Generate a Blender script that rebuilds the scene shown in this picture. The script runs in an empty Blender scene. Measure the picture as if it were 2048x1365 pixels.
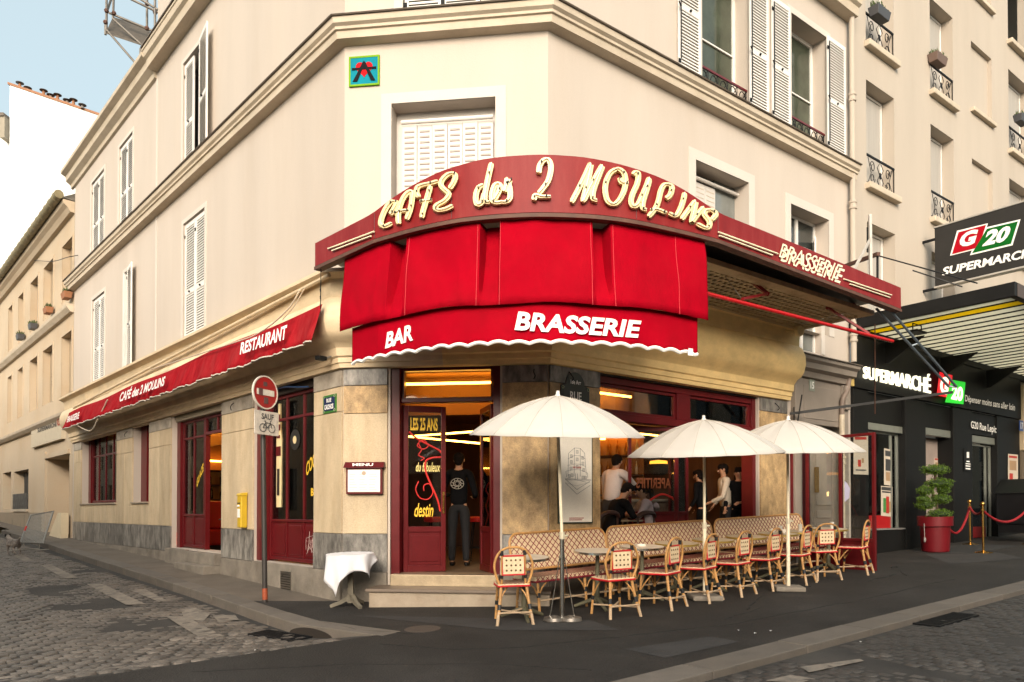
import bpy, bmesh, math, random
from mathutils import Matrix, Vector
random.seed(7)
R_=math.radians
SC=bpy.context.scene; COL=SC.collection
# ---------------------------------------------------------------- camera, world, sun, exposure
FPX=1450.0; CYP=1002.2; PITCH=R_(0.78); EYE=1.69
cam_d=bpy.data.cameras.new('camera'); cam=bpy.data.objects.new('camera',cam_d); COL.objects.link(cam)
cam.location=(0,0,EYE); cam.rotation_euler=(R_(90)+PITCH,0,0)
cam_d.sensor_width=36; cam_d.lens=FPX/2048*36; cam_d.shift_y=(CYP-682.5)/2048; cam_d.clip_end=600; cam_d.clip_start=.05
SC.camera=cam
SUN_EL=21; SUN_AZ=184          # degrees; azimuth clockwise from +Y
world=bpy.data.worlds.new('World'); SC.world=world; world.use_nodes=True
nt=world.node_tree; bg=nt.nodes['Background']
sky=nt.nodes.new('ShaderNodeTexSky'); sky.sky_type='NISHITA'; sky.sun_disc=False
sky.sun_elevation=R_(SUN_EL); sky.sun_rotation=R_(SUN_AZ); sky.air_density=.7; sky.dust_density=10; sky.ozone_density=1.0
nt.links.new(sky.outputs[0],bg.inputs[0]); bg.inputs[1].default_value=0.07
# thin even veil of high cloud over the whole sky
veil=nt.nodes.new('ShaderNodeBackground'); veil.inputs[0].default_value=(.23,.28,.27,1); veil.inputs[1].default_value=1.0
ads=nt.nodes.new('ShaderNodeAddShader'); nt.links.new(bg.outputs[0],ads.inputs[0]); nt.links.new(veil.outputs[0],ads.inputs[1]); nt.links.new(ads.outputs[0],nt.nodes['World Output'].inputs[0])
sun_d=bpy.data.lights.new('sun','SUN'); sun=bpy.data.objects.new('sun',sun_d); COL.objects.link(sun)
sun_d.energy=1.28; sun_d.angle=R_(34); sun_d.color=(1,.91,.79)
az=R_(SUN_AZ); el=R_(SUN_EL)
sdir=Vector((math.sin(az)*math.cos(el),math.cos(az)*math.cos(el),math.sin(el)))
sun.rotation_euler=(-sdir).to_track_quat('-Z','Y').to_euler()
SC.view_settings.view_transform='Standard'; SC.view_settings.look='None'; SC.view_settings.exposure=1.16; SC.view_settings.gamma=1
SC.view_settings.use_curve_mapping=False
SC.render.engine='CYCLES'
try:
    SC.cycles.use_denoising=True; SC.cycles.max_bounces=7; SC.cycles.diffuse_bounces=4; SC.cycles.glossy_bounces=3
    SC.cycles.transparent_max_bounces=12; SC.cycles.transmission_bounces=4; SC.cycles.sample_clamp_indirect=6; SC.cycles.caustics_reflective=False; SC.cycles.caustics_refractive=False
except Exception: pass

# ---------------------------------------------------------------- survey: photo lines to planes of the real place
def ray(x,y):
    u=(x-1024)/FPX; v=-(y-CYP)/FPX
    return (u, math.cos(PITCH)-v*math.sin(PITCH), math.sin(PITCH)+v*math.cos(PITCH))
def at(px,py,Y):
    r=ray(px,py); k=Y/r[1]; return Vector((r[0]*k,Y,EYE+r[2]*k))
def atz(px,py,z):
    r=ray(px,py); k=(z-EYE)/r[2]; return Vector((r[0]*k,r[1]*k,z))
class Face:
    """a vertical facade plane: local x to the right as seen from the street, y into the wall, z up"""
    def __init__(s,p0,ax):
        s.p=Vector((p0[0],p0[1],0)); s.x=Vector((ax[0],ax[1],0)).normalized(); s.y=Vector((-s.x.y,s.x.x,0))
        s.M=Matrix(((s.x.x,s.y.x,0,s.p.x),(s.x.y,s.y.y,0,s.p.y),(0,0,1,0),(0,0,0,1)))
    def __call__(s,px,py,off=0):
        r=ray(px,py); q=s.p-s.y*off; n=s.y
        k=(q.x*n.x+q.y*n.y)/(r[0]*n.x+r[1]*n.y)
        X,Y=r[0]*k,r[1]*k
        return ((X-q.x)*s.x.x+(Y-q.y)*s.x.y, EYE+r[2]*k)
    def w(s,x,y,z=0): return s.M@Vector((x,y,z))
    def loc(s,P): 
        v=s.M.inverted()@Vector((P[0],P[1],0)); return (v.x,v.y)
def dirv(a): a=R_(a); return (math.sin(a),math.cos(a))
_pl=at(687,900,10.4)
dl=dirv(-43.2)
FC=Face(_pl,dirv(96.9)); CW=FC(1096.5,900)[0]
FL=Face(_pl,(-dl[0],-dl[1]))
_pr=FC.w(CW,0); FR=Face(_pr,dirv(53.5))
def gz(X,Y):
    t=(X-_pl.x)*dl[0]+(Y-_pl.y)*dl[1]
    X=max(-60,min(60,X)); Y=max(-15,min(70,Y)); t=min(t,60)
    return .177+.0262*X+.0261*Y+.0283*(t+math.sqrt(t*t+.3))/2
def G(px,py,dz=0):
    r=ray(px,py); k=8
    for i in range(80): k=.5*k+.5*(gz(r[0]*k,r[1]*k)+dz-EYE)/r[2]
    return Vector((r[0]*k,r[1]*k,gz(r[0]*k,r[1]*k)+dz))
def gframe(X,Y,rot=0,dz=0,tilt=1.0):
    """frame standing on the sloping pavement; rot = heading of local +y, degrees clockwise from world +Y"""
    e=.05; n=Vector((-(gz(X+e,Y)-gz(X-e,Y))/(2*e)*tilt,-(gz(X,Y+e)-gz(X,Y-e))/(2*e)*tilt,1)).normalized()
    yv=Vector((math.sin(R_(rot)),math.cos(R_(rot)),0)); yv=(yv-n*yv.dot(n)).normalized(); xv=yv.cross(n)
    M=Matrix.Identity(4)
    for i in range(3): M[i][0]=xv[i]; M[i][1]=yv[i]; M[i][2]=n[i]
    M[0][3]=X;M[1][3]=Y;M[2][3]=gz(X,Y)+dz
    return M
def T(x,y,z): return Matrix.Translation((x,y,z))
def RZ(a): return Matrix.Rotation(R_(a),4,'Z')
def RX(a): return Matrix.Rotation(R_(a),4,'X')
def RY(a): return Matrix.Rotation(R_(a),4,'Y')

# ---------------------------------------------------------------- materials
_mats={}
def mat(name,col,rough=.6,var=.12,scale=3.0,bump=0.0,bscale=30,metal=0.0,rand=0.0,stretch=None,stain=None,stain_scale=1.2,stain_amt=.5,spec=.5,trans=0,sheen=0,coat=0,emit=None,es=0,world=False,fine=.04):
    if name in _mats: return _mats[name]
    m=bpy.data.materials.new(name); m.use_nodes=True; nt=m.node_tree; N=nt.nodes; Lk=nt.links
    b=N['Principled BSDF']; b.inputs['Roughness'].default_value=rough; b.inputs['Metallic'].default_value=metal
    b.inputs['Specular IOR Level'].default_value=spec
    if coat: b.inputs['Coat Weight'].default_value=coat; b.inputs['Coat Roughness'].default_value=.1
    if sheen: b.inputs['Sheen Weight'].default_value=sheen
    if emit: b.inputs['Emission Color'].default_value=(*emit,1); b.inputs['Emission Strength'].default_value=es
    if world: tc=N.new('ShaderNodeNewGeometry').outputs['Position']
    else: tc=N.new('ShaderNodeTexCoord').outputs['Object']
    vec=tc
    if stretch:
        mp=N.new('ShaderNodeMapping'); mp.inputs['Scale'].default_value=stretch; Lk.new(tc,mp.inputs[0]); vec=mp.outputs[0]
    n1=N.new('ShaderNodeTexNoise'); n1.inputs['Scale'].default_value=scale; n1.inputs['Detail'].default_value=6; n1.inputs['Roughness'].default_value=.62
    Lk.new(vec,n1.inputs['Vector'])
    mr=N.new('ShaderNodeMapRange'); mr.inputs[1].default_value=.3; mr.inputs[2].default_value=.7; mr.inputs[3].default_value=1-var; mr.inputs[4].default_value=1+var
    Lk.new(n1.outputs[0],mr.inputs[0])
    fac=mr.outputs[0]
    n2=N.new('ShaderNodeTexNoise'); n2.inputs['Scale'].default_value=bscale*2; n2.inputs['Detail'].default_value=3; Lk.new(tc,n2.inputs['Vector'])
    mr2=N.new('ShaderNodeMapRange'); mr2.inputs[1].default_value=.3; mr2.inputs[2].default_value=.7; mr2.inputs[3].default_value=1-fine; mr2.inputs[4].default_value=1+fine
    Lk.new(n2.outputs[0],mr2.inputs[0])
    mu=N.new('ShaderNodeMath'); mu.operation='MULTIPLY'; Lk.new(fac,mu.inputs[0]); Lk.new(mr2.outputs[0],mu.inputs[1]); fac=mu.outputs[0]
    if rand:
        oi=N.new('ShaderNodeObjectInfo'); mr3=N.new('ShaderNodeMapRange'); mr3.inputs[3].default_value=1-rand; mr3.inputs[4].default_value=1+rand
        Lk.new(oi.outputs['Random'],mr3.inputs[0]); mu2=N.new('ShaderNodeMath'); mu2.operation='MULTIPLY'; Lk.new(fac,mu2.inputs[0]); Lk.new(mr3.outputs[0],mu2.inputs[1]); fac=mu2.outputs[0]
    base=N.new('ShaderNodeRGB'); base.outputs[0].default_value=(*col,1); cur=base.outputs[0]
    if stain:
        n3=N.new('ShaderNodeTexNoise'); n3.inputs['Scale'].default_value=stain_scale; n3.inputs['Detail'].default_value=8; n3.inputs['Roughness'].default_value=.68; Lk.new(vec,n3.inputs['Vector'])
        cr=N.new('ShaderNodeMapRange'); cr.inputs[1].default_value=.46; cr.inputs[2].default_value=.72; cr.inputs[3].default_value=0; cr.inputs[4].default_value=stain_amt; Lk.new(n3.outputs[0],cr.inputs[0])
        mx=N.new('ShaderNodeMix'); mx.data_type='RGBA'; Lk.new(cr.outputs[0],mx.inputs[0]); Lk.new(cur,mx.inputs[6]); mx.inputs[7].default_value=(*stain,1); cur=mx.outputs[2]
    vm=N.new('ShaderNodeVectorMath'); vm.operation='SCALE'; Lk.new(cur,vm.inputs[0]); Lk.new(fac,vm.inputs['Scale'])
    Lk.new(vm.outputs[0],b.inputs['Base Color'])
    rr=N.new('ShaderNodeMapRange'); rr.inputs[3].default_value=max(0,rough-.08); rr.inputs[4].default_value=min(1,rough+.08); Lk.new(n1.outputs[0],rr.inputs[0]); Lk.new(rr.outputs[0],b.inputs['Roughness'])
    if bump:
        bp=N.new('ShaderNodeBump'); bp.inputs['Strength'].default_value=bump; bp.inputs['Distance'].default_value=.02
        n4=N.new('ShaderNodeTexNoise'); n4.inputs['Scale'].default_value=bscale; n4.inputs['Detail'].default_value=5; Lk.new(tc,n4.inputs['Vector'])
        Lk.new(n4.outputs[0],bp.inputs['Height']); Lk.new(bp.outputs[0],b.inputs['Normal'])
    if trans:
        # thin translucent cloth
        tr=N.new('ShaderNodeBsdfTranslucent'); tr.inputs[0].default_value=(*col,1)
        ms=N.new('ShaderNodeMixShader'); ms.inputs[0].default_value=trans
        Lk.new(b.outputs[0],ms.inputs[1]); Lk.new(tr.outputs[0],ms.inputs[2]); Lk.new(ms.outputs[0],N['Material Output'].inputs[0])
    _mats[name]=m; return m
def glass_mat(name,tint=(.95,.97,.96),refl=.10,rough=.02,dens=.92):
    if name in _mats: return _mats[name]
    m=bpy.data.materials.new(name); m.use_nodes=True; nt=m.node_tree; N=nt.nodes; Lk=nt.links
    N.remove(N['Principled BSDF'])
    t=N.new('ShaderNodeBsdfTransparent'); t.inputs[0].default_value=(tint[0]*dens,tint[1]*dens,tint[2]*dens,1)
    g=N.new('ShaderNodeBsdfGlossy'); g.inputs['Roughness'].default_value=rough; g.inputs[0].default_value=(.95,.95,.95,1)
    lw=N.new('ShaderNodeFresnel'); lw.inputs[0].default_value=1.35
    nz=N.new('ShaderNodeTexNoise'); nz.inputs['Scale'].default_value=1.5
    mr=N.new('ShaderNodeMapRange'); mr.inputs[3].default_value=refl*.7; mr.inputs[4].default_value=refl*1.3; Lk.new(nz.outputs[0],mr.inputs[0])
    ad=N.new('ShaderNodeMath'); ad.operation='ADD'; ad.use_clamp=True; Lk.new(lw.outputs[0],ad.inputs[0]); Lk.new(mr.outputs[0],ad.inputs[1])
    ms=N.new('ShaderNodeMixShader'); Lk.new(ad.outputs[0],ms.inputs[0]); Lk.new(t.outputs[0],ms.inputs[1]); Lk.new(g.outputs[0],ms.inputs[2]); Lk.new(ms.outputs[0],N['Material Output'].inputs[0])
    _mats[name]=m; return m
def emit_mat(name,col,s):
    if name in _mats: return _mats[name]
    m=bpy.data.materials.new(name); m.use_nodes=True; N=m.node_tree.nodes
    b=N['Principled BSDF']; b.inputs['Base Color'].default_value=(*col,1); b.inputs['Emission Color'].default_value=(*col,1); b.inputs['Emission Strength'].default_value=s
    _mats[name]=m; return m
PLASTER=mat('plaster',(.495,.43,.37),.85,.05,.9,.12,60,stain=(.40,.315,.235),stain_scale=1.3,stain_amt=.2,stretch=(1,1,.16),world=True)
PLASTER_W=mat('plaster_surround',(.56,.51,.455),.8,.04,1.5,.05,60)
PLASTER_G=mat('plaster_market',(.44,.38,.315),.85,.05,.8,.12,60,stain=(.33,.26,.20),stain_scale=1.1,stain_amt=.25,stretch=(1,1,.16),world=True)
PLASTER_O=mat('plaster_old',(.49,.395,.285),.9,.08,1.2,.2,40,stain=(.36,.25,.15),stain_scale=.6,stain_amt=.6,world=True)
WHITEWALL=mat('white_render',(.86,.85,.82),.85,.03,.6,.05,40)
CORNICE=mat('cornice_stone',(.52,.44,.34),.8,.08,2,.12,50,stain=(.36,.28,.19),stain_scale=1.6,stain_amt=.5,stretch=(1,1,2.5))
LEAD=mat('lead_flashing',(.12,.095,.075),.6,.2,4)
BAND=mat('ochre_shopfront_paint',(.84,.61,.28),.55,.12,2,.06,40,stain=(.34,.23,.10),stain_scale=1.4,stain_amt=.35,stretch=(1,1,1.8))
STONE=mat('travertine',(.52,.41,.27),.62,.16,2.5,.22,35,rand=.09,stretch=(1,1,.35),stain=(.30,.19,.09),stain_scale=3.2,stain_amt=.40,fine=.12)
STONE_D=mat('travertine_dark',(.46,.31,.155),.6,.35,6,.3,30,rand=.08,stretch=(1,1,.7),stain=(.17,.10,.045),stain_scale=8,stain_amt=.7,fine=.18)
MARBLE=mat('grey_marble',(.20,.185,.165),.4,.65,3.2,.15,40,rand=.2,stretch=(3.0,3.0,1.1),stain=(.055,.05,.047),stain_scale=2.4,stain_amt=1.0,fine=.1)
CONCRETE=mat('render_plinth',(.22,.19,.155),.85,.2,3,.3,40,stain=(.10,.08,.06),stain_scale=2,stain_amt=.7)
STEP=mat('step_stone',(.34,.275,.205),.7,.14,4,.2,50,stain=(.2,.14,.09),stain_scale=3,stain_amt=.5)
WHITE=mat('white_paint',(.70,.67,.63),.5,.05,3)
IVORY=mat('ivory_paint',(.70,.62,.46),.5,.08,5)
RED=mat('burgundy_paint',(.105,.007,.009),.32,.14,5,.04,30,spec=.3,stain=(.09,.008,.01),stain_scale=3,stain_amt=.6)
FASCIA=mat('fascia_red_metal',(.215,.014,.015),.5,.16,2.2,.05,25,spec=.2,stretch=(2.5,2.5,.5),stain=(.20,.035,.032),stain_scale=2.2,stain_amt=.75)
CLOTHRED=mat('red_canvas',(.37,.0008,.011),.85,.14,2.2,.2,120,trans=.12,spec=.05,stain=(.30,.006,.012),stain_scale=1.3,stain_amt=.45)
CLOTHRED2=mat('faded_red_canvas',(.33,.010,.016),.9,.30,3,.2,120,trans=.08,spec=.05,stretch=(3,3,.6),stain=(.20,.03,.03),stain_scale=1.5,stain_amt=.7)
CLOTHDARK=mat('shaded_canvas_lining',(.30,.004,.01),.85,.1,3)
CREAM=mat('cream_enamel',(.82,.66,.36),.4,.07,8)
NEON=mat('unlit_neon_tube',(.85,.78,.55),.2,.04,8,spec=.6)
WHITEPRINT=mat('white_print',(.85,.83,.80),.6,.03,8)
BLACK=mat('black_metal',(.010,.010,.010),.45,.2,6,spec=.2)
IRON=mat('wrought_iron',(.010,.010,.011),.55,.2,8,spec=.15)
DARK=mat('dark_void',(.02,.014,.01),.8,.2,3)
CURTAIN=mat('net_curtain',(.45,.42,.38),.9,.1,2,stretch=(8,8,.3),trans=.2)
DGLASS=mat('dark_window_glass',(.035,.04,.038),.06,.3,2,spec=.8)
BGLASS=mat('blueish_window_glass',(.16,.17,.16),.08,.3,1.2,spec=.8)
GLASS=glass_mat('clear_glass',refl=.03)
GLASS2=glass_mat('windscreen_glass',refl=.03)
TIMBER=mat('grey_door_paint',(.26,.22,.185),.5,.08,3,.06,30)
STEEL=mat('brushed_steel',(.5,.47,.42),.3,.1,8,metal=1)
ZINC=mat('zinc',(.25,.23,.20),.5,.2,4,metal=.4)
CHROME=mat('chrome',(.6,.58,.54),.18,.1,6,metal=1)
BRASS=mat('brass',(.60,.36,.10),.25,.1,6,metal=1)
RATTAN=mat('rattan_cane',(.46,.24,.08),.5,.25,14,.1,60,rand=.10,stain=(.30,.15,.05),stain_scale=10,stain_amt=.6)
CANEWORN=mat('worn_cane',(.42,.30,.19),.7,.25,14,.1,60)
WEAVE=mat('cream_weave',(.66,.52,.33),.55,.15,30,.25,160)
WEAVERED=mat('maroon_weave',(.20,.015,.025),.5,.15,30)
TRIMRED=mat('red_trim',(.50,.008,.015),.5,.12,20)
BINDING=mat('black_binding',(.012,.012,.014),.5,.2,20)
MARBLETOP=mat('table_top',(.62,.52,.41),.55,.1,6,spec=.2)
CASTIRON=mat('table_base_paint',(.11,.10,.06),.5,.2,8)
PARASOL=mat('parasol_canvas',(.66,.62,.57),.85,.05,1.6,.08,150,trans=.22)
LINEN=mat('white_linen',(.80,.79,.82),.85,.04,4,.08,100,trans=.1)
ASPHALT=mat('asphalt',(.029,.0255,.0225),.8,.3,1.1,1.0,60,stain=(.050,.046,.043),stain_scale=.6,stain_amt=.55,fine=.55,world=True,spec=.25)
PAVEL=mat('asphalt_footway',(.125,.100,.077),.85,.2,1.5,.4,150,stain=(.18,.15,.12),stain_scale=1.6,stain_amt=.6,fine=.25,world=True)
TAR=mat('road_tar',(.030,.026,.023),.85,.3,1.5,.6,90,fine=.35,stain=(.075,.065,.055),stain_scale=.8,stain_amt=.6,world=True)
BANDSTONE=mat('pale_grey_stone',(.36,.315,.255),.55,.3,3,.15,40,rand=.15,stain=(.15,.12,.09),stain_scale=2.5,stain_amt=.8)
GRANITE=mat('granite_kerb',(.12,.102,.085),.75,.18,5,.3,80,rand=.12,stain=(.10,.08,.06),stain_scale=2.5,stain_amt=.6,fine=.2)
SETT=mat('granite_sett',(.115,.096,.080),.55,.5,2.2,.5,60,rand=.32,fine=.2,world=True,stain=(.04,.035,.031),stain_scale=5.5,stain_amt=.9)
SETTD=mat('dark_sett',(.055,.047,.041),.62,.35,2.0,.5,60,rand=.25,fine=.2,world=True)
ROADPAINT=mat('worn_road_paint',(.22,.185,.15),.8,.25,6,.3,90,stain=(.09,.08,.07),stain_scale=7,stain_amt=.9,fine=.2)
GBLACK=mat('anthracite_cladding',(.010,.0098,.0095),.5,.25,1.5,.03,20,spec=.16)
LED=emit_mat('warm_led',(1,.42,.06),9)
LEDW=emit_mat('shop_strip_light',(.9,1,.85),5)
AMBERWALL=mat('amber_lit_ceiling',(.55,.30,.08),.6,.1,2)  # amber light of the LED strips put into the colour
INTWALL=mat('interior_wood',(.065,.025,.010),.55,.25,2,stretch=(4,4,.6))
INTFLOOR=mat('interior_tiles',(.12,.09,.06),.4,.2,5)
REDLEATHER=mat('red_leather',(.45,.012,.008),.35,.1,4)
YELLOW=mat('yellow_paint',(.55,.36,.02),.45,.08,8)
GREENFR=mat('green_enamel',(.035,.15,.02),.3,.05,8)
BLUEEN=mat('blue_enamel',(.012,.022,.075),.25,.05,8)
DGREENEN=mat('dark_enamel',(.02,.03,.03),.3,.05,8)

# ---------------------------------------------------------------- mesh builder and scene helpers
WM={}   # world matrix of every object made here
class MB:
    def __init__(s): s.v=[]; s.f=[]; s.m=[]; s.mi=0
    def add(s,v,f):
        n=len(s.v); s.v+=[Vector(p) for p in v]; s.f+=[tuple(i+n for i in q) for q in f]; s.m+=[s.mi]*len(f); return s
    def box(s,x0,x1,y0,y1,z0,z1):
        if x0>x1:x0,x1=x1,x0
        if y0>y1:y0,y1=y1,y0
        if z0>z1:z0,z1=z1,z0
        return s.add([(x0,y0,z0),(x1,y0,z0),(x1,y1,z0),(x0,y1,z0),(x0,y0,z1),(x1,y0,z1),(x1,y1,z1),(x0,y1,z1)],
            [(0,3,2,1),(4,5,6,7),(0,1,5,4),(1,2,6,5),(2,3,7,6),(3,0,4,7)])
    def hexa(s,p): return s.add(p,[(0,3,2,1),(4,5,6,7),(0,1,5,4),(1,2,6,5),(2,3,7,6),(3,0,4,7)])
    def quad(s,*p): return s.add(p,[tuple(range(len(p)))])
    def prism(s,poly,y0,y1,ax='y'):
        n=len(poly)
        if ax=='y': A=[(a,y0,b) for a,b in poly]; B=[(a,y1,b) for a,b in poly]
        elif ax=='z': A=[(a,b,y0) for a,b in poly]; B=[(a,b,y1) for a,b in poly]
        else: A=[(y0,a,b) for a,b in poly]; B=[(y1,a,b) for a,b in poly]
        return s.add(A+B,[tuple(range(n)),tuple(range(2*n-1,n-1,-1))]+[(i,(i+1)%n,n+(i+1)%n,n+i) for i in range(n)])
    def tube(s,pts,r,n=8,closed=False,cap=True,flat=None):
        pts=[Vector(p) for p in pts]; m=len(pts)
        rs=r if isinstance(r,(list,tuple)) else [r]*m
        base=len(s.v); up=None; vs=[]
        for i,p in enumerate(pts):
            a=pts[(i-1)%m] if (i>0 or closed) else p; b=pts[(i+1)%m] if (i<m-1 or closed) else p
            d=(b-a)
            if d.length<1e-9: d=Vector((0,0,1))
            d.normalize()
            if up is None: up=Vector((0,0,1)) if abs(d.z)<.9 else Vector((1,0,0))
            x=d.cross(up)
            if x.length<1e-6: x=d.cross(Vector((0,1,0)))
            x.normalize(); up=x.cross(d).normalized()
            for k in range(n):
                t=2*math.pi*k/n+math.pi/n
                vs.append(p+x*math.cos(t)*rs[i]*(flat or 1)+up*math.sin(t)*rs[i])
        fs=[]
        for i in range(m if closed else m-1):
            for k in range(n):
                a=i*n+k; b=i*n+(k+1)%n; j=(i+1)%m
                fs.append((a,b,j*n+(k+1)%n,j*n+k))
        if cap and not closed: fs+=[tuple(range(n-1,-1,-1)),tuple((m-1)*n+k for k in range(n))]
        return s.add(vs,fs)
    def bar(s,a,b,w,h=None):
        """square bar"""
        return s.tube([a,b],(w/2)*1.414,4)
    def lathe(s,prof,n=24,c=(0,0,0),a0=0,a1=360):
        full=abs(a1-a0)>=360; vs=[]; m=len(prof); cnt=n if full else n+1
        for i in range(cnt):
            t=R_(a0+(a1-a0)*i/n)
            for r,z in prof: vs.append((c[0]+r*math.cos(t),c[1]+r*math.sin(t),c[2]+z))
        fs=[]
        for i in range(n):
            j=(i+1)%cnt
            for k in range(m-1): fs.append((i*m+k,j*m+k,j*m+k+1,i*m+k+1))
        return s.add(vs,fs)
    def sphere(s,c,r,n=12,sz=(1,1,1)):
        prof=[(max(1e-4,math.sin(math.pi*k/(n//2))*r),-math.cos(math.pi*k/(n//2))*r) for k in range(n//2+1)]
        b=len(s.v); s.lathe(prof,n)
        for i in range(b,len(s.v)):
            v=s.v[i]; s.v[i]=Vector((c[0]+v.x*sz[0],c[1]+v.y*sz[1],c[2]+v.z*sz[2]))
        return s
    def sweep(s,prof,path):
        """profile of (outward, z) swept along plan points with outward on the street side"""
        P=[Vector((p[0],p[1],0)) for p in path]; n=len(P); k=len(prof); vs=[]
        for i in range(n):
            d0=(P[i]-P[i-1]).normalized() if i else None; d1=(P[i+1]-P[i]).normalized() if i<n-1 else None
            n0=Vector((d0.y,-d0.x,0)) if d0 else None; n1=Vector((d1.y,-d1.x,0)) if d1 else None
            if d0 is None: nn=n1
            elif d1 is None: nn=n0
            else:
                nn=(n0+n1); nn=nn/ (nn.length**2/2) if nn.length>1e-6 else n0
            for o,z in prof: vs.append(P[i]+nn*o+Vector((0,0,z)))
        fs=[(i*k+j,(i+1)*k+j,(i+1)*k+(j+1)%k,i*k+(j+1)%k) for i in range(n-1) for j in range(k)]
        fs+=[tuple(range(k)),tuple((n-1)*k+j for j in range(k-1,-1,-1))]
        return s.add(vs,fs)
    def xf(s,M,start=0):
        for i in range(start,len(s.v)): s.v[i]=M@s.v[i]
        return s
    def build(s,name,mt,parent=None,M=None,smooth=False,bev=0,label=None,kind=None,keep=False,smooth_ang=40):
        me=bpy.data.meshes.new(name); me.from_pydata([tuple(v) for v in s.v],[],s.f)
        mts=mt if isinstance(mt,(list,tuple)) else [mt]
        for q in mts: me.materials.append(q)
        if len(mts)>1: me.polygons.foreach_set('material_index',s.m)
        bm=bmesh.new(); bm.from_mesh(me)
        if not keep: bmesh.ops.recalc_face_normals(bm,faces=bm.faces)
        bm.to_mesh(me); bm.free()
        if smooth:
            me.polygons.foreach_set('use_smooth',[True]*len(me.polygons))
            try: me.set_sharp_from_angle(angle=R_(smooth_ang))
            except Exception: pass
        me.update()
        return link(name,me,parent,M,bev,label,kind)
def link(name,me,parent=None,M=None,bev=0,label=None,kind=None):
    o=bpy.data.objects.new(name,me); COL.objects.link(o)
    M=M.copy() if M is not None else (WM[parent.name].copy() if parent else Matrix.Identity(4))
    WM[o.name]=M
    if parent: o.parent=parent; o.matrix_basis=WM[parent.name].inverted()@M
    else: o.matrix_basis=M
    if bev:
        b=o.modifiers.new('bevel','BEVEL'); b.width=bev; b.segments=2; b.limit_method='ANGLE'; b.angle_limit=R_(40)
    if label: o['label']=label
    if kind: o['kind']=kind
    return o
def tag(o,label=None,cat=None,group=None,kind=None):
    if label: o['label']=label
    if cat: o['category']=cat
    if group: o['group']=group
    if kind: o['kind']=kind
    return o
def thing(name,label,cat,M,group=None):
    o=bpy.data.objects.new(name,None); COL.objects.link(o); o.empty_display_size=.1; o.matrix_basis=M; WM[o.name]=M.copy()
    return tag(o,label,cat,group)
def copy_tree(o,M=None,parent=None,top=True):
    c=o.copy(); COL.objects.link(c)
    if top:
        c.matrix_basis=M; WM[c.name]=M.copy(); c.parent=None
    else: c.parent=parent; WM[c.name]=WM[parent.name]@c.matrix_basis
    for ch in o.children: copy_tree(ch,None,c,False)
    return c
_tx={}
def text_geo(s,bold=0.0,shear=0.0,space=1.0):
    key=(s,bold,shear,space)
    if key in _tx: return _tx[key]
    cu=bpy.data.curves.new('t','FONT'); cu.body=s; cu.size=1; cu.offset=bold; cu.shear=shear; cu.space_character=space; cu.resolution_u=3; cu.fill_mode='FRONT'
    ob=bpy.data.objects.new('t',cu); COL.objects.link(ob)
    dg=bpy.context.evaluated_depsgraph_get(); me=bpy.data.meshes.new_from_object(ob.evaluated_get(dg))
    vs=[(v.co.x,v.co.y) for v in me.vertices]; fs=[tuple(p.vertices) for p in me.polygons]
    bpy.data.objects.remove(ob); bpy.data.curves.remove(cu); bpy.data.meshes.remove(me)
    x0=min(v[0] for v in vs);x1=max(v[0] for v in vs);y0=min(v[1] for v in vs);y1=max(v[1] for v in vs)
    vs=[((x-x0)/(x1-x0),(y-y0)/(y1-y0)) for x,y in vs]
    _tx[key]=(vs,fs,(x1-x0)/(y1-y0)); return _tx[key]
def text_mb(mb,s,fn,bold=.03,shear=0,space=1.0):
    vs,fs,_=text_geo(s,bold,shear,space)
    mb.add([fn(u,v) for u,v in vs],[tuple(f) for f in fs]); return mb
def text_flat(name,s,mt,parent,F,x0,x1,z0,z1,y,bold=.03,shear=0,space=1.0,M=None):
    """lettering in the plane of a wall frame"""
    mb=MB(); text_mb(mb,s,lambda u,v:(x0+(x1-x0)*u,y,z0+(z1-z0)*v),bold,shear,space)
    return mb.build(name,mt,parent,M if M is not None else F.M,keep=True)
def bil(c,u,v):
    """bilinear in photo pixels: corners bottom-left, bottom-right, top-right, top-left"""
    a=[c[0][i]*(1-u)+c[1][i]*u for i in (0,1)]; b=[c[3][i]*(1-u)+c[2][i]*u for i in (0,1)]
    return (a[0]*(1-v)+b[0]*v, a[1]*(1-v)+b[1]*v)
def catmull(pts,n=8,closed=False):
    P=[Vector(p) for p in pts]; out=[]; m=len(P)
    rng=range(m) if closed else range(m-1)
    for i in rng:
        p0=P[(i-1)%m] if (closed or i>0) else P[0]; p1=P[i]; p2=P[(i+1)%m]; p3=P[(i+2)%m] if (closed or i<m-2) else P[-1]
        for k in range(n):
            t=k/n; out.append(.5*((2*p1)+(-p0+p2)*t+(2*p0-5*p1+4*p2-p3)*t*t+(-p0+3*p1-3*p2+p3)*t**3))
    if not closed: out.append(P[-1])
    return out
def interp(x,tab):
    for (a,b),(c,d) in zip(tab,tab[1:]):
        if x<=c: return b+(d-b)*max(0,min(1,(x-a)/(c-a)))
    return tab[-1][1]
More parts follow.
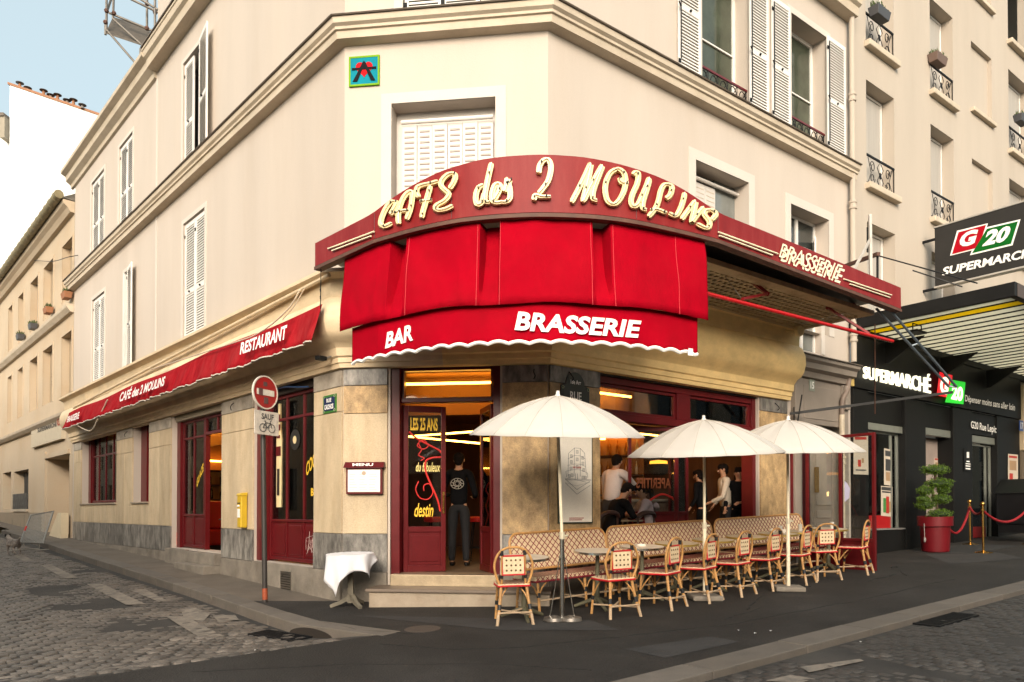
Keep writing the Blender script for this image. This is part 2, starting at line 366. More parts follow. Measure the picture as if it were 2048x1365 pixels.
# ================================================================ GROUND
from mathutils import noise as _nz
def sheet(name,poly,zf,mt,step=.5,parent=None,kind='structure'):
    bm=bmesh.new(); vs=[bm.verts.new((p[0],p[1],0)) for p in poly]; bm.faces.new(vs)
    xs=[p[0] for p in poly]; ys=[p[1] for p in poly]
    for ax,(a,b) in (((1,0,0),(min(xs),max(xs))),((0,1,0),(min(ys),max(ys)))):
        q=a+step
        while q<b:
            bmesh.ops.bisect_plane(bm,geom=bm.verts[:]+bm.edges[:]+bm.faces[:],plane_co=Vector(ax)*q,plane_no=ax); q+=step
    bmesh.ops.triangulate(bm,faces=[f for f in bm.faces if len(f.verts)>4])
    for v in bm.verts: v.co.z=zf(v.co.x,v.co.y)
    bmesh.ops.recalc_face_normals(bm,faces=bm.faces)
    if sum(f.normal.z*f.calc_area() for f in bm.faces)<0: bmesh.ops.reverse_faces(bm,faces=bm.faces)
    me=bpy.data.meshes.new(name); bm.to_mesh(me); bm.free(); me.materials.append(mt)
    o=link(name,me,parent)
    if kind and not parent: o['kind']=kind
    return o
def lw(t,off): p=FL.w(-t,-off); return (p.x,p.y)
def rw(x,off): p=FR.w(x,-off); return (p.x,p.y)
TIP=G(765,1273); K1=G(600,1250); K0=lw(1.0,1.17)
S1=G(150,1360); sd=(Vector((S1.x,S1.y))-Vector((TIP.x,TIP.y))).normalized(); SN=Vector((-sd.y,sd.x))
if (Vector(lw(5,3))-Vector((TIP.x,TIP.y))).dot(SN)<0: SN=-SN
def dS(X,Y): return (Vector((X,Y))-Vector((TIP.x,TIP.y))).dot(SN)
def road_z(X,Y):
    d=max(0,min(1,dS(X,Y)/1.1)); return gz(X,Y)-.006-.125*d*d*(3-2*d)
SFAR=(TIP.x+sd.x*9,TIP.y+sd.y*9)
kouter=[(TIP.x,TIP.y),(K1.x,K1.y),K0]+[lw(t,1.15-.01*t) for t in (3,6,9,12,16,22,30,45)]
ground=sheet('ground',[(-70,-12),(70,-12),(70,75),(-70,75)],lambda X,Y:gz(X,Y)-.6,TAR,3.0)
road1=sheet('side_street',[SFAR]+kouter+[lw(45,9.5),lw(20,9.5),lw(0,9.5)],road_z,TAR,.35)
kin=[]
def offs(path,d):
    P=[Vector(p[:2]) for p in path]; out=[]
    for i,p in enumerate(P):
        t=((P[i+1]-p) if i<len(P)-1 else (p-P[i-1])).normalized()
        if 0<i<len(P)-1: t=((P[i+1]-p).normalized()+(p-P[i-1]).normalized()).normalized()
        out.append(p+Vector((t.y,-t.x))*d)
    return out
kin=offs(kouter,.28)
if (kin[4]-Vector(lw(6,0))).length>(Vector(kouter[4])-Vector(lw(6,0))).length: kin=offs(kouter,-.28)
foot=sheet('footway',[tuple(kin[2])]+[tuple(k) for k in kin[3:]]+[lw(45,-.3),lw(-.3,-.3)],lambda X,Y:gz(X,Y),PAVEL,.6)
apron=sheet('pavement',[tuple(kin[2]),tuple(kin[1]),tuple(kin[0]),(SFAR[0]-SN.x*.22,SFAR[1]-SN.y*.22),(-7,-5),rw(-12,3.66),rw(-4,3.66),rw(4,3.66),rw(12,3.66),rw(30,3.66),rw(30,-.3),rw(0,-.3),lw(-.3,-.3)],lambda X,Y:gz(X,Y)+.004,ASPHALT,.5)
strip=sheet('kerb_strip',[(TIP.x,TIP.y),(TIP.x-SN.x*.2,TIP.y-SN.y*.2),(SFAR[0]-SN.x*.22,SFAR[1]-SN.y*.22),SFAR],lambda X,Y:gz(X,Y)+.002,GRANITE,.4)
road2=sheet('main_street',[rw(-14,3.97),rw(0,3.97),rw(12,3.97),rw(30,3.97),rw(30,13),rw(-14,13)],lambda X,Y:gz(X,Y)-.065,TAR,.5)
# kerb stones: each its own piece
def kerb(name,outer,width,zl,zf,side,length=1.0,parent=None):
    O=[Vector(p[:2]) for p in outer]; seg=[0]
    for a,b in zip(O,O[1:]): seg.append(seg[-1]+(b-a).length)
    def pt(s):
        for i in range(len(O)-1):
            if s<=seg[i+1] or i==len(O)-2:
                t=(O[i+1]-O[i]).normalized(); return O[i]+t*(s-seg[i]),t
    s=0
    while s<seg[-1]-.2:
        l=length*random.uniform(.85,1.15); e=min(seg[-1],s+l)-.012; P=[]
        for q in (s,e):
            p,t=pt(q); n=Vector((-t.y,t.x))*side; P.append((p,p+n*width))
        def V(p,z): return (p.x,p.y,z)
        j=random.uniform(-.004,.004); mb=MB(); a,b=P
        zt=[gz(*q)+.008+j for q in (a[0],b[0],b[1],a[1])]; zb=[zf(*a[0])-.12,zf(*b[0])-.12,zf(*b[1])-.2,zf(*a[1])-.2]
        mb.hexa([V(a[0],zb[0]),V(b[0],zb[1]),V(b[1],zb[2]),V(a[1],zb[3]),V(a[0],zt[0]),V(b[0],zt[1]),V(b[1],zt[2]),V(a[1],zt[3])])
        mb.build('kerb_stone',GRANITE,parent,bev=.012 if s<14 else 0); s+=l
side=1 if (Vector(kin[4])-Vector(kouter[4])).dot(Vector((-(kouter[5][1]-kouter[4][1]),kouter[5][0]-kouter[4][0])))>0 else -1
kerb('kerb',kouter[1:9],.28,0,road_z,side,1.05,foot)
# tapered corner stone and the drain mouth under it
mb=MB(); a,b,c,d=Vector((TIP.x,TIP.y)),Vector((K1.x,K1.y)),kin[1],kin[0]
zz=[gz(*q)+.008 for q in (a,b,c,d)]; zb=[road_z(*a)-.05,road_z(*b)-.12,road_z(*c)-.2,road_z(*d)-.2]
mb.hexa([(a.x,a.y,zb[0]),(b.x,b.y,zb[1]),(c.x,c.y,zb[2]),(d.x,d.y,zb[3]),(a.x,a.y,zz[0]),(b.x,b.y,zz[1]),(c.x,c.y,zz[2]),(d.x,d.y,zz[3])]); mb.build('kerb_stone',GRANITE,foot,bev=.01)
kerb('kerb',[rw(-4,3.97),rw(4,3.97),rw(14,3.97),rw(24,3.97)],.32,0,lambda X,Y:gz(X,Y)-.065,1,1.2,apron)
# setts
def setts(parent,name,mt,t0,t1,o0,o1,fr,zf,dt,do,patch,lim=300):
    var=[]
    for i in range(6):
        mb=MB(); w,h=do*.5*random.uniform(.86,.95),dt*.5*random.uniform(.84,.94); j=lambda:random.uniform(-.008,.008)
        q=[(-w+j(),-h+j()),(w+j(),-h+j()),(w+j(),h+j()),(-w+j(),h+j())]; c=.70
        mb.add([(x,y,-.05) for x,y in q]+[(x,y,-.008) for x,y in q]+[(x*c,y*c,.0+random.uniform(-.002,.002)) for x,y in q]+[(0,0,.005)],
          [(0,1,5,4),(1,2,6,5),(2,3,7,6),(3,0,4,7),(4,5,9,8),(5,6,10,9),(6,7,11,10),(7,4,8,11),(8,9,12),(9,10,12),(10,11,12),(11,8,12)])
        me=bpy.data.meshes.new(name); me.from_pydata([tuple(v) for v in mb.v],[],mb.f); me.materials.append(mt); me.polygons.foreach_set('use_smooth',[True]*len(me.polygons)); var.append((me,mb))
    lst=[]; t=t0; r=0
    while t<t1:
        o=o0+(r%2)*do*.5
        while o<o1:
            bend=.10*math.sin(o*1.9)+.05*math.sin(o*5+t*.7)
            P=fr(t+bend+random.uniform(-.012,.012),o+random.uniform(-.012,.012)); X,Y=P
            u=1024+FPX*X/max(Y,.5); vv=CYP+FPX*(EYE-zf(X,Y))/max(Y,.5)
            if Y>3 and -80<u<2130 and vv<1420:
                s=patch(t,o,X,Y)
                if s is not None: lst.append((Vector((X,Y)).length,X,Y,s))
            o+=do
        t+=dt*1.02; r+=1
    lst.sort(); big=MB(); ex=fr(1,0); ey=fr(0,0); rot=math.atan2(ex[1]-ey[1],ex[0]-ey[0])-math.pi/2
    for i,(d,X,Y,s) in enumerate(lst):
        me,mb=random.choice(var); z=zf(X,Y)+.014-s+random.uniform(-.008,.007)
        sl=(zf(X,Y+.2)-zf(X,Y))/.2; sx=(zf(X+.2,Y)-zf(X,Y))/.2
        M=T(X,Y,z)@Matrix.Rotation(math.atan(sl)+random.uniform(-.03,.03),4,'X')@Matrix.Rotation(-math.atan(sx)+random.uniform(-.03,.03),4,'Y')@Matrix.Rotation(rot+random.uniform(-.07,.07),4,'Z')
        if i<lim: link('sett',me,parent,M)
        else: big.add([M@v for v in mb.v],mb.f)
    if big.v: big.build(name+'s',mt,parent,Matrix.Identity(4),smooth=True,kind='stuff',keep=True)
    return len(lst)
def patch1(t,o,X,Y):
    if dS(X,Y)<.12: return None
    if any((Vector((X,Y))-Vector(k[:2])).length<0 for k in kouter): return None
    n=_nz.noise(Vector((X*.55,Y*.55,3)))+.5*_nz.noise(Vector((X*1.7,Y*1.7,9)))
    base=.22 if (t>.8 and o<2.9 and t<8) else -.16
    s=n+base
    if o<1.25 or (t<1 and o<1.35): return None
    return .030 if s>.50 else (.014*max(0,s/.50))
n1=setts(road1,'sett',SETT,-4.5,20,1.22,8.5,lw,road_z,.125,.165,patch1)
def patch2(t,o,X,Y):
    n=_nz.noise(Vector((X*.8,Y*.8,5)))
    return .026 if n>.30 else .006+.012*max(0,n)
n2=setts(road2,'sett',SETTD,-4,13,4.06,7.2,lambda t,o:rw(t,o),lambda X,Y:gz(X,Y)-.065,.115,.135,patch2)
# worn road paint on the side street and main street
def paint(parent,pxs,zf,dz=.016):
    P=[]
    for x,y in pxs:
        r=ray(x,y); k=8
        for i in range(80): k=.5*k+.5*(zf(r[0]*k,r[1]*k)+dz-EYE)/r[2]
        P.append((r[0]*k,r[1]*k))
    return sheet('road_marking',P,lambda X,Y:zf(X,Y)+dz,ROADPAINT,.25,parent)
for q in ([(25,1112),(42,1108),(68,1122),(50,1124)],[(82,1131),(104,1130),(156,1156),(128,1157)],[(174,1169),(204,1168),(293,1209),(252,1210)],[(260,1181),(290,1178),(334,1202),(318,1204)],
          [(333,1234),(372,1233),(450,1273),(400,1275)],[(360,1218),(390,1216),(420,1228),(408,1242),(370,1240)],[(425,1231),(470,1230),(478,1240),(436,1243)]):
    paint(road1,q,road_z,.0155)
for q in ([(1600,1334),(1720,1318),(1728,1322),(1618,1345)],[(1530,1362),(1580,1350),(1632,1358),(1600,1366)]): paint(road2,q,lambda X,Y:gz(X,Y)-.065,.013)
# drain grates
def grate(P,w,d,M,label,g=None):
    t=thing('drain_grate',label,'drain grate',M); mb=MB()
    mb.box(-w/2,w/2,-d/2,-d/2+.025,-.03,.004).box(-w/2,w/2,d/2-.025,d/2,-.03,.004).box(-w/2,-w/2+.025,-d/2+.025,d/2-.025,-.03,.004).box(w/2-.025,w/2,-d/2+.025,d/2-.025,-.03,.004)
    mb.build('frame',IRON,t)
    n=int(w/.05); me=None
    for i in range(1,n):
        x=-w/2+w*i/n
        if me is None:
            b=MB().box(-.009,.009,-d/2+.025,d/2-.025,-.025,.002).build('bar',IRON,t,M@T(x,0,0)); me=b.data
        else: link('bar',me,t,M@T(x,0,0))
    MB().box(-w/2+.01,w/2-.01,-d/2+.01,d/2-.01,-.034,-.03).build('pit',DARK,t)
    return t
P=G(560,1268,-.1); ka=math.degrees(math.atan2(K1.x-TIP.x,K1.y-TIP.y)); M=gframe(P.x,P.y,ka+90,dz=road_z(P.x,P.y)-gz(P.x,P.y)+.016); grate(P,.85,.30,M,'dark iron drain grate in the side street under the kerb opening')
P=G(1880,1239,-.06); grate(P,1.0,.42,gframe(P.x,P.y,-36.5,dz=-.048),'dark iron drain grate beside the right-hand granite kerb')
# arched kerb inlet
t=(Vector(kouter[1][:2])-Vector(kouter[0][:2])).normalized(); c=Vector(kouter[1][:2])*.86+Vector(kouter[0][:2])*.14
arc=[(x,.115*math.sqrt(max(0,1-(x/.42)**2))) for x in [-.42+.06*i for i in range(15)]]
mb=MB().prism([(-.42,-.08)]+arc+[(.42,-.08)],-.004,.05)
Mi=Matrix.Identity(4); nx=Vector((t.x,t.y,0)); ny=Vector((-t.y,t.x,0))*side
for i in range(3): Mi[i][0]=nx[i]; Mi[i][1]=ny[i]; Mi[i][2]=(0,0,1)[i]
Mi[0][3],Mi[1][3],Mi[2][3]=c.x,c.y,road_z(c.x,c.y)-.005
mb.build('drain_mouth',DARK,foot,Mi)
P=G(845,1259); tag(MB().lathe([(.0,.008),(.2,.008),(.21,.0)],24).build('manhole_cover',mat('rusty_iron',(.06,.045,.035),.7,.3,20,.4,60),None,gframe(P.x,P.y)),'small round iron cover set in the dark pavement before the steps','manhole cover')

# ================================================================ CAFE BUILDING
def holes_wall(mb,x0,x1,z0,z1,holes,y=0,dep=.3):
    """wall face in the plane y, openings cut out, reveals going in by dep"""
    xs=sorted({x0,x1,*[h[0] for h in holes],*[h[1] for h in holes]}); zs=sorted({z0,z1,*[h[2] for h in holes],*[h[3] for h in holes]})
    xs=[x for x in xs if x0<=x<=x1]; zs=[z for z in zs if z0<=z<=z1]
    for a,b in zip(xs,xs[1:]):
        for c,d in zip(zs,zs[1:]):
            if any(h[0]<=a+1e-6 and h[1]>=b-1e-6 and h[2]<=c+1e-6 and h[3]>=d-1e-6 for h in holes): continue
            mb.quad((a,y,c),(b,y,c),(b,y,d),(a,y,d))
    for h in holes:
        a,b,c,d=h[:4]; D=h[4] if len(h)>4 else dep
        mb.quad((a,y,c),(a,y,d),(a,y+D,d),(a,y+D,c)); mb.quad((b,y,c),(b,y+D,c),(b,y+D,d),(b,y,d))
        mb.quad((a,y,d),(b,y,d),(b,y+D,d),(a,y+D,d)); mb.quad((a,y,c),(a,y+D,c),(b,y+D,c),(b,y,c))
    return mb
cafe=thing('cafe_building','cream corner building with the red arched café sign over its chamfered entrance','building',T(_pl.x,_pl.y,0))
ZB,ZT=3.72,5.02; ZC=8.40
XS=-FL(313,300)[0]   # seam distance
lx=lambda px,py=600:FL(px,py)[0]
W_L1=[(FL(184,700)[0],FL(208.5,700)[0],4.98,7.66),(FL(247,700)[0],FL(259,700)[0],4.98,7.70),(FL(366,600)[0],FL(409,600)[0],4.98,7.72)]
W_L2=[(FL(183,420)[0],FL(208,420)[0],8.72,11.05),(FL(238,380)[0],FL(265,380)[0],8.72,11.08),(FL(366,250)[0],FL(404,250)[0],8.72,11.15)]
openL=[(-14.87,-11.25,1.9,3.84),(-9.91,-8.65,1.9,3.84),(-7.18,-4.39,.9,3.84),(-3.0,-.83,.83,3.84)]
LOW=12.0; HI=16.5
xseam=-8.33; xend=-16.0
mb=MB()
holes_wall(mb,xend,xseam,0.2,LOW,[h+(.12,) for h in W_L1[:2]+W_L2[:2]]+[h+(.30,) for h in openL[:2]])
holes_wall(mb,xseam,0,0.2,HI,[W_L1[2]+(.12,),W_L2[2]+(.25,),(FL(375,20)[0]-.3,FL(398,10)[0]+.1,12.85,15.2,.2)]+[h+(.30,) for h in openL[2:]],)
mb.quad((xend,0,.2),(xend,0,LOW),(xend,6,LOW),(xend,6,.2)); mb.quad((xseam,0,LOW),(xseam,6,LOW),(xseam,6,HI),(xseam,0,HI))
mb.build('wall',PLASTER,cafe,FL.M,keep=True)
# thin seam strip between the two plaster fields
MB().box(xseam-.035,xseam+.035,-.012,0,5.05,ZC).build('wall_joint',PLASTER_W,cafe,FL.M); MB().box(xseam-.035,xseam+.035,-.012,0,8.75,11.9).build('wall_joint',PLASTER_W,cafe,FL.M)
cw=(FC(783,300)[0],FC(991,300)[0]); cu=(FC(806,20)[0],FC(962,20)[0])
mb=MB(); holes_wall(mb,0,CW,.2,HI,[(cw[0],cw[1],5.2,7.52,.28),(cu[0],cu[1],8.74,11.2,.10),(.69,2.27,.3,3.84,.3)])
mb.build('wall',PLASTER,cafe,FC.M,keep=True)
r1=(FR(1391,400)[0],FR(1497,400)[0],5.15,7.50); r2=(FR(1581,450)[0],FR(1657,450)[0],5.15,7.46)
ra=(FR(1403,100)[0],FR(1499,100)[0],8.72,11.15); rb=(FR(1582,150)[0],FR(1654,200)[0],8.72,11.1)
RE=FR(1697,300)[0]; RDOOR=(5.85,RE-.25)
mb=MB(); holes_wall(mb,0,RE,.2,HI,[r1+(.35,),r2+(.35,),ra+(.38,),rb+(.38,),(.96,4.85,1.12,3.84,.3),(RDOOR[0]+.15,RDOOR[1]-.12,.3,3.9,.35),(5.95,6.9,4.75,6.0,.2)])
mb.quad((RE,0,.2),(RE,8,.2),(RE,8,HI),(RE,0,HI))
mb.build('wall',PLASTER,cafe,FR.M,keep=True)
# roof slabs close the shell
Pp=[FL.w(xseam,0),FL.w(0,0),FC.w(CW,0),FR.w(RE,0),FR.w(RE,9),FL.w(xseam,9)]
MB().prism([(p.x,p.y) for p in Pp],HI,HI+.2,'z').build('roof',ZINC,cafe,Matrix.Identity(4))
Pp=[FL.w(xend,0),FL.w(xseam,0),FL.w(xseam,9),FL.w(xend,9)]
MB().prism([(p.x,p.y) for p in Pp],LOW,LOW+.15,'z').build('roof',ZINC,cafe,Matrix.Identity(4))
# cornices
wpath=[FL.w(xend-.22,0),FL.w(0,0),FC.w(CW,0),FR.w(RE+.02,0)]
prof=[(0,ZC),(.16,ZC+.02),(.17,ZC+.12),(.20,ZC+.13),(.20,ZC+.17),(.24,ZC+.20),(.25,ZC+.28),(0,ZC+.30)]
MB().sweep(prof,wpath).build('cornice',CORNICE,cafe,Matrix.Identity(4),smooth=True,smooth_ang=25)
MB().sweep([(0,ZC+.303),(.275,ZC+.283),(.285,ZC+.298),(0,ZC+.325)],wpath).build('cornice_flashing',LEAD,cafe,Matrix.Identity(4))
prof2=[(0,LOW-.42),(.06,LOW-.40),(.08,LOW-.30),(.2,LOW-.22),(.22,LOW-.08),(.34,LOW-.02),(.35,LOW+.06),(0,LOW+.08)]
MB().sweep(prof2,[FL.w(xend-.25,0),FL.w(xseam,0)]).build('eaves_cornice',CORNICE,cafe,Matrix.Identity(4),smooth=True,smooth_ang=25)
prof3=[(.001,LOW-.28),(.22,LOW-.26),(.24,LOW-.1),(.30,LOW-.06),(.32,LOW+.06),(.34,LOW+.07),(.34,LOW+.12),(.001,LOW+.16)]
MB().sweep(prof3,[FL.w(xseam,-.003),FL.w(0,-.003),FC.w(CW,-.003),FR.w(RE,-.003)]).build('cornice',CORNICE,cafe,Matrix.Identity(4),smooth=True,smooth_ang=25)
MB().sweep([(0,LOW+.165),(.37,LOW+.125),(.37,LOW+.15),(0,LOW+.20)],[FL.w(xseam,-.003),FL.w(0,-.003),FC.w(CW,-.003),FR.w(RE,-.003)]).build('cornice_flashing',LEAD,cafe,Matrix.Identity(4))
# shopfront entablature, ochre on the main street and pale round the side street
ent=[(.0,ZB),(.09,ZB+.01),(.10,ZB+.07),(.12,ZB+.08),(.12,ZB+.15),(.15,ZB+.17),(.16,ZB+.28),(.22,ZB+.36),(.30,ZB+.40),(.36,ZB+.48),(.40,ZB+.62),(.39,ZB+.78),(.33,ZB+.92),(.26,ZB+.98),(.27,ZB+1.02),(.27,ZB+1.10),(.30,ZB+1.22),(.42,ZB+1.28),(.42,ZB+1.33),(0,ZB+1.38)]
BANDP=mat('pale_shopfront_paint',(.66,.52,.34),.6,.12,2,.06,40,stain=(.32,.23,.13),stain_scale=1.4,stain_amt=.4,stretch=(1,1,1.8))
mid=(FL.w(0,0)+FC.w(CW,0))/2
MB().sweep(ent,[FL.w(xend+.15,0),FL.w(0,0),FC.w(CW*.5,0)]).build('entablature',BANDP,cafe,Matrix.Identity(4),smooth=True,smooth_ang=30)
MB().sweep(ent,[FC.w(CW*.5,0),FC.w(CW,0),FR.w(5.72,0)]).build('entablature',BAND,cafe,Matrix.Identity(4),smooth=True,smooth_ang=30,label='bulging ochre yellow shopfront band')
# cladding: each panel a piece
def panel(F,x0,x1,z0,z1,mt,th=.03,g=.004,name='stone_panel'):
    j=random.uniform(0,.004)
    return MB().box(x0+g,x1-g,-th-j,.02,z0+g,z1-g).build(name,mt,cafe,F.M,bev=.004)
def pier(F,x0,x1,mt,mt2=None,split=True,top=ZB,zsp=3.12,cols=1,low=None,plz=.80):
    n=cols
    for i in range(n):
        a=x0+(x1-x0)*i/n; b=x0+(x1-x0)*(i+1)/n
        if split: panel(F,a,b,1.36,zsp,mt)
        panel(F,a,b,zsp if split else 1.36,top-.24,mt2 or mt)
        panel(F,a,b,.82,1.36,MARBLE,.034,name='marble_panel')
    panel(F,x0,x1,top-.24,top,BANDSTONE if F is FL else MARBLE,.036,name='marble_panel')
    panel(F,x0,x1,.25,.82,CONCRETE,.05,name='plinth_block')
xL=-15.75
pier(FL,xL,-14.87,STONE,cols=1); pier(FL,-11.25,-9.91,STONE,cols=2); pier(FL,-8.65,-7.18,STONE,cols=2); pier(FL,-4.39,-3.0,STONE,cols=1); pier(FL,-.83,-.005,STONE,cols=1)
for a,b,n in ((-14.87,-11.25,5),(-9.91,-8.65,2)):
    for i in range(n):
        c=a+(b-a)*i/n; d=a+(b-a)*(i+1)/n; panel(FL,c,d,1.36,1.86,STONE); panel(FL,c,d,.82,1.36,MARBLE,.034,name='marble_panel')
    panel(FL,a,b,.25,.82,CONCRETE,.05,name='plinth_block'); MB().box(a-.03,b+.03,-.07,.05,1.86,1.90).build('window_sill',STEP,cafe,FL.M,bev=.005)
    MB().box(a,b,-.03,.05,ZB-.02,3.84).build('lintel',BANDP,cafe,FL.M)
for k in range(3): panel(FL,-3.0+.7233*k,-3.0+.7233*(k+1),.25,.83,CONCRETE,.05,name='plinth_block')
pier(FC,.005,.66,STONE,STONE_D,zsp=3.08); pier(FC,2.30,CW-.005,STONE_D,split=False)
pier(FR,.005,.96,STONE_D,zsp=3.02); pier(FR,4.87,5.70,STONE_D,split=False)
for k in range(5): panel(FR,.96+.782*k,.96+.782*(k+1),.25,1.12,MARBLE,.034,name='marble_panel')
# perforated vent plate and hooks
mb=MB().box(-1.86,-1.50,-.062,-.05,.33,.72); o=mb.build('vent_plate',STEEL,cafe,FL.M)
mb=MB()
for i in range(9):
    for k in range(9): mb.box(-1.84+.037*i,-1.82+.037*i,-.066,-.062,.36+.038*k,.376+.038*k)
mb.build('vent_holes',DARK,cafe,FL.M,kind='stuff')
# doorsteps on the side street
mb=MB().box(-7.18,-6.0,-.14,-.04,.4,.90).box(-6.0,-4.45,-.34,.3,.40,.66).box(-6.0,-4.45,-.14,.3,.66,.88)
mb.build('doorstep',CONCRETE,cafe,FL.M,bev=.012)
# entrance steps
z0=.30
MB().box(.56,3.0,-.55,-.0,z0,.60).build('step',STEP,cafe,FC.M,bev=.012); MB().box(.52,3.02,-.59,0,.60,.64).build('step_nosing',mat('dark_nosing',(.16,.12,.09),.5),cafe,FC.M,bev=.006)
MB().box(.74,2.26,-.16,.3,.64,.80).build('step',mat('tread_plate',(.42,.33,.22),.38,.12,8,metal=.6),cafe,FC.M,bev=.006)
mb=MB()
for i in range(38):
    for k in range(4):
        x=.76+i*.0395; z=.66+k*.035; s=1 if (i+k)%2 else -1
        mb.tube([(x-.012,-.163,z-.009*s),(x+.012,-.163,z+.009*s)],.0045,4)
mb.build('tread_ribs',mat('tread_plate',(.42,.33,.22),.38),cafe,FC.M,kind='stuff')

# ---- shutters with separate slats
_slat={}
def shutter(F,x0,x1,z0,z1,y=-.02,M=None,solid=False,stuff=False,flat=.032,parent=None,tilt=1):
    """louvred leaf; local frame of F unless M given"""
    M=M if M is not None else F.M; w=x1-x0; st=min(.055,w*.14); mid=z0+(z1-z0)*.46
    mb=MB().box(x0,x0+st,y,y+flat,z0,z1).box(x1-st,x1,y,y+flat,z0,z1)
    for a,b in ((z0,z0+.09),(mid-.045,mid+.045),(z1-.09,z1)): mb.box(x0+st,x1-st,y,y+flat,a,b)
    fr=mb.build('shutter',WHITE,parent or cafe,M,bev=.003)
    sp=.052; items=[]
    for a,b in ((z0+.09,mid-.045),(mid+.045,z1-.09)):
        n=max(1,int((b-a)/sp)); 
        for i in range(n): items.append(a+(b-a)*(i+.5)/n)
    def smb(): 
        m=MB(); ww=w-2*st; m.hexa([(0,-.016,-.020),(ww,-.016,-.020),(ww,-.010,-.024),(0,-.010,-.024),(0,.004,.022),(ww,.004,.022),(ww,.010,.018),(0,.010,.018)]); return m
    if stuff:
        mb=MB()
        for z in items: s=len(mb.v); q=smb(); mb.add([v+Vector((x0+st,y+flat/2,z)) for v in q.v],q.f)
        mb.build('slats',WHITE,fr,M,kind='stuff')
    else:
        key=round(w,3); me=None
        for z in items:
            Mz=M@T(x0+st,y+flat/2,z)
            if me is None: me=smb().build('slat',WHITE,fr,Mz).data
            else: link('slat',me,fr,Mz)
    for z in (z0+.2,z1-.25): MB().box(x0-.02,x0+.035,y-.012,y-.001,z-.03,z+.03).build('hinge',IRON,fr,M)
    MB().sphere((x0+w*.5,y-.015,mid),.022,8).build('latch_knob',IRON,fr,M)
    return fr
def surround(F,x0,x1,z0,z1,w=.10,pr=.012,bottom=False):
    mb=MB().box(x0-w,x0,-pr,.01,z0,z1+w).box(x1,x1+w,-pr,.01,z0,z1+w).box(x0,x1,-pr,.01,z1,z1+w)
    return mb.build('window_surround',PLASTER_W,cafe,F.M)
def sash(F,x0,x1,z0,z1,y,parent=None,dark=BGLASS,wd=.05,cur=True,mull=True,fm=WHITE,bars=()):
    p=parent or cafe; mb=MB().box(x0,x0+wd,y,y+.05,z0,z1).box(x1-wd,x1,y,y+.05,z0,z1).box(x0+wd,x1-wd,y,y+.05,z0,z0+wd).box(x0+wd,x1-wd,y,y+.05,z1-wd,z1)
    c=(x0+x1)/2
    if mull: mb.box(c-wd*.6,c+wd*.6,y-.01,y+.04,z0+wd,z1-wd)
    for z in bars: mb.box(x0+wd,x1-wd,y,y+.03,z-.015,z+.015)
    w=mb.build('window',fm,p,F.M,bev=.004)
    halves=[(x0+wd,c-wd*.6),(c+wd*.6,x1-wd)] if mull else [(x0+wd,x1-wd)]
    for a,b in halves: MB().box(a,b,y+.03,y+.034,z0+wd,z1-wd).build('pane',dark,w,F.M)
    if cur:
        q=[(x0+wd+(x1-x0-2*wd)*i/40, y+.10+.012*math.sin(i*1.3)) for i in range(41)]
        m=MB()
        for (a,b),(c2,d) in zip(q,q[1:]): m.quad((a,b,z0),(c2,d,z0),(c2,d,z1),(a,b,z1))
        m.build('curtain',CURTAIN,w,F.M)
    MB().quad((x0,y+.2,z0),(x1,y+.2,z0),(x1,y+.2,z1),(x0,y+.2,z1)).build('dark_backing',DARK,w,F.M)  # dark sheet standing in for the unlit room behind the glass
    return w
for F,(a,b,c,d) in [(FL,h) for h in W_L1+W_L2]: surround(F,a,b,c,d,.09)
for i,(a,b,c,d) in enumerate((W_L1[0],W_L2[0],W_L2[1],W_L1[2])):
    m=(a+b)/2; far=i<3
    for p,q in ((a+.01,m-.004),(m+.004,b-.01)): shutter(FL,p,q,c+.02,d-.02,.03,stuff=far)
# half open pairs: one leaf shut, one folded out square to the wall
a,b,c,d=W_L1[1]; M=FL.M@T(b,-.05,0)@RZ(-7); shutter(FL,0,.60,c+.02,d,-.02,M=M,stuff=True)
sash(FL,a,b,c,d,.10,wd=.04,mull=False,cur=False,dark=BGLASS); MB().box(a,a+.05,-.02,.10,c,d).build('shutter_edge',WHITE,cafe,FL.M)
a,b,c,d=W_L2[2]; m=a+(b-a)*.47; shutter(FL,a+.01,m,c+.02,d-.02,.03); M=FL.M@T(b,-.05,0)@RZ(-8); shutter(FL,.0,.66,c+.02,d,-.02,M=M)
sash(FL,m,b,c,d,.2,mull=False,cur=False,wd=.04,dark=BGLASS)
a,b=FL(375,20)[0]-.3,FL(398,10)[0]+.1; sash(FL,a,b,12.85,15.2,.12,wd=.06,cur=False)
surround(FL,a,b,12.85,15.2,.08)
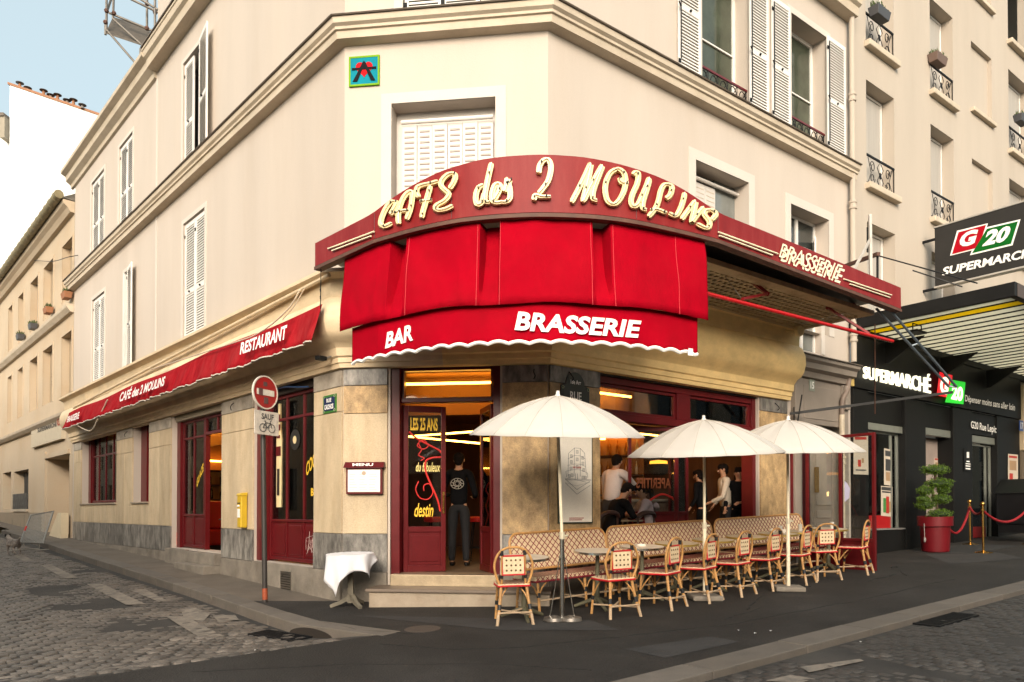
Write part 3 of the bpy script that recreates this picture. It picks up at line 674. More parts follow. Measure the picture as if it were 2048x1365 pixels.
# chamfer: folding metal shutter of six leaves
surround(FC,cw[0],cw[1],5.2,7.52,.15,.014); surround(FC,cu[0],cu[1],8.74,11.2,.13,.014)
a,b=cw[0]+.10,cw[1]-.06; n=6
MB().tube([(a,.16,7.33),(b,.16,7.33)],.03,10).build('shutter_rail',WHITE,cafe,FC.M)
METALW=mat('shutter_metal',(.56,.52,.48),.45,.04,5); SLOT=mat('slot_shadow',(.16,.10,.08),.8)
for i in range(n):
    x0=a+(b-a)*i/n+.003; x1=a+(b-a)*(i+1)/n-.003; yy=.19+(.012 if i%2 else 0)
    lf=MB().box(x0,x1,yy,yy+.02,5.2,7.29).build('shutter_leaf',METALW,cafe,FC.M,bev=.003)
    mb=MB(); z=5.3; me=None
    while z<7.2:
        m=MB().hexa([(0,0,0),(x1-x0-.07,0,0),(x1-x0-.07,.004,0),(0,.004,0),(0,-.010,.020),(x1-x0-.07,-.010,.020),(x1-x0-.07,.004,.024),(0,.004,.024)]) if me is None else None
        Mz=FC.M@T(x0+.035,yy-.003,z)
        if me is None: me=m.build('slat',METALW,lf,Mz).data
        else: link('slat',me,lf,Mz)
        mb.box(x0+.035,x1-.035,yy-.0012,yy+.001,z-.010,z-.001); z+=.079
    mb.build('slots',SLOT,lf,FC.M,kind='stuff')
m=(cu[0]+cu[1])/2
for p,q in ((cu[0]+.02,m-.004),(m+.004,cu[1]-.02)): shutter(FC,p,q,8.75,11.15,.02)
MB().quad((cw[0],.27,5.2),(cw[1],.27,5.2),(cw[1],.27,7.52),(cw[0],.27,7.52)).build('window_back',METALW,cafe,FC.M)
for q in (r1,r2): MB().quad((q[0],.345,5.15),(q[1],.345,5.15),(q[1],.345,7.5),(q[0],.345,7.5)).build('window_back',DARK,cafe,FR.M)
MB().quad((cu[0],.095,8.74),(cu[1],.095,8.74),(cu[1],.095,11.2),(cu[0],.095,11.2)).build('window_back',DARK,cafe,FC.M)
# main street face: windows
for q in (r1,r2): surround(FR,*q,.17,.014)
for q in (ra,rb): surround(FR,*q,.12,.014)
a,b,c,d=r1; mm=a+(b-a)*.58
for k in range(3):
    x0=a+.02+(mm-a)*k/3; x1=a+.02+(mm-a)*(k+1)/3-.006; lf=MB().box(x0,x1,.26,.28,5.15,7.32).build('shutter_leaf',IVORY if 0 else METALW,cafe,FR.M,bev=.003)
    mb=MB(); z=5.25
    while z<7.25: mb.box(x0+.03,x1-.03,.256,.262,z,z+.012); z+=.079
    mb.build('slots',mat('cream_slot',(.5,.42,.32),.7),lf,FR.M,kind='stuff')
MB().box(mm+.02,b,.29,.34,5.15,7.5).build('window',BGLASS,cafe,FR.M)
MB().tube([(a,.22,7.36),(b,.22,7.36)],.03,10).build('shutter_rail',METALW,cafe,FR.M)
sash(FR,r2[0],r2[1],5.15,7.46,.28,dark=DGLASS,bars=(6.9,),cur=False)
M=FR.M@T(r2[1]-.28,.10,0)@RZ(35); MB().box(0,.30,0,.03,5.15,7.1).build('shutter_leaf',METALW,cafe,M)
for q,wl,wr in ((ra,(1358,1402),(1501,1538)),(rb,(1545,1581),(1656,1692))):
    a,b,c,d=q; sash(FR,a,b,c,d,.30,dark=mat('green_grey_glass',(.055,.065,.045),.1,.3,2),bars=(9.9,),mull=False,cur=False,wd=.07)
    for w_,yy in ((wl,150),(wr,250)):
        x0,x1=FR(w_[0],yy,.05)[0],FR(w_[1],yy,.05)[0]; shutter(FR,x0,x1,8.76,d+.02,-.055)
        mb=MB().tube([(x0+.03,-.075,9.0),(x0+.03,-.075,d-.1)],.009,6); mb.tube([(x0+.03,-.08,9.85),(x0-.02,-.11,9.80),(x0-.05,-.10,9.88)],.012,6); mb.build('shutter_latch',IRON,cafe,FR.M)
    # low railing with red handrail
    rl=MB().box(a,b,.045,.075,c+.44,c+.475).build('railing',mat('dark_red_rail',(.12,.01,.015),.4),cafe,FR.M)
    mb=MB().box(a,b,.05,.07,c+.06,c+.075); n=5
    for i in range(n):
        x=a+(b-a)*(i+.5)/n; r=(b-a)/n*.36
        mb.tube([(x+r*math.cos(k*.5),.06,c+.25+.16*math.sin(k*.5)) for k in range(13)],.009,5)
        mb.tube([(x-r,.06,c+.08),(x+r,.06,c+.43)],.007,5).tube([(x+r*1.2,.06,c+.08),(x+r*1.2,.06,c+.44)],.008,5)
    mb.build('ironwork',IRON,rl,FR.M)
mb=MB(); 
q=(5.95,6.9,4.75,6.0); sash(FR,*q,.12,fm=WHITE,dark=BGLASS,cur=False); surround(FR,*q,.12,.014)

CR=mat('asphalt_crack',(.010,.009,.008),.9)
def crack(pxs,w=.006):
    pts=[]
    for (x0,y0),(x1,y1) in zip(pxs,pxs[1:]):
        for k in range(6):
            t=k/6; P=G(x0+(x1-x0)*t+random.uniform(-3,3),y0+(y1-y0)*t+random.uniform(-1,1)); pts.append(P+Vector((0,0,.006)))
    m=MB(); m.tube(pts,[w*random.uniform(.5,1.4) for _ in pts],4,flat=1); m.build('crack',CR,apron,Matrix.Identity(4))
crack([(1525,1190),(1512,1203),(1500,1212),(1497,1222)],.010); crack([(1560,1165),(1600,1172),(1625,1176)],.010); crack([(1450,1240),(1490,1228),(1530,1215)],.004)
crack([(1735,1163),(1790,1150),(1760,1158)],.012); crack([(1800,1142),(1815,1155)],.008); crack([(1785,1137),(1795,1134)],.015)
crack([(760,1290),(900,1300),(1050,1296),(1240,1275),(1450,1252),(1700,1205),(1950,1150)],.004); crack([(640,1245),(720,1262),(850,1270)],.004); crack([(380,1345),(700,1330),(1000,1330),(1220,1345)],.003)
PT=mat('asphalt_patch',(.032,.029,.0275),.9,.25,3,.8,80,fine=.6)
for q in ([(700,1232),(1000,1262),(1240,1262),(1180,1242)],[(1850,1110),(1990,1105),(2048,1118),(1900,1130)],[(1250,1300),(1420,1275),(1480,1285),(1330,1318)]):
    P=[(G(x,y).x,G(x,y).y) for x,y in q]; sheet('asphalt_patch',P,lambda X,Y:gz(X,Y)+.0075,PT,.4,apron)
# ================================================================ SHOPFRONT JOINERY (parts of the cafe)
def glazing(F,x0,x1,z0,z1,y,cols,rows,fw=.06,bar=.045,panel=None,name='window',skip=()):
    """burgundy timber frame; cols and rows are inner positions of bars; panel: height of the solid foot"""
    mb=MB().box(x0,x0+fw,y,y+.07,z0,z1).box(x1-fw,x1,y,y+.07,z0,z1).box(x0+fw,x1-fw,y,y+.07,z0,z0+fw).box(x0+fw,x1-fw,y,y+.07,z1-fw,z1)
    zb=panel if panel else z0+fw
    X=[x0+fw]+list(cols)+[x1-fw]; Z=[zb]+list(rows)+[z1-fw]
    for c in cols: mb.box(c-bar/2,c+bar/2,y+.008,y+.062,z0+fw,z1-fw)
    if panel: mb.box(x0+fw,x1-fw,y+.002,y+.066,panel-bar,panel)
    for r in rows: mb.box(x0+fw,x1-fw,y+.010,y+.06,r-bar/2,r+bar/2)
    w=mb.build(name,RED,cafe,F.M,bev=.006)
    for i in range(len(X)-1):
        a=X[i]+(bar/2 if i else 0); b=X[i+1]-(bar/2 if i<len(X)-2 else 0)
        if panel:
            MB().box(a,b,y+.03,y+.05,z0+fw,panel-bar).box(a+.05,b-.05,y+.018,y+.03,z0+fw+.05,panel-bar-.05).build('panel',RED,w,F.M,bev=.006)
        for k in range(len(Z)-1):
            if (i,k) in skip: continue
            c=Z[k]+(bar/2 if k else 0); d=Z[k+1]-(bar/2 if k<len(Z)-2 else 0)
            MB().box(a,b,y+.032,y+.038,c,d).build('pane',GLASS,w,F.M)
    return w
zt=3.84
# side street windows
fx=lambda px:FL(px,930,-.2)[0]
w1=glazing(FL,-14.6,-11.27,1.92,3.84,.20,[-13.95,-13.25,-12.5,-11.9],[3.25])
w2=glazing(FL,-9.45,-8.67,1.92,3.84,.20,[-9.05],[3.2])
MB().box(-14.85,-14.6,.16,.28,1.9,3.84).build('jamb',RED,cafe,FL.M); MB().box(-9.89,-9.45,.16,.28,1.9,3.84).build('jamb',RED,cafe,FL.M)
# door bay: roller box, sidelight with panel, open doorway
MB().box(-7.16,-4.41,.06,.26,3.60,3.83).build('roller_shutter_box',mat('zinc_box',(.30,.25,.18),.5,.1,6),cafe,FL.M,bev=.01)
mb=MB(); [mb.box(-7.15,-4.42,.052,.06,3.61+.045*i,3.645+.045*i) for i in range(5)]; mb.build('roller_slats',mat('zinc_box',(.3,.25,.18)),cafe,FL.M,kind='stuff')
MB().box(-7.17,-6.98,.10,.28,.9,3.60).build('jamb',RED,cafe,FL.M)
w3=glazing(FL,-6.98,-5.72,.92,3.60,.15,[-6.35],[3.22],panel=1.62,name='sidelight')
glazing(FL,-5.72,-4.42,3.22,3.60,.15,[-5.1],[],name='transom_window')
MB().box(-5.72,-5.66,.15,.24,.9,3.22).box(-4.48,-4.41,.15,.24,.9,3.22).build('door_frame',RED,cafe,FL.M)
# large bay at the corner
w4=glazing(FL,-2.72,-.85,.86,3.62,.14,[-2.10,-1.5],[3.22],panel=1.55,name='shop_window')
MB().box(-2.99,-2.72,.04,.3,.84,3.83).build('jamb',RED,cafe,FL.M)
MB().box(-2.72,-.84,.08,.28,3.62,3.83).build('blind_box',mat('dark_housing',(.03,.022,.018),.6),cafe,FL.M)
MB().tube([FL.w(-2.6+.3*i,.0+.02*math.sin(i*1.4),3.66+.05*math.sin(i*.9)) for i in range(6)],.014,6).build('cable',mat('blue_cable',(.02,.06,.16),.4),cafe,Matrix.Identity(4))
# corner entrance
dz0=.80
mb=MB().box(.69,.82,.04,.30,dz0-.02,3.84).box(2.16,2.29,.04,.30,dz0-.02,3.84).box(.82,2.16,.04,.30,3.76,3.84).box(.82,2.16,.10,.24,3.24,3.31)
fr=mb.build('door_frame',RED,cafe,FC.M,bev=.01)
MB().box(.84,2.14,.16,.165,3.31,3.70).build('transom_pane',GLASS,fr,FC.M); MB().box(.82,.86,.12,.22,3.31,3.76).box(2.12,2.16,.12,.22,3.31,3.76).box(.86,2.12,.12,.22,3.70,3.76).build('transom_frame',RED,fr,FC.M)
def door_leaf(M,w,h=2.42,pw=.07,hand=1):
    zb=dz0
    mb=MB().box(0,pw,0,.045,zb,zb+h).box(w-pw,w,0,.045,zb,zb+h).box(pw,w-pw,0,.045,zb,zb+.10).box(pw,w-pw,0,.045,zb+h-.09,zb+h).box(pw,w-pw,0,.045,zb+.58,zb+.66)
    d=mb.build('door',RED,cafe,M,bev=.006)
    MB().box(pw,w-pw,.02,.03,zb+.10,zb+.58).box(pw+.04,w-pw-.04,.008,.02,zb+.15,zb+.53).build('panel',RED,d,M,bev=.006)
    MB().box(pw,w-pw,.02,.025,zb+.66,zb+h-.09).build('pane',GLASS,d,M)
    MB().tube([(w-pw*.5,-.03,zb+.9),(w-pw*.5,-.03,zb+1.12)],.010,8).box(w-pw*.7,w-pw*.3,-.01,.0,zb+.85,zb+1.17).build('handle',BRASS,d,M)
    return d
ML=FC.M@T(.83,.20,0)@RZ(22); dleft=door_leaf(ML,.62)
MR_=FC.M@T(2.15,.20,0)@RZ(114); dright=door_leaf(MR_,.62)
# lettering on the left door pane
def flat_text(name,s,mt,parent,M,x0,x1,z0,z1,y,bold=.03,shear=0,rise=0,arc=0):
    mb=MB(); text_mb(mb,s,lambda u,v:(x0+(x1-x0)*u,y,z0+(z1-z0)*v+rise*u+arc*(1-(2*u-1)**2)),bold,shear); return mb.build(name,mt,parent,M,keep=True)
GOLD=mat('yellow_print',(.85,.52,.03),.5,.03,8); 
flat_text('lettering','LES 25 ANS',GOLD,dleft,ML,.10,.50,2.86,3.05,.015)
flat_text('lettering','du fabuleux',mat('pale_print',(.85,.70,.25),.5),dleft,ML,.18,.54,2.26,2.40,.015,bold=.012,shear=.3)
flat_text('lettering','destin',GOLD,dleft,ML,.16,.44,1.60,1.80,.015,bold=.015,shear=.35)
REDPR=mat('red_print',(.62,.015,.01),.5)
def ribbon(pts,r,M,parent,mt,name='painted_ribbon',n=6):
    c=catmull([(x,.014,z) for x,z in pts],n); return MB().tube([(p.x,.016,p.z) for p in c],r,6,flat=1).build(name,mt,parent,M)
ribbon([(.08,2.84),(.2,2.74),(.36,2.66),(.52,2.58),(.55,2.54)],.014,ML,dleft,REDPR)
ribbon([(.55,2.48),(.4,2.46),(.32,2.40),(.33,2.25),(.40,2.08),(.5,1.85),(.54,1.68)],.014,ML,dleft,REDPR)
ribbon([(.24,2.70),(.2,2.64),(.28,2.59),(.36,2.64),(.3,2.72),(.22,2.68),(.26,2.58),(.22,2.50),(.3,2.46),(.25,2.42)],.008,ML,dleft,REDPR)
ribbon([(.22,2.12),(.18,2.0),(.24,1.88),(.36,1.86),(.43,1.96),(.38,2.08),(.3,2.06),(.3,1.98)],.008,ML,dleft,REDPR)
ribbon([(.2,2.1),(.36,2.0),(.22,1.9),(.36,1.75),(.25,1.62),(.4,1.45),(.3,1.3),(.2,1.2)],.010,MR_,dright,REDPR)
# pane lettering on the side street
flat_text('lettering','COCKTAILS',GOLD,w4,FL.M,-1.44,-.72,2.22,2.44,.165,rise=.10,arc=.12)
flat_text('lettering','BIÈRES',GOLD,w4,FL.M,-1.28,-.80,1.92,2.08,.165)
flat_text('lettering','GLACES',GOLD,w3,FL.M,-6.22,-5.80,2.15,2.32,.175,rise=.38,arc=.03)
def disc_sticker(F,x,z,y,parent):
    MB().lathe([(0.001,0),(.17,0),(.17,.004),(.001,.004)],28).xf(T(x,y,z)@RX(90)).build('round_sticker',mat('vinyl_black',(.02,.018,.016),.35),parent,F.M)
    MB().lathe([(.06,0),(.065,0.003),(.03,.003),(.001,.002)],20).xf(T(x,y-.006,z)@RX(90)).build('sticker_label',CREAM,parent,F.M)
disc_sticker(FL,-1.82,2.85,.165,w4); disc_sticker(FL,-8.86,2.85,.225,w2)
# bottle shaped sticker
b=MB().lathe([(.0,0),(.10,0),(.105,.2),(.11,1.15),(.06,1.35),(.05,1.75),(.0,1.76)],10).xf(T(-2.42,.175,1.75)@Matrix.Diagonal((1,.08,1,1)))
b.build('bottle_sticker',CREAM,w4,FL.M)
for z,h in ((3.05,.10),(3.24,.08),(2.92,.05)): MB().box(-2.475,-2.365,.158,.163,z,z+h).build('sticker_band',RED,w4,FL.M)
MB().box(-2.50,-2.34,.156,.161,2.62,2.78).build('sticker_band',RED,w4,FL.M); MB().box(-2.46,-2.38,.156,.161,1.95,2.4).build('sticker_label',DARK,w4,FL.M)
# white scratched tags on the foot panel
random.seed(3)
mb=MB(); x=-1.42
while x<-.92:
    h=random.uniform(.12,.30); z=1.02+random.uniform(0,.1); mb.tube([(x,.158,z),(x+random.uniform(-.03,.05),.158,z+h),(x+.04,.158,z+random.uniform(0,.2))],.005,4); x+=random.uniform(.025,.06)
mb.tube([(-1.42,.158,1.25),(-1.2,.158,1.30),(-1.0,.158,1.22)],.005,4).tube([(-1.4,.158,1.0),(-1.3,.158,1.12),(-1.12,.158,.98),(-.95,.158,1.14)],.005,4)
mb.build('graffiti_tag',mat('chalky_paint',(.45,.35,.32),.7),w4,FL.M)
# folding glazed front on the main street
mb=MB().box(.96,1.04,.06,.30,1.12,3.84).box(4.76,4.87,.06,.30,1.12,3.84).box(1.04,4.76,.08,.28,3.06,3.17).box(1.04,4.76,.08,.28,3.60,3.70).box(2.78,3.10,.08,.28,3.17,3.60).box(1.04,4.76,.08,.28,1.12,1.18)
ff=mb.build('shopfront_frame',RED,cafe,FR.M,bev=.008)
MB().box(.97,4.86,.03,.26,3.70,3.83).build('blind_box',mat('dark_housing',(.03,.022,.018),.6),cafe,FR.M)
for a,b in ((1.04,2.78),(3.10,4.76)):
    f=MB().box(a,b,.12,.2,3.17,3.22).box(a,b,.12,.2,3.55,3.60).box(a,a+.05,.12,.2,3.22,3.55).box(b-.05,b,.12,.2,3.22,3.55).build('transom_frame',RED,ff,FR.M,bev=.005)
    MB().box(a+.05,b-.05,.155,.16,3.22,3.55).build('transom_pane',GLASS,ff,FR.M)
def leaf(M,w,z0=1.18,z1=3.05,fw=.055):
    d=MB().box(0,fw,0,.04,z0,z1).box(w-fw,w,0,.04,z0,z1).box(fw,w-fw,0,.04,z0,z0+.09).box(fw,w-fw,0,.04,z1-.07,z1).box(fw,w-fw,0,.04,z0+.45,z0+.5).build('folding_leaf',RED,cafe,M,bev=.005)
    MB().box(fw,w-fw,.018,.023,z0+.5,z1-.07).build('pane',GLASS,d,M); MB().box(fw,w-fw,.018,.023,z0+.09,z0+.45).build('panel',RED,d,M); return d
M1=FR.M@T(2.80,.12,0)@RZ(156); l1=leaf(M1,.85)      # folded out of the opening
M2=FR.M@T(2.82,.14,0); l2=leaf(M2,.30); M3=FR.M@T(3.14,.16,0)@RZ(78); l3=leaf(M3,.5)
mb=MB(); text_mb(mb,'APERITIFS',lambda u,v:(.12+.6*u*1.0,.045,2.05+.17*v),.02); mb.build('lettering',mat('amber_print',(.22,.05,.008),.6),l1,M1,keep=True)
ribbon([(.08,1.9),(.3,1.95),(.6,1.75),(.78,1.5)],.018,M1,l1,REDPR); ribbon([(.1,1.5),(.2,1.75),(.4,1.9)],.02,M3,l3,REDPR)

# ================================================================ INTERIOR
def wp(F,x,y): p=F.w(x,y); return (p.x,p.y)
plan=[wp(FL,-8.9,.33),wp(FL,-.12,.33),wp(FC,.1,.33),wp(FC,CW-.1,.33),wp(FR,.12,.33),wp(FR,5.5,.33),wp(FR,5.5,4.6),wp(FC,1.5,7.5),wp(FL,-8.9,4.4)]
MB().prism(plan,.70,.795,'z').build('floor',INTFLOOR,cafe,Matrix.Identity(4))
MB().prism(plan,3.86,3.92,'z').build('ceiling',mat('dark_ceiling',(.13,.05,.02),.5,.2,2),cafe,Matrix.Identity(4))
for a,b in ((5,6),(6,7),(7,8),(8,0)):
    p,q=plan[a],plan[b]; MB().quad((p[0],p[1],.7),(q[0],q[1],.7),(q[0],q[1],3.9),(p[0],p[1],3.9)).build('interior_wall',INTWALL,cafe,Matrix.Identity(4),keep=True)
for F,a,b in ((FL,-8.65,-7.18),(FL,-4.39,-3.0),(FL,-.83,-.12),(FC,.1,.66),(FC,2.30,CW-.1),(FR,.12,.96),(FR,4.87,5.5)):
    p,q=wp(F,a,.32),wp(F,b,.32); MB().quad((p[0],p[1],.7),(q[0],q[1],.7),(q[0],q[1],3.9),(p[0],p[1],3.9)).build('interior_wall',INTWALL,cafe,Matrix.Identity(4),keep=True)
# second room behind the far windows
MB().box(-15.4,-8.95,.33,3.2,.70,.79).build('floor',INTFLOOR,cafe,FL.M); MB().box(-15.4,-8.95,.33,3.2,3.86,3.92).build('ceiling',INTWALL,cafe,FL.M)
MB().box(-15.4,-8.95,3.2,3.3,.7,3.9).box(-15.5,-15.4,.33,3.3,.7,3.9).build('interior_wall',mat('interior_plaster',(.20,.12,.07),.7),cafe,FL.M)
BL=mat('frosted_film',(.62,.60,.52),.6,.05,2)
for a,b,h in ((-14.55,-14.0,2.95),(-13.9,-13.3,3.2),(-13.2,-12.55,2.95)): MB().box(a,b,.245,.25,1.98,h).build('frosted_film',BL,w1,FL.M)
def drape(F,x0,x1,z0,z1,y,mt,parent,n=26,amp=.035):
    m=MB(); q=[(x0+(x1-x0)*i/n,y+amp*math.sin(i*1.9)) for i in range(n+1)]
    for (a,b),(c,d) in zip(q,q[1:]): m.quad((a,b,z0),(c,d,z0),(c,d,z1),(a,b,z1))
    return m.build('curtain',mt,parent,F.M,smooth=True,smooth_ang=80)
RC=mat('red_velvet',(.28,.03,.02),.8,.15,3)
drape(FL,-12.45,-12.1,1.95,3.2,.36,RC,w1); drape(FL,-11.7,-11.4,1.95,3.2,.36,mat('pale_drape',(.4,.33,.26),.8),w1); drape(FL,-9.3,-9.05,1.95,3.2,.34,RC,w2); drape(FL,-6.8,-6.4,1.0,3.3,.40,RC,w3); drape(FL,-2.0,-1.55,1.2,3.25,.5,mat('rose_velvet',(.40,.09,.06),.8,.15,3),w4)
# LED lines: strips under the ceiling
def led(name,pts,r=.016,mt=LED):
    return MB().tube(pts,r,6).build(name,mt,cafe,Matrix.Identity(4))
led('led_strip',[FL.w(-8.6,.75,3.52),FL.w(-6.0,.75,3.52),FL.w(-.6,.75,3.52)]); led('led_strip',[FC.w(.75,.62,3.60),FC.w(2.2,.62,3.60)],.02)
led('led_strip',[FR.w(.5,.8,3.60),FR.w(2.45,.8,3.60)],.02); led('led_strip',[FR.w(3.2,.8,3.58),FR.w(4.55,.8,3.58)],.02)
led('led_strip',[FC.w(-.4,3.2,3.05),FC.w(1.6,2.6,3.1),FC.w(3.6,1.9,3.18)]); led('led_strip',[FC.w(-.6,2.5,3.1),FC.w(1.9,3.6,2.92)])
led('led_strip',[FC.w(1.9,4.6,2.72),FC.w(2.6,4.4,2.74)]); led('led_strip',[FR.w(1.4,3.0,3.0),FR.w(3.2,2.2,3.05)]); led('led_strip',[FR.w(3.3,1.8,3.15),FR.w(5.3,1.9,3.15)])
led('led_strip',[FL.w(-14,.9,3.6),FL.w(-9.2,.9,3.6)])  # extra strip added to brighten the second room
for F_,a_,b_ in ((FR,.2,5.4),(FC,.3,2.6),(FL,-8.5,-.4)): MB().box(a_,b_,1.02,1.06,3.18,3.84).build('amber_glow_beam',AMBERWALL,cafe,F_.M)  # beams added behind the transoms, LED glow put in their amber colour
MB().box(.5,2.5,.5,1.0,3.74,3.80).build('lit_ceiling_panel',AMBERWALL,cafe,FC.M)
# bar counter with back shelves of bottles, stools
def inside(name,label,cat,M,group=None): return thing(name,label,cat,M,group)
Mb=FC.M@T(1.75,3.5,.795)@RZ(-12)
bar=inside('bar_counter','dark bar counter inside the café seen through the open corner door','bar counter',Mb)
MB().box(-.1,3.2,0,.6,0,1.05).build('counter_body',mat('mosaic_dark',(.16,.11,.08),.5,.3,12,stain=(.05,.04,.03),stain_scale=10),bar,bev=.01); MB().box(-.16,3.26,-.06,.66,1.05,1.10).build('counter_top',ZINC,bar,bev=.008)
BT=[mat('bottle_green',(.01,.04,.015),.08,.2,4,spec=.9),mat('bottle_amber',(.25,.08,.01),.1,.2,4,spec=.9),mat('bottle_clear',(.45,.38,.28),.08,.2,4,spec=.9)]
def bottles(M,n,w,group,label):
    pr=[(.0,0),(.035,0),(.037,.02),(.037,.18),(.014,.24),(.013,.31),(.0,.315)]; protos=[None]*3
    for i in range(n):
        k=random.randrange(3); Mi=M@T(w*(i+.5)/n+random.uniform(-.02,.02),0,0)@Matrix.Scale(random.uniform(.85,1.15),4)
        if protos[k] is None: o=MB().lathe(pr,10).build('bottle',BT[k],None,Mi,smooth=True); protos[k]=o
        else: o=copy_tree(protos[k],Mi)
        tag(o,label,'bottle',group)
Ms=FC.M@T(2.35,5.2,.795)@RZ(-12)
sh=inside('back_bar_shelves','glowing back bar shelving behind the counter, deep in the café','shelves',Ms)
MB().box(-.9,2.2,.2,.26,.9,2.5).build('back_panel',mat('mirror_amber',(.30,.13,.04),.25,.2,3),sh)
for z in (1.2,1.6,2.0): MB().box(-.9,2.2,0,.2,z,z+.03).build('shelf',INTWALL,sh)
MB().tube([(-.85,.05,2.42),(2.15,.05,2.42)],.02,6).build('lamp_tube',LED,sh)
for i,z in enumerate((1.23,1.63,2.03)): bottles(Ms@T(-.85,.1,z),16,3.0,'bottles on the back bar','small bottle on the glowing shelves deep behind the open corner door')
def stool(M,label):
    t=thing('bar_stool',label,'bar stool',M); MB().lathe([(0,.70),(.18,.70),(.19,.72),(.19,.77),(.17,.79),(0,.795)],20).build('seat',REDLEATHER,t,smooth=True)
    for k in range(4):
        a=math.pi/4+k*math.pi/2; MB().tube([(.10*math.cos(a),.10*math.sin(a),.70),(.21*math.cos(a),.21*math.sin(a),0)],.012,6).build('leg',BLACK,t)
    MB().tube([(.175*math.cos(i*math.pi/8),.175*math.sin(i*math.pi/8),.25) for i in range(16)],.008,6,closed=True).build('foot_ring',BLACK,t); return t
sx=FC(955,1030,-2.6)[0]; stool(FC.M@T(sx,2.6,.795),'round red bar stool right of the man at the corner door'); sx=FC(872,1030,-2.4)[0]; stool(FC.M@T(sx,2.3,.795),'round red bar stool seen behind the glass of the left door leaf')
# counter and shelves seen through the side-street door
Ms=FL.M@T(-8.25,1.9,.795)@RZ(90)
sh=inside('side_bar_shelves','golden lit bottle shelves seen through the open side-street door','shelves',Ms)
MB().box(-1.6,2.6,.4,.45,.7,2.7).build('back_panel',mat('mirror_amber',(.3,.13,.04),.25),sh)
for z in (1.15,1.5,1.85): MB().box(-1.6,2.6,.18,.4,z,z+.03).build('shelf',INTWALL,sh)
MB().tube([(-1.5,.25,2.1),(2.5,.25,2.1)],.02,6).build('lamp_tube',LED,sh); MB().box(-1.6,2.6,-.3,.1,0,1.0).build('counter_body',INTWALL,sh)
for z in (1.18,1.53): bottles(Ms@T(-1.4,.28,z),16,3.8,'bottles on the side bar','small bottle on the lit shelves seen through the side-street doorway')
Mq=FL.M@T(-7.1,1.0,.795)@RZ(90)
t=inside('red_banquette','red leather banquette just inside the open side-street door','banquette',Mq)
MB().box(-.9,1.6,0,.55,.12,.47).build('seat',REDLEATHER,t,bev=.04); MB().box(-.9,1.6,.5,.66,.47,1.12).build('backrest',REDLEATHER,t,bev=.05); MB().box(-.85,1.55,.05,.5,0,.12).build('plinth',DARK,t)
def cafe_table_in(M,label):
    t=thing('cafe_table',label,'table',M); MB().lathe([(0,.70),(.30,.70),(.31,.715),(.30,.73),(0,.73)],24).build('tabletop',mat('dark_tabletop',(.06,.03,.02),.3),t,smooth=True); MB().lathe([(.22,0),(.2,.02),(.03,.05),(.025,.70)],16).build('pedestal',BLACK,t,smooth=True); return t
t=cafe_table_in(FL.M@T(-5.75,.78,.795),'small dark table inside the open side-street door')
v=tag(MB().lathe([(0,0),(.04,0),(.05,.06),(.03,.14),(.035,.18)],14).build('flower_vase',mat('red_glass_vase',(.5,.03,.02),.15),None,FL.M@T(-5.72,.74,1.525),smooth=True),'small red vase of flowers on the table in the side-street doorway','vase')
mb=MB(); [mb.tube([(0,0,.16),(random.uniform(-.07,.07),random.uniform(-.07,.07),random.uniform(.25,.33))],.003,4) for _ in range(9)]; mb.build('stems',mat('flower_green',(.05,.10,.03)),v)
mb=MB(); [mb.sphere((random.uniform(-.08,.08),random.uniform(-.08,.08),random.uniform(.25,.34)),.018,6) for _ in range(12)]; mb.build('flowers',mat('dusty_flower',(.5,.35,.28)),v)
# wine-rack silhouettes: pendant lamps over the main street window
for k,(x,y) in enumerate(((3.9,1.5),(1.3,1.9))):
    M=FR.M@T(x,y,0); t=thing('pendant_lamp',('dark bowl pendant lamp with amber light behind the right half of the window','amber pendant lamps hanging behind the left half of the window')[k],'pendant lamp',M)
    MB().lathe([(.02,2.35),(.12,2.36),(.20,2.45),(.215,2.55),(.20,2.56)],20).build('bowl',DARK,t,smooth=True); MB().lathe([(0,2.50),(.17,2.52),(.16,2.62),(0,2.64)],14).build('bulb',emit_mat('lamp_glow',(.9,.33,.03),1.6),t); MB().tube([(0,0,2.7),(0,0,3.86)],.008,5).build('cord',BLACK,t)
for k in range(5):
    M=FR.M@T(1.15+.22*(k%3),2.1+.2*(k//3),2.05+.18*(k%2)); tag(MB().lathe([(0,0),(.02,.01),(.03,.06),(.02,.11),(0,.12)],10).build('candle_bulb',emit_mat('lamp_glow2',(1,.6,.2),9),None,M),'tiny warm bulb glowing behind the waiter by the window','bulb','small warm bulbs inside the café')

# ================================================================ ARCHED SIGN
fp=[(630,533),(690,504),(749,478),(825,456),(903,439),(965,431),(1029,426.5),(1095,425),(1188,429),(1273,440),(1369,461),(1436,478),(1530,513),(1620,548),(1710,583),(1802,618)]
ftop=[(630,487),(690,456),(749,425.6),(794,388.5),(830,368),(881,342),(957,320),(1011,313),(1065,310),(1100,309.5),(1170,314.5),(1242.6,329),(1315,352),(1369,379.5),(1436,425.6),(1530,463),(1620,500),(1802,576)]
ZF=5.0
raw=[atz(x,y,ZF) for x,y in fp]
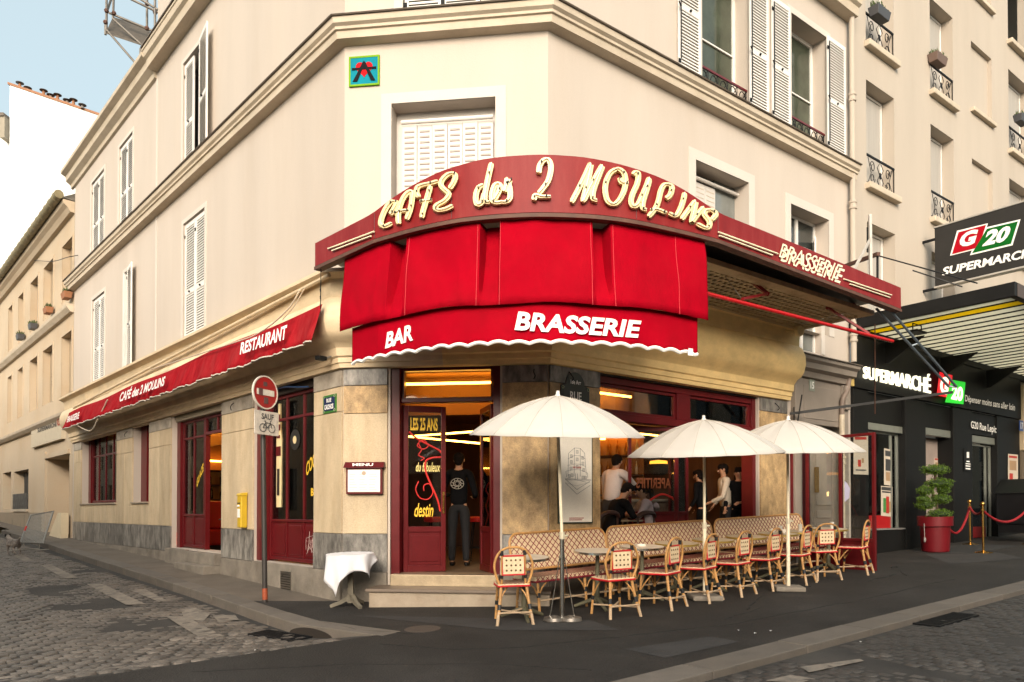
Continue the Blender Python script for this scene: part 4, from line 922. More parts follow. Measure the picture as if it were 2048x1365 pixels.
# straight parts are straight: snap, curve only between
def lerp(a,b,t): return a+(b-a)*t
path=[raw[0],raw[2]]+[p for p in catmull(raw[2:12],5)][1:]+[raw[-1]]
path=[Vector((p.x,p.y)) for p in path]
def pxof(p): return 1024+FPX*p.x/(p.y*math.cos(PITCH)+(ZF-EYE)*math.sin(PITCH))
def inset(P,d):
    out=[]
    for i,p in enumerate(P):
        t=Vector((0,0))
        if i: t+=(P[i]-P[i-1]).normalized()
        if i<len(P)-1: t+=(P[i+1]-P[i]).normalized()
        t.normalize(); out.append(p+Vector((-t.y,t.x))*d)
    return out
def refine(P,step=.12):
    out=[]
    for a,b in zip(P,P[1:]):
        n=max(1,int((b-a).length/step)); out+=[a+(b-a)*k/n for k in range(n)]
    return out+[P[-1]]
def hit(P,px,py):
    """where the sight line through a photo pixel meets the vertical surface standing on plan path P"""
    r=ray(px,py); d=Vector((r[0],r[1])); best=None
    for i,(a,b) in enumerate(zip(P,P[1:])):
        e=b-a; den=d.x*e.y-d.y*e.x
        if abs(den)<1e-9: continue
        k=(a.x*e.y-a.y*e.x)/den; s=(a.x*d.y-a.y*d.x)/den
        if -1e-6<=s<=1+1e-6 or (i==0 and s<0) or (i==len(P)-2 and s>1):
            if k>0 and (best is None or abs(s-.5)<best[1]): best=(k,abs(s-.5))
    k=best[0]; return Vector((r[0]*k,r[1]*k,EYE+r[2]*k))
fpath=refine(path)
sign=thing('cafe_sign','maroon arched metal sign reading CAFÉ des 2 MOULINS above the corner','shop sign',T(path[7].x,path[7].y,ZF))
back=inset(fpath,.14)
def ztop(p):
    px=pxof(p); return at(px,interp(px,ftop),p.y).z
zs=[ztop(p) for p in fpath]
# smooth the arch
for it in range(2): zs=[zs[0]]+[(zs[i-1]+2*zs[i]+zs[i+1])/4 if (0<i<len(zs)-1) else zs[i] for i in range(1,len(zs)-1)]+[zs[-1]]
mb=MB(); n=len(fpath); 
for p,q,z in zip(fpath,back,zs): mb.v+=[Vector((p.x,p.y,ZF)),Vector((p.x,p.y,z)),Vector((q.x,q.y,z)),Vector((q.x,q.y,ZF))]
mb.f=[(i*4+k,(i+1)*4+k,(i+1)*4+(k+1)%4,i*4+(k+1)%4) for i in range(n-1) for k in range(4)]+[(0,1,2,3),((n-1)*4+3,(n-1)*4+2,(n-1)*4+1,(n-1)*4)]; mb.m=[0]*len(mb.f)
mb.build('sign_board',FASCIA,sign,Matrix.Identity(4),smooth=True,smooth_ang=30)
# panel joints
for px in (903,1273,749,1436): 
    p=hit(fpath,px,440); z1=at(px,interp(px,ftop),p.y).z-.01; d=Vector((p.x,p.y)).normalized()*.004
    MB().tube([(p.x-d.x,p.y-d.y,ZF+.01),(p.x-d.x,p.y-d.y,z1)],.004,4).build('panel_joint',mat('dark_joint',(.07,.01,.01),.6),sign,Matrix.Identity(4))
rim=inset(fpath,-.015); rim2=inset(fpath,.10)
RUST=mat('rusted_edge',(.10,.045,.03),.7,.3,8)
mb=MB()
for p,q in zip(rim,rim2): mb.v+=[Vector((p.x,p.y,ZF-.055)),Vector((p.x,p.y,ZF-.012)),Vector((q.x,q.y,ZF-.012)),Vector((q.x,q.y,ZF-.055))]
mb.f=[(i*4+k,(i+1)*4+k,(i+1)*4+(k+1)%4,i*4+(k+1)%4) for i in range(n-1) for k in range(4)]+[(0,1,2,3),((n-1)*4+3,(n-1)*4+2,(n-1)*4+1,(n-1)*4)]; mb.m=[0]*len(mb.f)
mb.build('lower_edge',RUST,sign,Matrix.Identity(4))
def towards(P,d): 
    v=Vector((P.x,P.y,0)).normalized(); return P-v*d
letters_a={'C':[[(265,590),(232,600),(195,640),(160,700),(125,790),(122,840),(160,868),(240,832)],[(275,590),(290,615),(262,680),(225,735)]],
 'A':[[(318,840),(312,760),(330,650),(372,550),(430,488),(468,498),(462,600),(440,700),(405,790)],[(262,722),(330,700),(425,690)]],
 'F':[[(540,548),(515,490),(530,435),(590,410),(665,395),(750,370)],[(670,425),(630,560),(590,690),(572,772)],[(552,592),(620,586),(685,575)]],
 'É':[[(882,452),(925,385),(945,320),(925,288),(865,295),(805,350),(785,405),(810,450),(872,512),(830,580),(745,630),(725,665),(760,690),(840,675),(915,640)]],
 'd':[[(1255,412),(1205,440),(1175,510),(1172,590),(1195,632),(1240,600),(1268,500)],[(1345,175),(1318,290),(1290,420),(1270,540),(1278,600),(1320,600)]],
 'e':[[(1375,575),(1420,500),(1442,430),(1420,398),(1380,420),(1352,500),(1350,575),(1390,608),(1450,600)]],
 's':[[(1488,485),(1510,420),(1520,345),(1540,420),(1552,500),(1545,565),(1500,600),(1440,598)],[(1522,398),(1562,360)]],
 '2':[[(1868,280),(1880,200),(1920,145),(1965,130),(1998,180),(2000,260),(1970,370),(1915,450),(1868,505)],[(1815,580),(1832,525),(1900,540),(2000,540)]]}
letters_b={'M':[[(350,605),(420,470),(500,310),(562,180),(545,300),(510,450),(472,600)],[(485,590),(560,430),(690,200),(640,340),(595,460),(585,560),(632,582)]],
 'O':[[(845,238),(780,280),(735,370),(722,470),(745,580),(805,625),(865,595),(925,490),(948,380),(930,285),(880,240),(845,238)],[(885,335),(905,385),(980,395)]],
 'U':[[(1030,300),(1062,270),(1090,300),(1075,400),(1030,500),(1008,590),(1035,650),(1085,625),(1130,530),(1175,430),(1210,335)],[(1215,345),(1180,470),(1140,600),(1140,670),(1180,682)]],
 'L':[[(1395,562),(1440,520),(1462,440),(1430,408),(1375,412),(1335,480),(1310,590),(1270,680),(1200,762)],[(1225,690),(1300,682),(1400,720)]],
 'I':[[(1603,500),(1580,600),(1545,690),(1500,750),(1430,720)]],
 'N':[[(1568,790),(1640,690),(1722,590),(1705,700),(1680,815),(1740,740),(1812,655)]],
 'S':[[(1900,795),(1948,730),(1905,690),(1845,690),(1820,735),(1862,790),(1880,840),(1845,885),(1738,838)]]}
def neon(tag_,strokes,ox,oy,sc):
    par=None
    for st in strokes:
        sp=catmull([(ox+x/sc,oy+y/sc,0) for x,y in st],4); pts=[hit(fpath,p.x,p.y) for p in sp]
        m=len(pts); ob=MB(); ring=[]
        for i,p in enumerate(sp):
            a_,b_=sp[max(i-1,0)],sp[min(i+1,m-1)]; d=(b_-a_); d=d/(d.length or 1)
            e=min(i,m-1-i); hw=(3.3+2.3*abs(d.y))*(.72 if e==0 else 1); pen=Vector((.93,.37,0)); nv=Vector((-d.y,d.x,0))
            nv=(nv+.45*pen*(1 if nv.dot(pen)>0 else -1)).normalized()
            if i and nv.dot(pv)<0: nv=-nv
            pv=nv; l=hit(fpath,p.x-nv.x*hw,p.y-nv.y*hw); r_=hit(fpath,p.x+nv.x*hw,p.y+nv.y*hw)
            ring.append((towards(l,.004),towards(l,.06),towards(r_,.06),towards(r_,.004)))
        ob.v=[q for rg in ring for q in rg]; ob.f=[(i*4+k,(i+1)*4+k,(i+1)*4+(k+1)%4,i*4+(k+1)%4) for i in range(m-1) for k in range(4)]+[(0,3,2,1),((m-1)*4,(m-1)*4+1,(m-1)*4+2,(m-1)*4+3)]; ob.m=[0]*len(ob.f)
        o=ob.build('letter',CREAM,sign,Matrix.Identity(4))
        MB().tube([towards(p,.075) for p in pts],.0075,6).build('neon_tube',NEON,o,Matrix.Identity(4),smooth=True)
        k=MB()
        for p in (pts[m//5],pts[m*4//5]): k.tube([towards(p,.06),towards(p,.10)],.010,5)
        k.build('tube_holder',BLACK,o,Matrix.Identity(4))
for k,v in letters_a.items(): neon(k,v,740,300,5.535)
for k,v in letters_b.items(): neon(k,v,1080,300,5.535)
# BRASSERIE in doubled neon outline
f1=lambda u,v,d=.03:towards(hit(fpath,*bil([(1558,516),(1680,563),(1686,533),(1561,487)],u,v)),d)
f2=lambda u,v:towards(hit(fpath,*bil([(1561,523),(1684,570),(1690,540),(1564,494)],u,v)),.014)
mb=MB(); text_mb(mb,'BRASSERIE',lambda u,v:f1(u,v,.035),.0,.25); text_mb(mb,'BRASSERIE',f2,.012,.25); mb.build('lettering',NEON,sign,Matrix.Identity(4),keep=True)
for a,b in (((1437,467),(1556,510)),((1439,474),(1545,513)),((1688,560),(1783,592)),((1700,570),(1780,597)),((656,500),(748,466)),((664,504),(742,475))):
    P=[towards(hit(fpath,a[0]+(b[0]-a[0])*t/8,a[1]+(b[1]-a[1])*t/8),.04) for t in range(9)]; MB().tube(P,.011,6).build('neon_tube',NEON,sign,Matrix.Identity(4),smooth=True)
# canopy deck behind the sign, lattice soffit over the terrace
wall_in=[]
def wallpt(x,off): p=FR.w(x,-off); return (p.x,p.y)
deck=[(p.x,p.y) for p in inset(fpath,.15)]
inner=[wallpt(5.7,.05),wallpt(0,.05),tuple(FC.w(CW*.5,-.05))[:2],tuple(FL.w(-.02,-.05))[:2]]
MB().prism(deck+inner,ZF+.20,ZF+.26,'z').build('canopy_deck',ZINC,sign,Matrix.Identity(4))
SOF=mat('soffit_paint',(.55,.42,.24),.7,.15,3,stain=(.12,.07,.04),stain_scale=3,stain_amt=.7)
x0,x1,o0,o1=-.1,5.62,.42,1.50
MB().box(x0,x1,-o1-.20,-o1,ZF-.05,ZF+.02).box(x0,x1,-o0,-o0+.36,ZF-.04,ZF+.02).box(x1-.12,x1,-o1,-o0,ZF-.045,ZF+.015).build('soffit_frame',SOF,sign,FR.M)
mb=MB(); x=x0
while x<x1-.13: mb.box(x,x+.045,-o1,-o0,ZF-.03,ZF-.012); x+=.115
y=-o1+.06
while y<-o0: mb.box(x0,x1-.12,y,y+.05,ZF-.034,ZF-.03); y+=.115
mb.build('soffit_lattice',SOF,sign,FR.M,kind='stuff')
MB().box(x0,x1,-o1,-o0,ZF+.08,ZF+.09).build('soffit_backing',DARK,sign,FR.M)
# rear stays above the deck
mb=MB(); c=FR.M@T(5.2,-1.0,0)
def RP(px,py,off): x,z=FR(px,py,off); return FR.w(x,-off,z)
A=RP(1742,600,1.45); B=RP(1740,430,1.45); mb.bar(A,B,.045); mb.bar(RP(1705,545,1.45),RP(1740,480,1.45),.035); mb.build('stay_post',mat('galvanised',(.45,.42,.38),.5,.2,5),sign,Matrix.Identity(4))
mb=MB(); mb.bar(RP(1692,532,.6),RP(1757,508,1.5),.06); mb.build('stay_beam',RUST,sign,Matrix.Identity(4))
mb=MB(); mb.tube([RP(1735,455,1.4),RP(1735,505,1.4)],.015,5).tube([RP(1755,512,1.45),RP(1755,580,1.45)],.022,6); mb.build('stay_bracket',IRON,sign,Matrix.Identity(4))
# hanging feed wires at the left end
p=hit(fpath,642,520); mb=MB()
for k in range(4):
    q=FL.w(-.15,-.30,4.85-.1*k); mb.tube(catmull([towards(p,-.05)+Vector((0,0,-.05)),p.lerp(q,.4)+Vector((0,0,-.25-.05*k)),q],6),.006,5)
mb.build('feed_cables',BLACK,sign,Matrix.Identity(4))

# ================================================================ CORNER AWNING
ap=inset(fpath,.07)
i0=min(range(len(ap)),key=lambda i:abs(pxof(ap[i])-692)); i1=min(range(len(ap)),key=lambda i:abs(pxof(ap[i])-1402))
ap=ap[i0:i1+1]
ap=refine(ap,.02)
L_=[0]
for a,b in zip(ap,ap[1:]): L_.append(L_[-1]+(b-a).length)
aw=thing('corner_awning','bright red canvas awning with pleats lettered BAR and BRASSERIE','awning',T(ap[0].x,ap[0].y,4.0))
def pxw(p): return 1024+FPX*p.x/p.y
gaps=[(783,812),(961,998),(1186,1220)]
def dep(px):
    for a,b in gaps:
        if a<=px<=b: return .20
    return 0
nrm=[]
for i,p in enumerate(ap):
    t=((ap[min(i+1,len(ap)-1)]-ap[max(i-1,0)])).normalized(); nrm.append(Vector((-t.y,t.x)))
mb=MB(); rows=10; cols=len(ap)
for i,(p,nv) in enumerate(zip(ap,nrm)):
    px=pxw(p); d=dep(px)
    edge=min([abs(px-g) for a in gaps for g in a])
    for k in range(rows+1):
        t=k/rows; z=4.95-(4.95-3.99)*t
        wob=.006*math.sin(px*.03+t*2.0)+.005*math.sin(px*.017-t*3)
        bul=-.05*math.sin(t*math.pi*.5)-.03*t*t     # swells outward toward the hem
        wr=.022*_nz.noise(Vector((px*.02+t*1.2,t*1.1,1)))+.010*_nz.noise(Vector((px*.06-t*2.5,t*2.5,5)))*(.4+t); q=p+nv*(d*(1-t**2.2)+bul+wob+wr); mb.v.append(Vector((q.x,q.y,z+(.01*math.sin(px*.03) if k==rows else 0))))
mb.f=[(i*(rows+1)+k,(i+1)*(rows+1)+k,(i+1)*(rows+1)+k+1,i*(rows+1)+k+1) for i in range(cols-1) for k in range(rows)]; mb.m=[0]*len(mb.f)
o=mb.build('canvas',CLOTHRED,aw,Matrix.Identity(4),smooth=True,smooth_ang=60,keep=True); s=o.modifiers.new('s','SOLIDIFY'); s.thickness=.004
# seams
for g in (812,961,998,1186,1220,1357):
    i=min(range(cols),key=lambda i:abs(pxw(ap[i])-(g+(5 if g in(812,998,1220) else -5)))); P=[mb.v[i*(rows+1)+k]-Vector((nrm[i].x,nrm[i].y,0))*.004 for k in range(rows+1)]
    MB().tube(P,.0035,4).build('seam',mat('red_thread',(.5,.02,.03),.7),aw,Matrix.Identity(4))
vp=[p+nv*(-.01) for p,nv in zip(ap,nrm)]
# valance with a scalloped white hem
vp=[p for p in vp if 703<pxw(p)<1396]
mb=MB(); hem=MB(); rows=7; Lv=0; sc=[]
for i,p in enumerate(vp):
    if i: Lv+=(vp[i]-vp[i-1]).length
    zb=3.575+.022*abs(math.sin(Lv*math.pi/.235))*1.3-.02; sc.append(zb)
    for k in range(rows+1):
        t=k/rows; z=4.02+(zb-4.02)*t; w=.012*math.sin(Lv*9)*t+.02*_nz.noise(Vector((Lv*3,t*.8,2)))*t; q=p+Vector((-p.x,-p.y)).normalized()*(w); mb.v.append(Vector((q.x,q.y,z)))
cols=len(vp)
mb.f=[(i*(rows+1)+k,(i+1)*(rows+1)+k,(i+1)*(rows+1)+k+1,i*(rows+1)+k+1) for i in range(cols-1) for k in range(rows)]; mb.m=[0]*len(mb.f)
o=mb.build('valance',CLOTHRED,aw,Matrix.Identity(4),smooth=True,smooth_ang=60,keep=True); s=o.modifiers.new('s','SOLIDIFY'); s.thickness=.004
hem.tube([mb.v[i*(rows+1)+rows]+Vector((0,0,.004)) for i in range(cols)],.021,6)
hem.build('hem',WHITEPRINT,o,Matrix.Identity(4),smooth=True)
def val(u,v,q,d=.03): return towards(hit(vp,*bil(q,u,v)),d)
mbt=MB(); q=[(770,699),(826,682),(824,649),(772,667)]; text_mb(mbt,'BAR',lambda u,v:val(u,v,q),.035,.12); mbt.build('lettering',WHITEPRINT,o,Matrix.Identity(4),keep=True)
q2=[(1029,662),(1280,678),(1283,643),(1032,624)]; mbt=MB(); text_mb(mbt,'BRASSERIE',lambda u,v:val(u,v,q2),.035,.12); mbt.build('lettering',WHITEPRINT,o,Matrix.Identity(4),keep=True)
q3=[(1376,712),(1386,713),(1386,699),(1377,698)]; mbt=MB(); mbt.quad(*[val(u,v,q3) for u,v in ((0,0),(1,0),(1,1),(0,1))]); mbt.build('maker_label',WHITEPRINT,o,Matrix.Identity(4),keep=True)
# folded arms and bare front bar to the right
ar=thing('awning_arm_bar','bare red awning front bar with folded red arms under the right of the sign','awning arms',T(*RP(1600,640,1.85)))
MB().tube([RP(1410,587,1.85),RP(1785,683,1.85)],.028,10).build('front_bar',mat('red_lacquer',(.45,.01,.012),.25,.05,4),ar,Matrix.Identity(4),smooth=True)
DR=mat('dark_red_lacquer',(.22,.008,.01),.35,.1,4)
mb=MB(); 
for a,b,c in (((1435,510,1.2),(1535,588,1.55),(1485,598,1.85)),((1705,612,1.35),(1655,616,1.45),(1738,668,1.85))):
    A,B,C=RP(*a),RP(*b),RP(*c); mb.bar(A,B,.045); mb.bar(B,C,.035); mb.sphere(B,.035,8); mb.sphere(A,.06,8)
mb.build('folding_arm',DR,ar,Matrix.Identity(4))
mb=MB().tube([RP(1432,525,1.2),RP(1455,560,1.5),RP(1482,596,1.85)],.004,4); mb.tube(catmull([RP(1705,612,1.4),RP(1712,640,1.5),RP(1722,655,1.6),RP(1738,668,1.85)],5),.006,4); mb.build('arm_cable',ZINC,ar,Matrix.Identity(4))
# round speaker at the end of the band
P=RP(1593,664,.5); t=thing('wall_speaker','beige round wall speaker at the right end of the ochre band','speaker',T(*P)@RZ(30))
MB().lathe([(0,0),(.08,0),(.10,.03),(.09,.09),(0,.10)],20).xf(RX(90)).build('speaker_body',CREAM,t,smooth=True); MB().tube([(0,.03,0),(.0,.2,.05)],.02,6).build('bracket',CREAM,t)
# cables and hook on the band
p=FL.w(-1.1,-.44,4.3); 

# ================================================================ SIDE STREET AWNING
AO=.60
def LP(px,py,off=AO): x,z=FL(px,py,off); return FL.w(x,-off,z)
sa=thing('side_awning','long faded red canvas awning lettered RESTAURANT along the side street','awning',T(*LP(400,760)))
xa,za=FL(127,859,AO); xb,zb=FL(626,682,AO); xt,zt_=FL(634,612,AO-.12)
NS=150; mb=MB()
def ztopA(x): return 4.55+(zt_-4.55)*((x-xa)/(xb-xa))**2
ztl=FL(130,829,AO-.12)[1]
for i in range(NS+1):
    u=i/NS; x=xa+(xb-xa)*u; zt2=ztl+(zt_-ztl)*u+ .02*math.sin(u*19); zb2=(za+(zb-za)*u)+.022*abs(math.sin((x-xa)*math.pi/.21))-.02
    for k in range(7):
        t=k/6; rip=.030*math.sin(x*7.5+1.3*math.sin(x*2))*t+.018*math.sin(x*19+math.sin(x*3))*t; mb.v.append(Vector((x,-(AO-.14+.16*t+rip),zt2+(zb2-zt2)*t)))
mb.f=[(i*7+k,(i+1)*7+k,(i+1)*7+k+1,i*7+k+1) for i in range(NS) for k in range(6)]; mb.m=[0]*len(mb.f)
o=mb.build('canvas',CLOTHRED2,sa,FL.M,smooth=True,smooth_ang=70,keep=True); s=o.modifiers.new('s','SOLIDIFY'); s.thickness=.004
MB().tube([mb.v[i*7+6] for i in range(NS+1)],.013,5).build('hem',mat('grubby_hem',(.55,.50,.44),.7),o,FL.M)
def aw_text(s,q,bold=.03,shear=0,name='lettering'):
    m=MB(); text_mb(m,s,lambda u,v:(lambda P:(FL.M.inverted()@P)+Vector((0,-.02-.025*(1-v),0)))(LP(*bil(q,u,v),AO+.045)),bold,shear); return m.build(name,WHITEPRINT,o,FL.M,keep=True)
aw_text('RESTAURANT',[(485,711),(577,680),(577,650),(485,686)],.03)
m=MB()
for st in ([(0,0),(-.02,.5),(.05,1),(.1,.9)],): pass
aw_text('CAFÉ des 2 MOULINS',[(243,805),(334,772),(334,748),(243,782)],.03,.35)
aw_text('BRASSERIE',[(137,846),(162,838),(161,824),(137,834)],.03,.2)
MB().tube([FL.w(xa,-.36,4.62),FL.w(xb,-.36,4.95)],.03,8).build('roller_tube',BANDP,sa,Matrix.Identity(4))
# loose cables over the side band
mb=MB(); mb.tube(catmull([LP(600,580,.5),LP(575,620,.52),LP(520,665,.55),LP(455,690,.55),LP(300,740,.5)],8),.012,6)
mb.tube(catmull([LP(610,575,.5),LP(590,610,.52),LP(565,640,.54)],8),.008,5); mb.tube(catmull([LP(152,850,.56),LP(180,862,.6),LP(195,840,.6),LP(215,800,.56)],8),.014,6)
tag(mb.build('loose_cable',mat('white_cable',(.6,.5,.38),.5),None,Matrix.Identity(4)),'pale loose cable sagging over the side-street awning','cable')
# small camera on the band near the corner
P=LP(648,718,.28); t=thing('wall_camera','small dark camera and hook fixed under the band near the left corner','camera',T(*P)@RZ(-40))
MB().box(-.05,.05,-.12,.02,-.03,.03).build('body',BLACK,t,bev=.01); MB().tube([(0,0,0),(0,.12,.05)],.015,6).build('bracket',ZINC,t)
for F,x in ((FC,1.15+1.6),(FR,.35),(FR,5.3),(FL,-10.3),(FL,-3.8)):
    M=F.M@T(x,-.06,ZB-.12); tag(MB().tube(catmull([(0,.02,.05),(0,-.03,.0),(.02,-.05,-.05),(.0,-.03,-.09)],4),.008,5).build('wall_hook',IRON,None,M),'small iron hook on the grey stone band above the shopfront','hook','iron hooks along the shopfront band')
# ================================================================ GREY ENTRANCE No 15
D0,D1=RDOOR
dz=float(gz(*rw(6.6,0)))
mb=MB().box(D0,D0+.22,-.10,.0,dz,4.2).box(D1-.2,D1,-.10,.0,dz,4.2).box(D0+.22,D1-.2,-.05,.02,3.35,4.2)
en=mb.build('door_surround',TIMBER,cafe,FR.M,bev=.008,label='grey painted entrance surround with small number plate')
MB().sweep([(0,4.2),(.12,4.22),(.14,4.32),(.24,4.36),(.26,4.46),(.32,4.50),(.33,4.56),(0,4.62)],[FR.w(D0-.06,0),FR.w(D1+.06,0)]).build('door_cornice',TIMBER,cafe,Matrix.Identity(4))
MB().sweep([(0,4.625),(.36,4.565),(.36,4.585),(0,4.65)],[FR.w(D0-.08,0),FR.w(D1+.08,0)]).build('cornice_flashing',LEAD,cafe,Matrix.Identity(4))
MB().box(D0+.35,D1-.33,-.062,-.05,3.45,4.08).build('panel_moulding',TIMBER,cafe,FR.M,bev=.01)
MB().box(D1-.19,D1-.03,-.17,-.10,3.7,4.18).build('bracket',TIMBER,cafe,FR.M,bev=.02)
nx,nz=FR(1624,771,.07); np_=MB().box(nx-.09,nx+.09,-.075,-.062,nz-.11,nz+.11).build('number_plate',mat('old_enamel',(.25,.27,.22),.4),cafe,FR.M); flat_text('number','15',WHITEPRINT,np_,FR.M,nx-.06,nx+.06,nz-.07,nz+.07,-.077)
m=(D0+D1)/2+.05
for a,b in ((D0+.22,m-.003),(m+.003,D1-.2)):
    d=MB().box(a,b,.14,.20,dz,3.2).build('entrance_door',TIMBER,cafe,FR.M,bev=.006)
    for z0,z1 in ((dz+.12,dz+.75),(dz+.85,dz+1.0),(dz+1.1,3.05)): MB().box(a+.08,b-.08,.12,.14,z0,z1).build('panel',mat('grey_door_panel',(.30,.26,.225),.45),d,FR.M,bev=.012)
MB().box(D0+.22,D1-.2,.13,.16,3.2,3.35).build('door_head',TIMBER,cafe,FR.M,bev=.01)
bx,bz=FR(1633,960,-.11); MB().box(bx-.06,bx+.06,.09,.12,bz-.25,bz+.25).build('letter_plate',BRASS,cafe,FR.M,bev=.004)
# downpipe between the two buildings
def pipe(F,x,z0,z1,off,label,r=.055,mt=PLASTER_G,joints=()):
    M=F.M@T(x,-off,0); t=thing('downpipe',label,'downpipe',M)
    MB().tube([(0,0,z0),(0,0,z1)],r,14).build('pipe',mt,t,smooth=True)
    for z in joints: MB().lathe([(r,-.09),(r+.022,-.09),(r+.025,-.05),(r+.01,-.04),(r+.01,.02),(r+.025,.03),(r+.025,.07),(r,.08)],14,(0,0,z)).build('collar',mt,t,smooth=True)
    return t
pipe(FR,FR(1704,300,.12)[0],4.7,HI,.13,'beige downpipe between the café building and the market building',joints=(5.2,7.9,10.1))
t=pipe(FR,FR(1684,900,.1)[0],.6,3.6,.1,'white painted lower drainpipe beside the grey entrance door',mt=mat('cream_pipe',(.55,.47,.36),.5,.2,5,stain=(.3,.2,.1)),joints=(2.7,1.2))
MB().tube(catmull([(0,0,3.6),(.0,-.02,3.9),(.12,-.05,4.1),(.25,-.03,4.45)],5),.05,10).build('elbow',mat('brown_pipe',(.20,.15,.12),.6),t,smooth=True)
P=RP(1699,760,.12); tag(MB().box(-.10,.10,-.05,.05,-.13,.13).build('meter_box',mat('pale_yellow_box',(.5,.36,.12),.5),None,T(*P)@RZ(36.5),bev=.01),'small yellow box on the wall above the dark supermarket front','box')

# ================================================================ MARKET BUILDING
mk=thing('market_building','tall cream building with iron window guards above the black supermarket front','building',FR.M@T(RE+.02,0,0))
GX=RE+.012
def box_px(F,pxl,pxr,pyt,pyb,off=0):
    x0=F(pxl,pyt,off)[0]; x1=F(pxr,pyt,off)[0]; return x0,x1
cols=[((1732,1788),[(159,367)]),((1861,1907),[(246.5,433)]),((2017,2062),[(352,540)])]
def wnd(pxl,pxr,ptl,pbl): 
    a,zt_=FR(pxl,ptl); b,_=FR(pxr,ptl); z0_=FR(pxl,pbl)[1]; return a,b,z0_,zt_
c1=wnd(1732,1788,159,367); c2=wnd(1861,1907,246.5,430); 
FLH=(wnd(1732,1788,159,367)[2]-FR(1748,470)[1])+.0
z2b,z2t=c1[2],c1[3]
H=z2t-z2b
c4=(FR(2017,200)[0],FR(2062,200)[0])
c3=(FR(1944,330)[0],FR(1985,330)[0])
stor=3.02
rows=[z2b-stor,z2b,z2b+stor,z2b+2*stor,z2b+3*stor]
mhol=[]; nich=[]
for k,zb_ in enumerate(rows):
    for a,b in ((c1[0],c1[1]),(c2[0],c2[1]),(c4[0],c4[1]),(c4[1]+1.6,c4[1]+2.7)): mhol.append((a,b,zb_,zb_+H,.32))
    if k>0: nich.append((c3[0],c3[1],zb_+.35,zb_+H-.15,.10))
    nich.append((c4[1]+4,c4[1]+5,zb_,zb_+H,.1))
XM=GX+16
mb=MB(); holes_wall(mb,GX,XM,5.15,20.5,mhol+nich,0)
mb.quad((GX,0,.3),(GX,0,20.5),(GX,8,20.5),(GX,8,.3)); mb.quad((XM,0,.3),(XM,8,.3),(XM,8,20.5),(XM,0,20.5))
mb.build('wall',PLASTER_G,mk,FR.M,keep=True)
MB().box(GX,XM,.01,8,20.5,20.7).build('roof',ZINC,mk,FR.M)
for h in nich: MB().box(h[0],h[1],.10,.12,h[2],h[3]).build('niche_back',PLASTER_G,mk,FR.M); MB().box(h[0]-.06,h[1]+.06,-.10,.06,h[2]-.12,h[2]-.02).build('window_sill',CORNICE,mk,FR.M,bev=.01)
def guard(F,a,b,z,par):
    g=MB().box(a,b,.0,.03,z+.62,z+.66).build('window_guard',IRON,par,F.M); m=MB(); n=2; w=(b-a)
    m.box(a,b,.01,.02,z+.05,z+.065).box(a,a+.015,.01,.025,z,z+.62).box(b-.015,b,.01,.025,z,z+.62)
    for s in (-1,1):
        cx=(a+b)/2+s*w*.27
        m.tube([(cx+.10*s*math.cos(t*.55)*(1-t*.045),.015,z+.44+.13*math.sin(t*.55)*(1-t*.045)) for t in range(15)],.009,5)
        m.tube([(cx-.10*s*math.cos(t*.55)*(1-t*.045),.015,z+.20-.12*math.sin(t*.55)*(1-t*.045)) for t in range(15)],.009,5)
        m.tube([((a+b)/2+s*.02,.015,z+.06),((a+b)/2+s*.13,.015,z+.2),((a+b)/2+s*.03,.015,z+.34),((a+b)/2+s*.13,.015,z+.48),((a+b)/2+s*.02,.015,z+.6)],.008,5)
        m.tube([(cx+s*w*.16,.015,z+.06),(cx+s*w*.05,.015,z+.3),(cx+s*w*.16,.015,z+.6)],.007,5)
    m.sphere(((a+b)/2,.015,z+.33),.05,8,(1,.3,1.6)); m.build('scrollwork',IRON,g,F.M)
for k,h in enumerate(mhol):
    a,b,c,d,_=h
    MB().box(a-.07,b+.07,-.13,.02,c-.13,c).build('window_sill',CORNICE,mk,FR.M,bev=.015)
    if d>14.5 and a>c2[1]+3: continue
    sash(FR,a+.02,b-.02,c,d-.02,.26,mk,mull=False,wd=.055,dark=mat('sky_glass',(.22,.21,.19),.1,.25,1.5),cur=False)
    MB().box(a+.10,b-.12,.262,.268,c+.06,d-.1).build('curtain',CURTAIN,mk,FR.M)
    if k>=4: guard(FR,a,b,c,mk)
# storefront
sf=thing('supermarket','black supermarket shopfront with lit white lettering and green and red logo','shopfront',FR.M@T(GX,0,0))
zfb=4.2; XS2=FR(2034,840)[0]
MB().box(GX,XS2,-.10,.0,zfb,5.35).build('fascia',GBLACK,sf,FR.M,bev=.01)
def pp(px,py=900,off=.05): return FR(px,py,off)[0]
edges=[GX,pp(1736),pp(1810),pp(1851),pp(1906),pp(1944),pp(1994),XS2]
gb=.86
for a,b in ((edges[0],edges[1]),(edges[2],edges[3]),(edges[4],edges[5]),(edges[6],edges[7])):
    MB().box(a,b,-.06,.35,.3,zfb).build('pilaster',GBLACK,sf,FR.M,bev=.008)
for a,b,z in ((edges[1],edges[2],3.55),(edges[3],edges[4],3.62),(edges[5],edges[6],3.60)): MB().box(a,b,.02,.30,z,zfb).build('header',GBLACK,sf,FR.M)
MB().box(edges[1],edges[2],-.03,.3,.3,1.28).build('stall_riser',GBLACK,sf,FR.M); MB().box(edges[1],edges[2],-.05,.3,1.28,1.31).build('sill',mat('grey_sill',(.2,.19,.18),.4),sf,FR.M)
for a,b,z0,z1 in ((edges[1],edges[2],3.40,3.55),(edges[3],edges[4],3.45,3.62),(edges[5],edges[6],3.42,3.60)): MB().box(a,b,.0,.10,z0,z1).build('roller_box',mat('grey_aluminium',(.30,.31,.27),.35,.1,4,metal=.5),sf,FR.M,bev=.01)
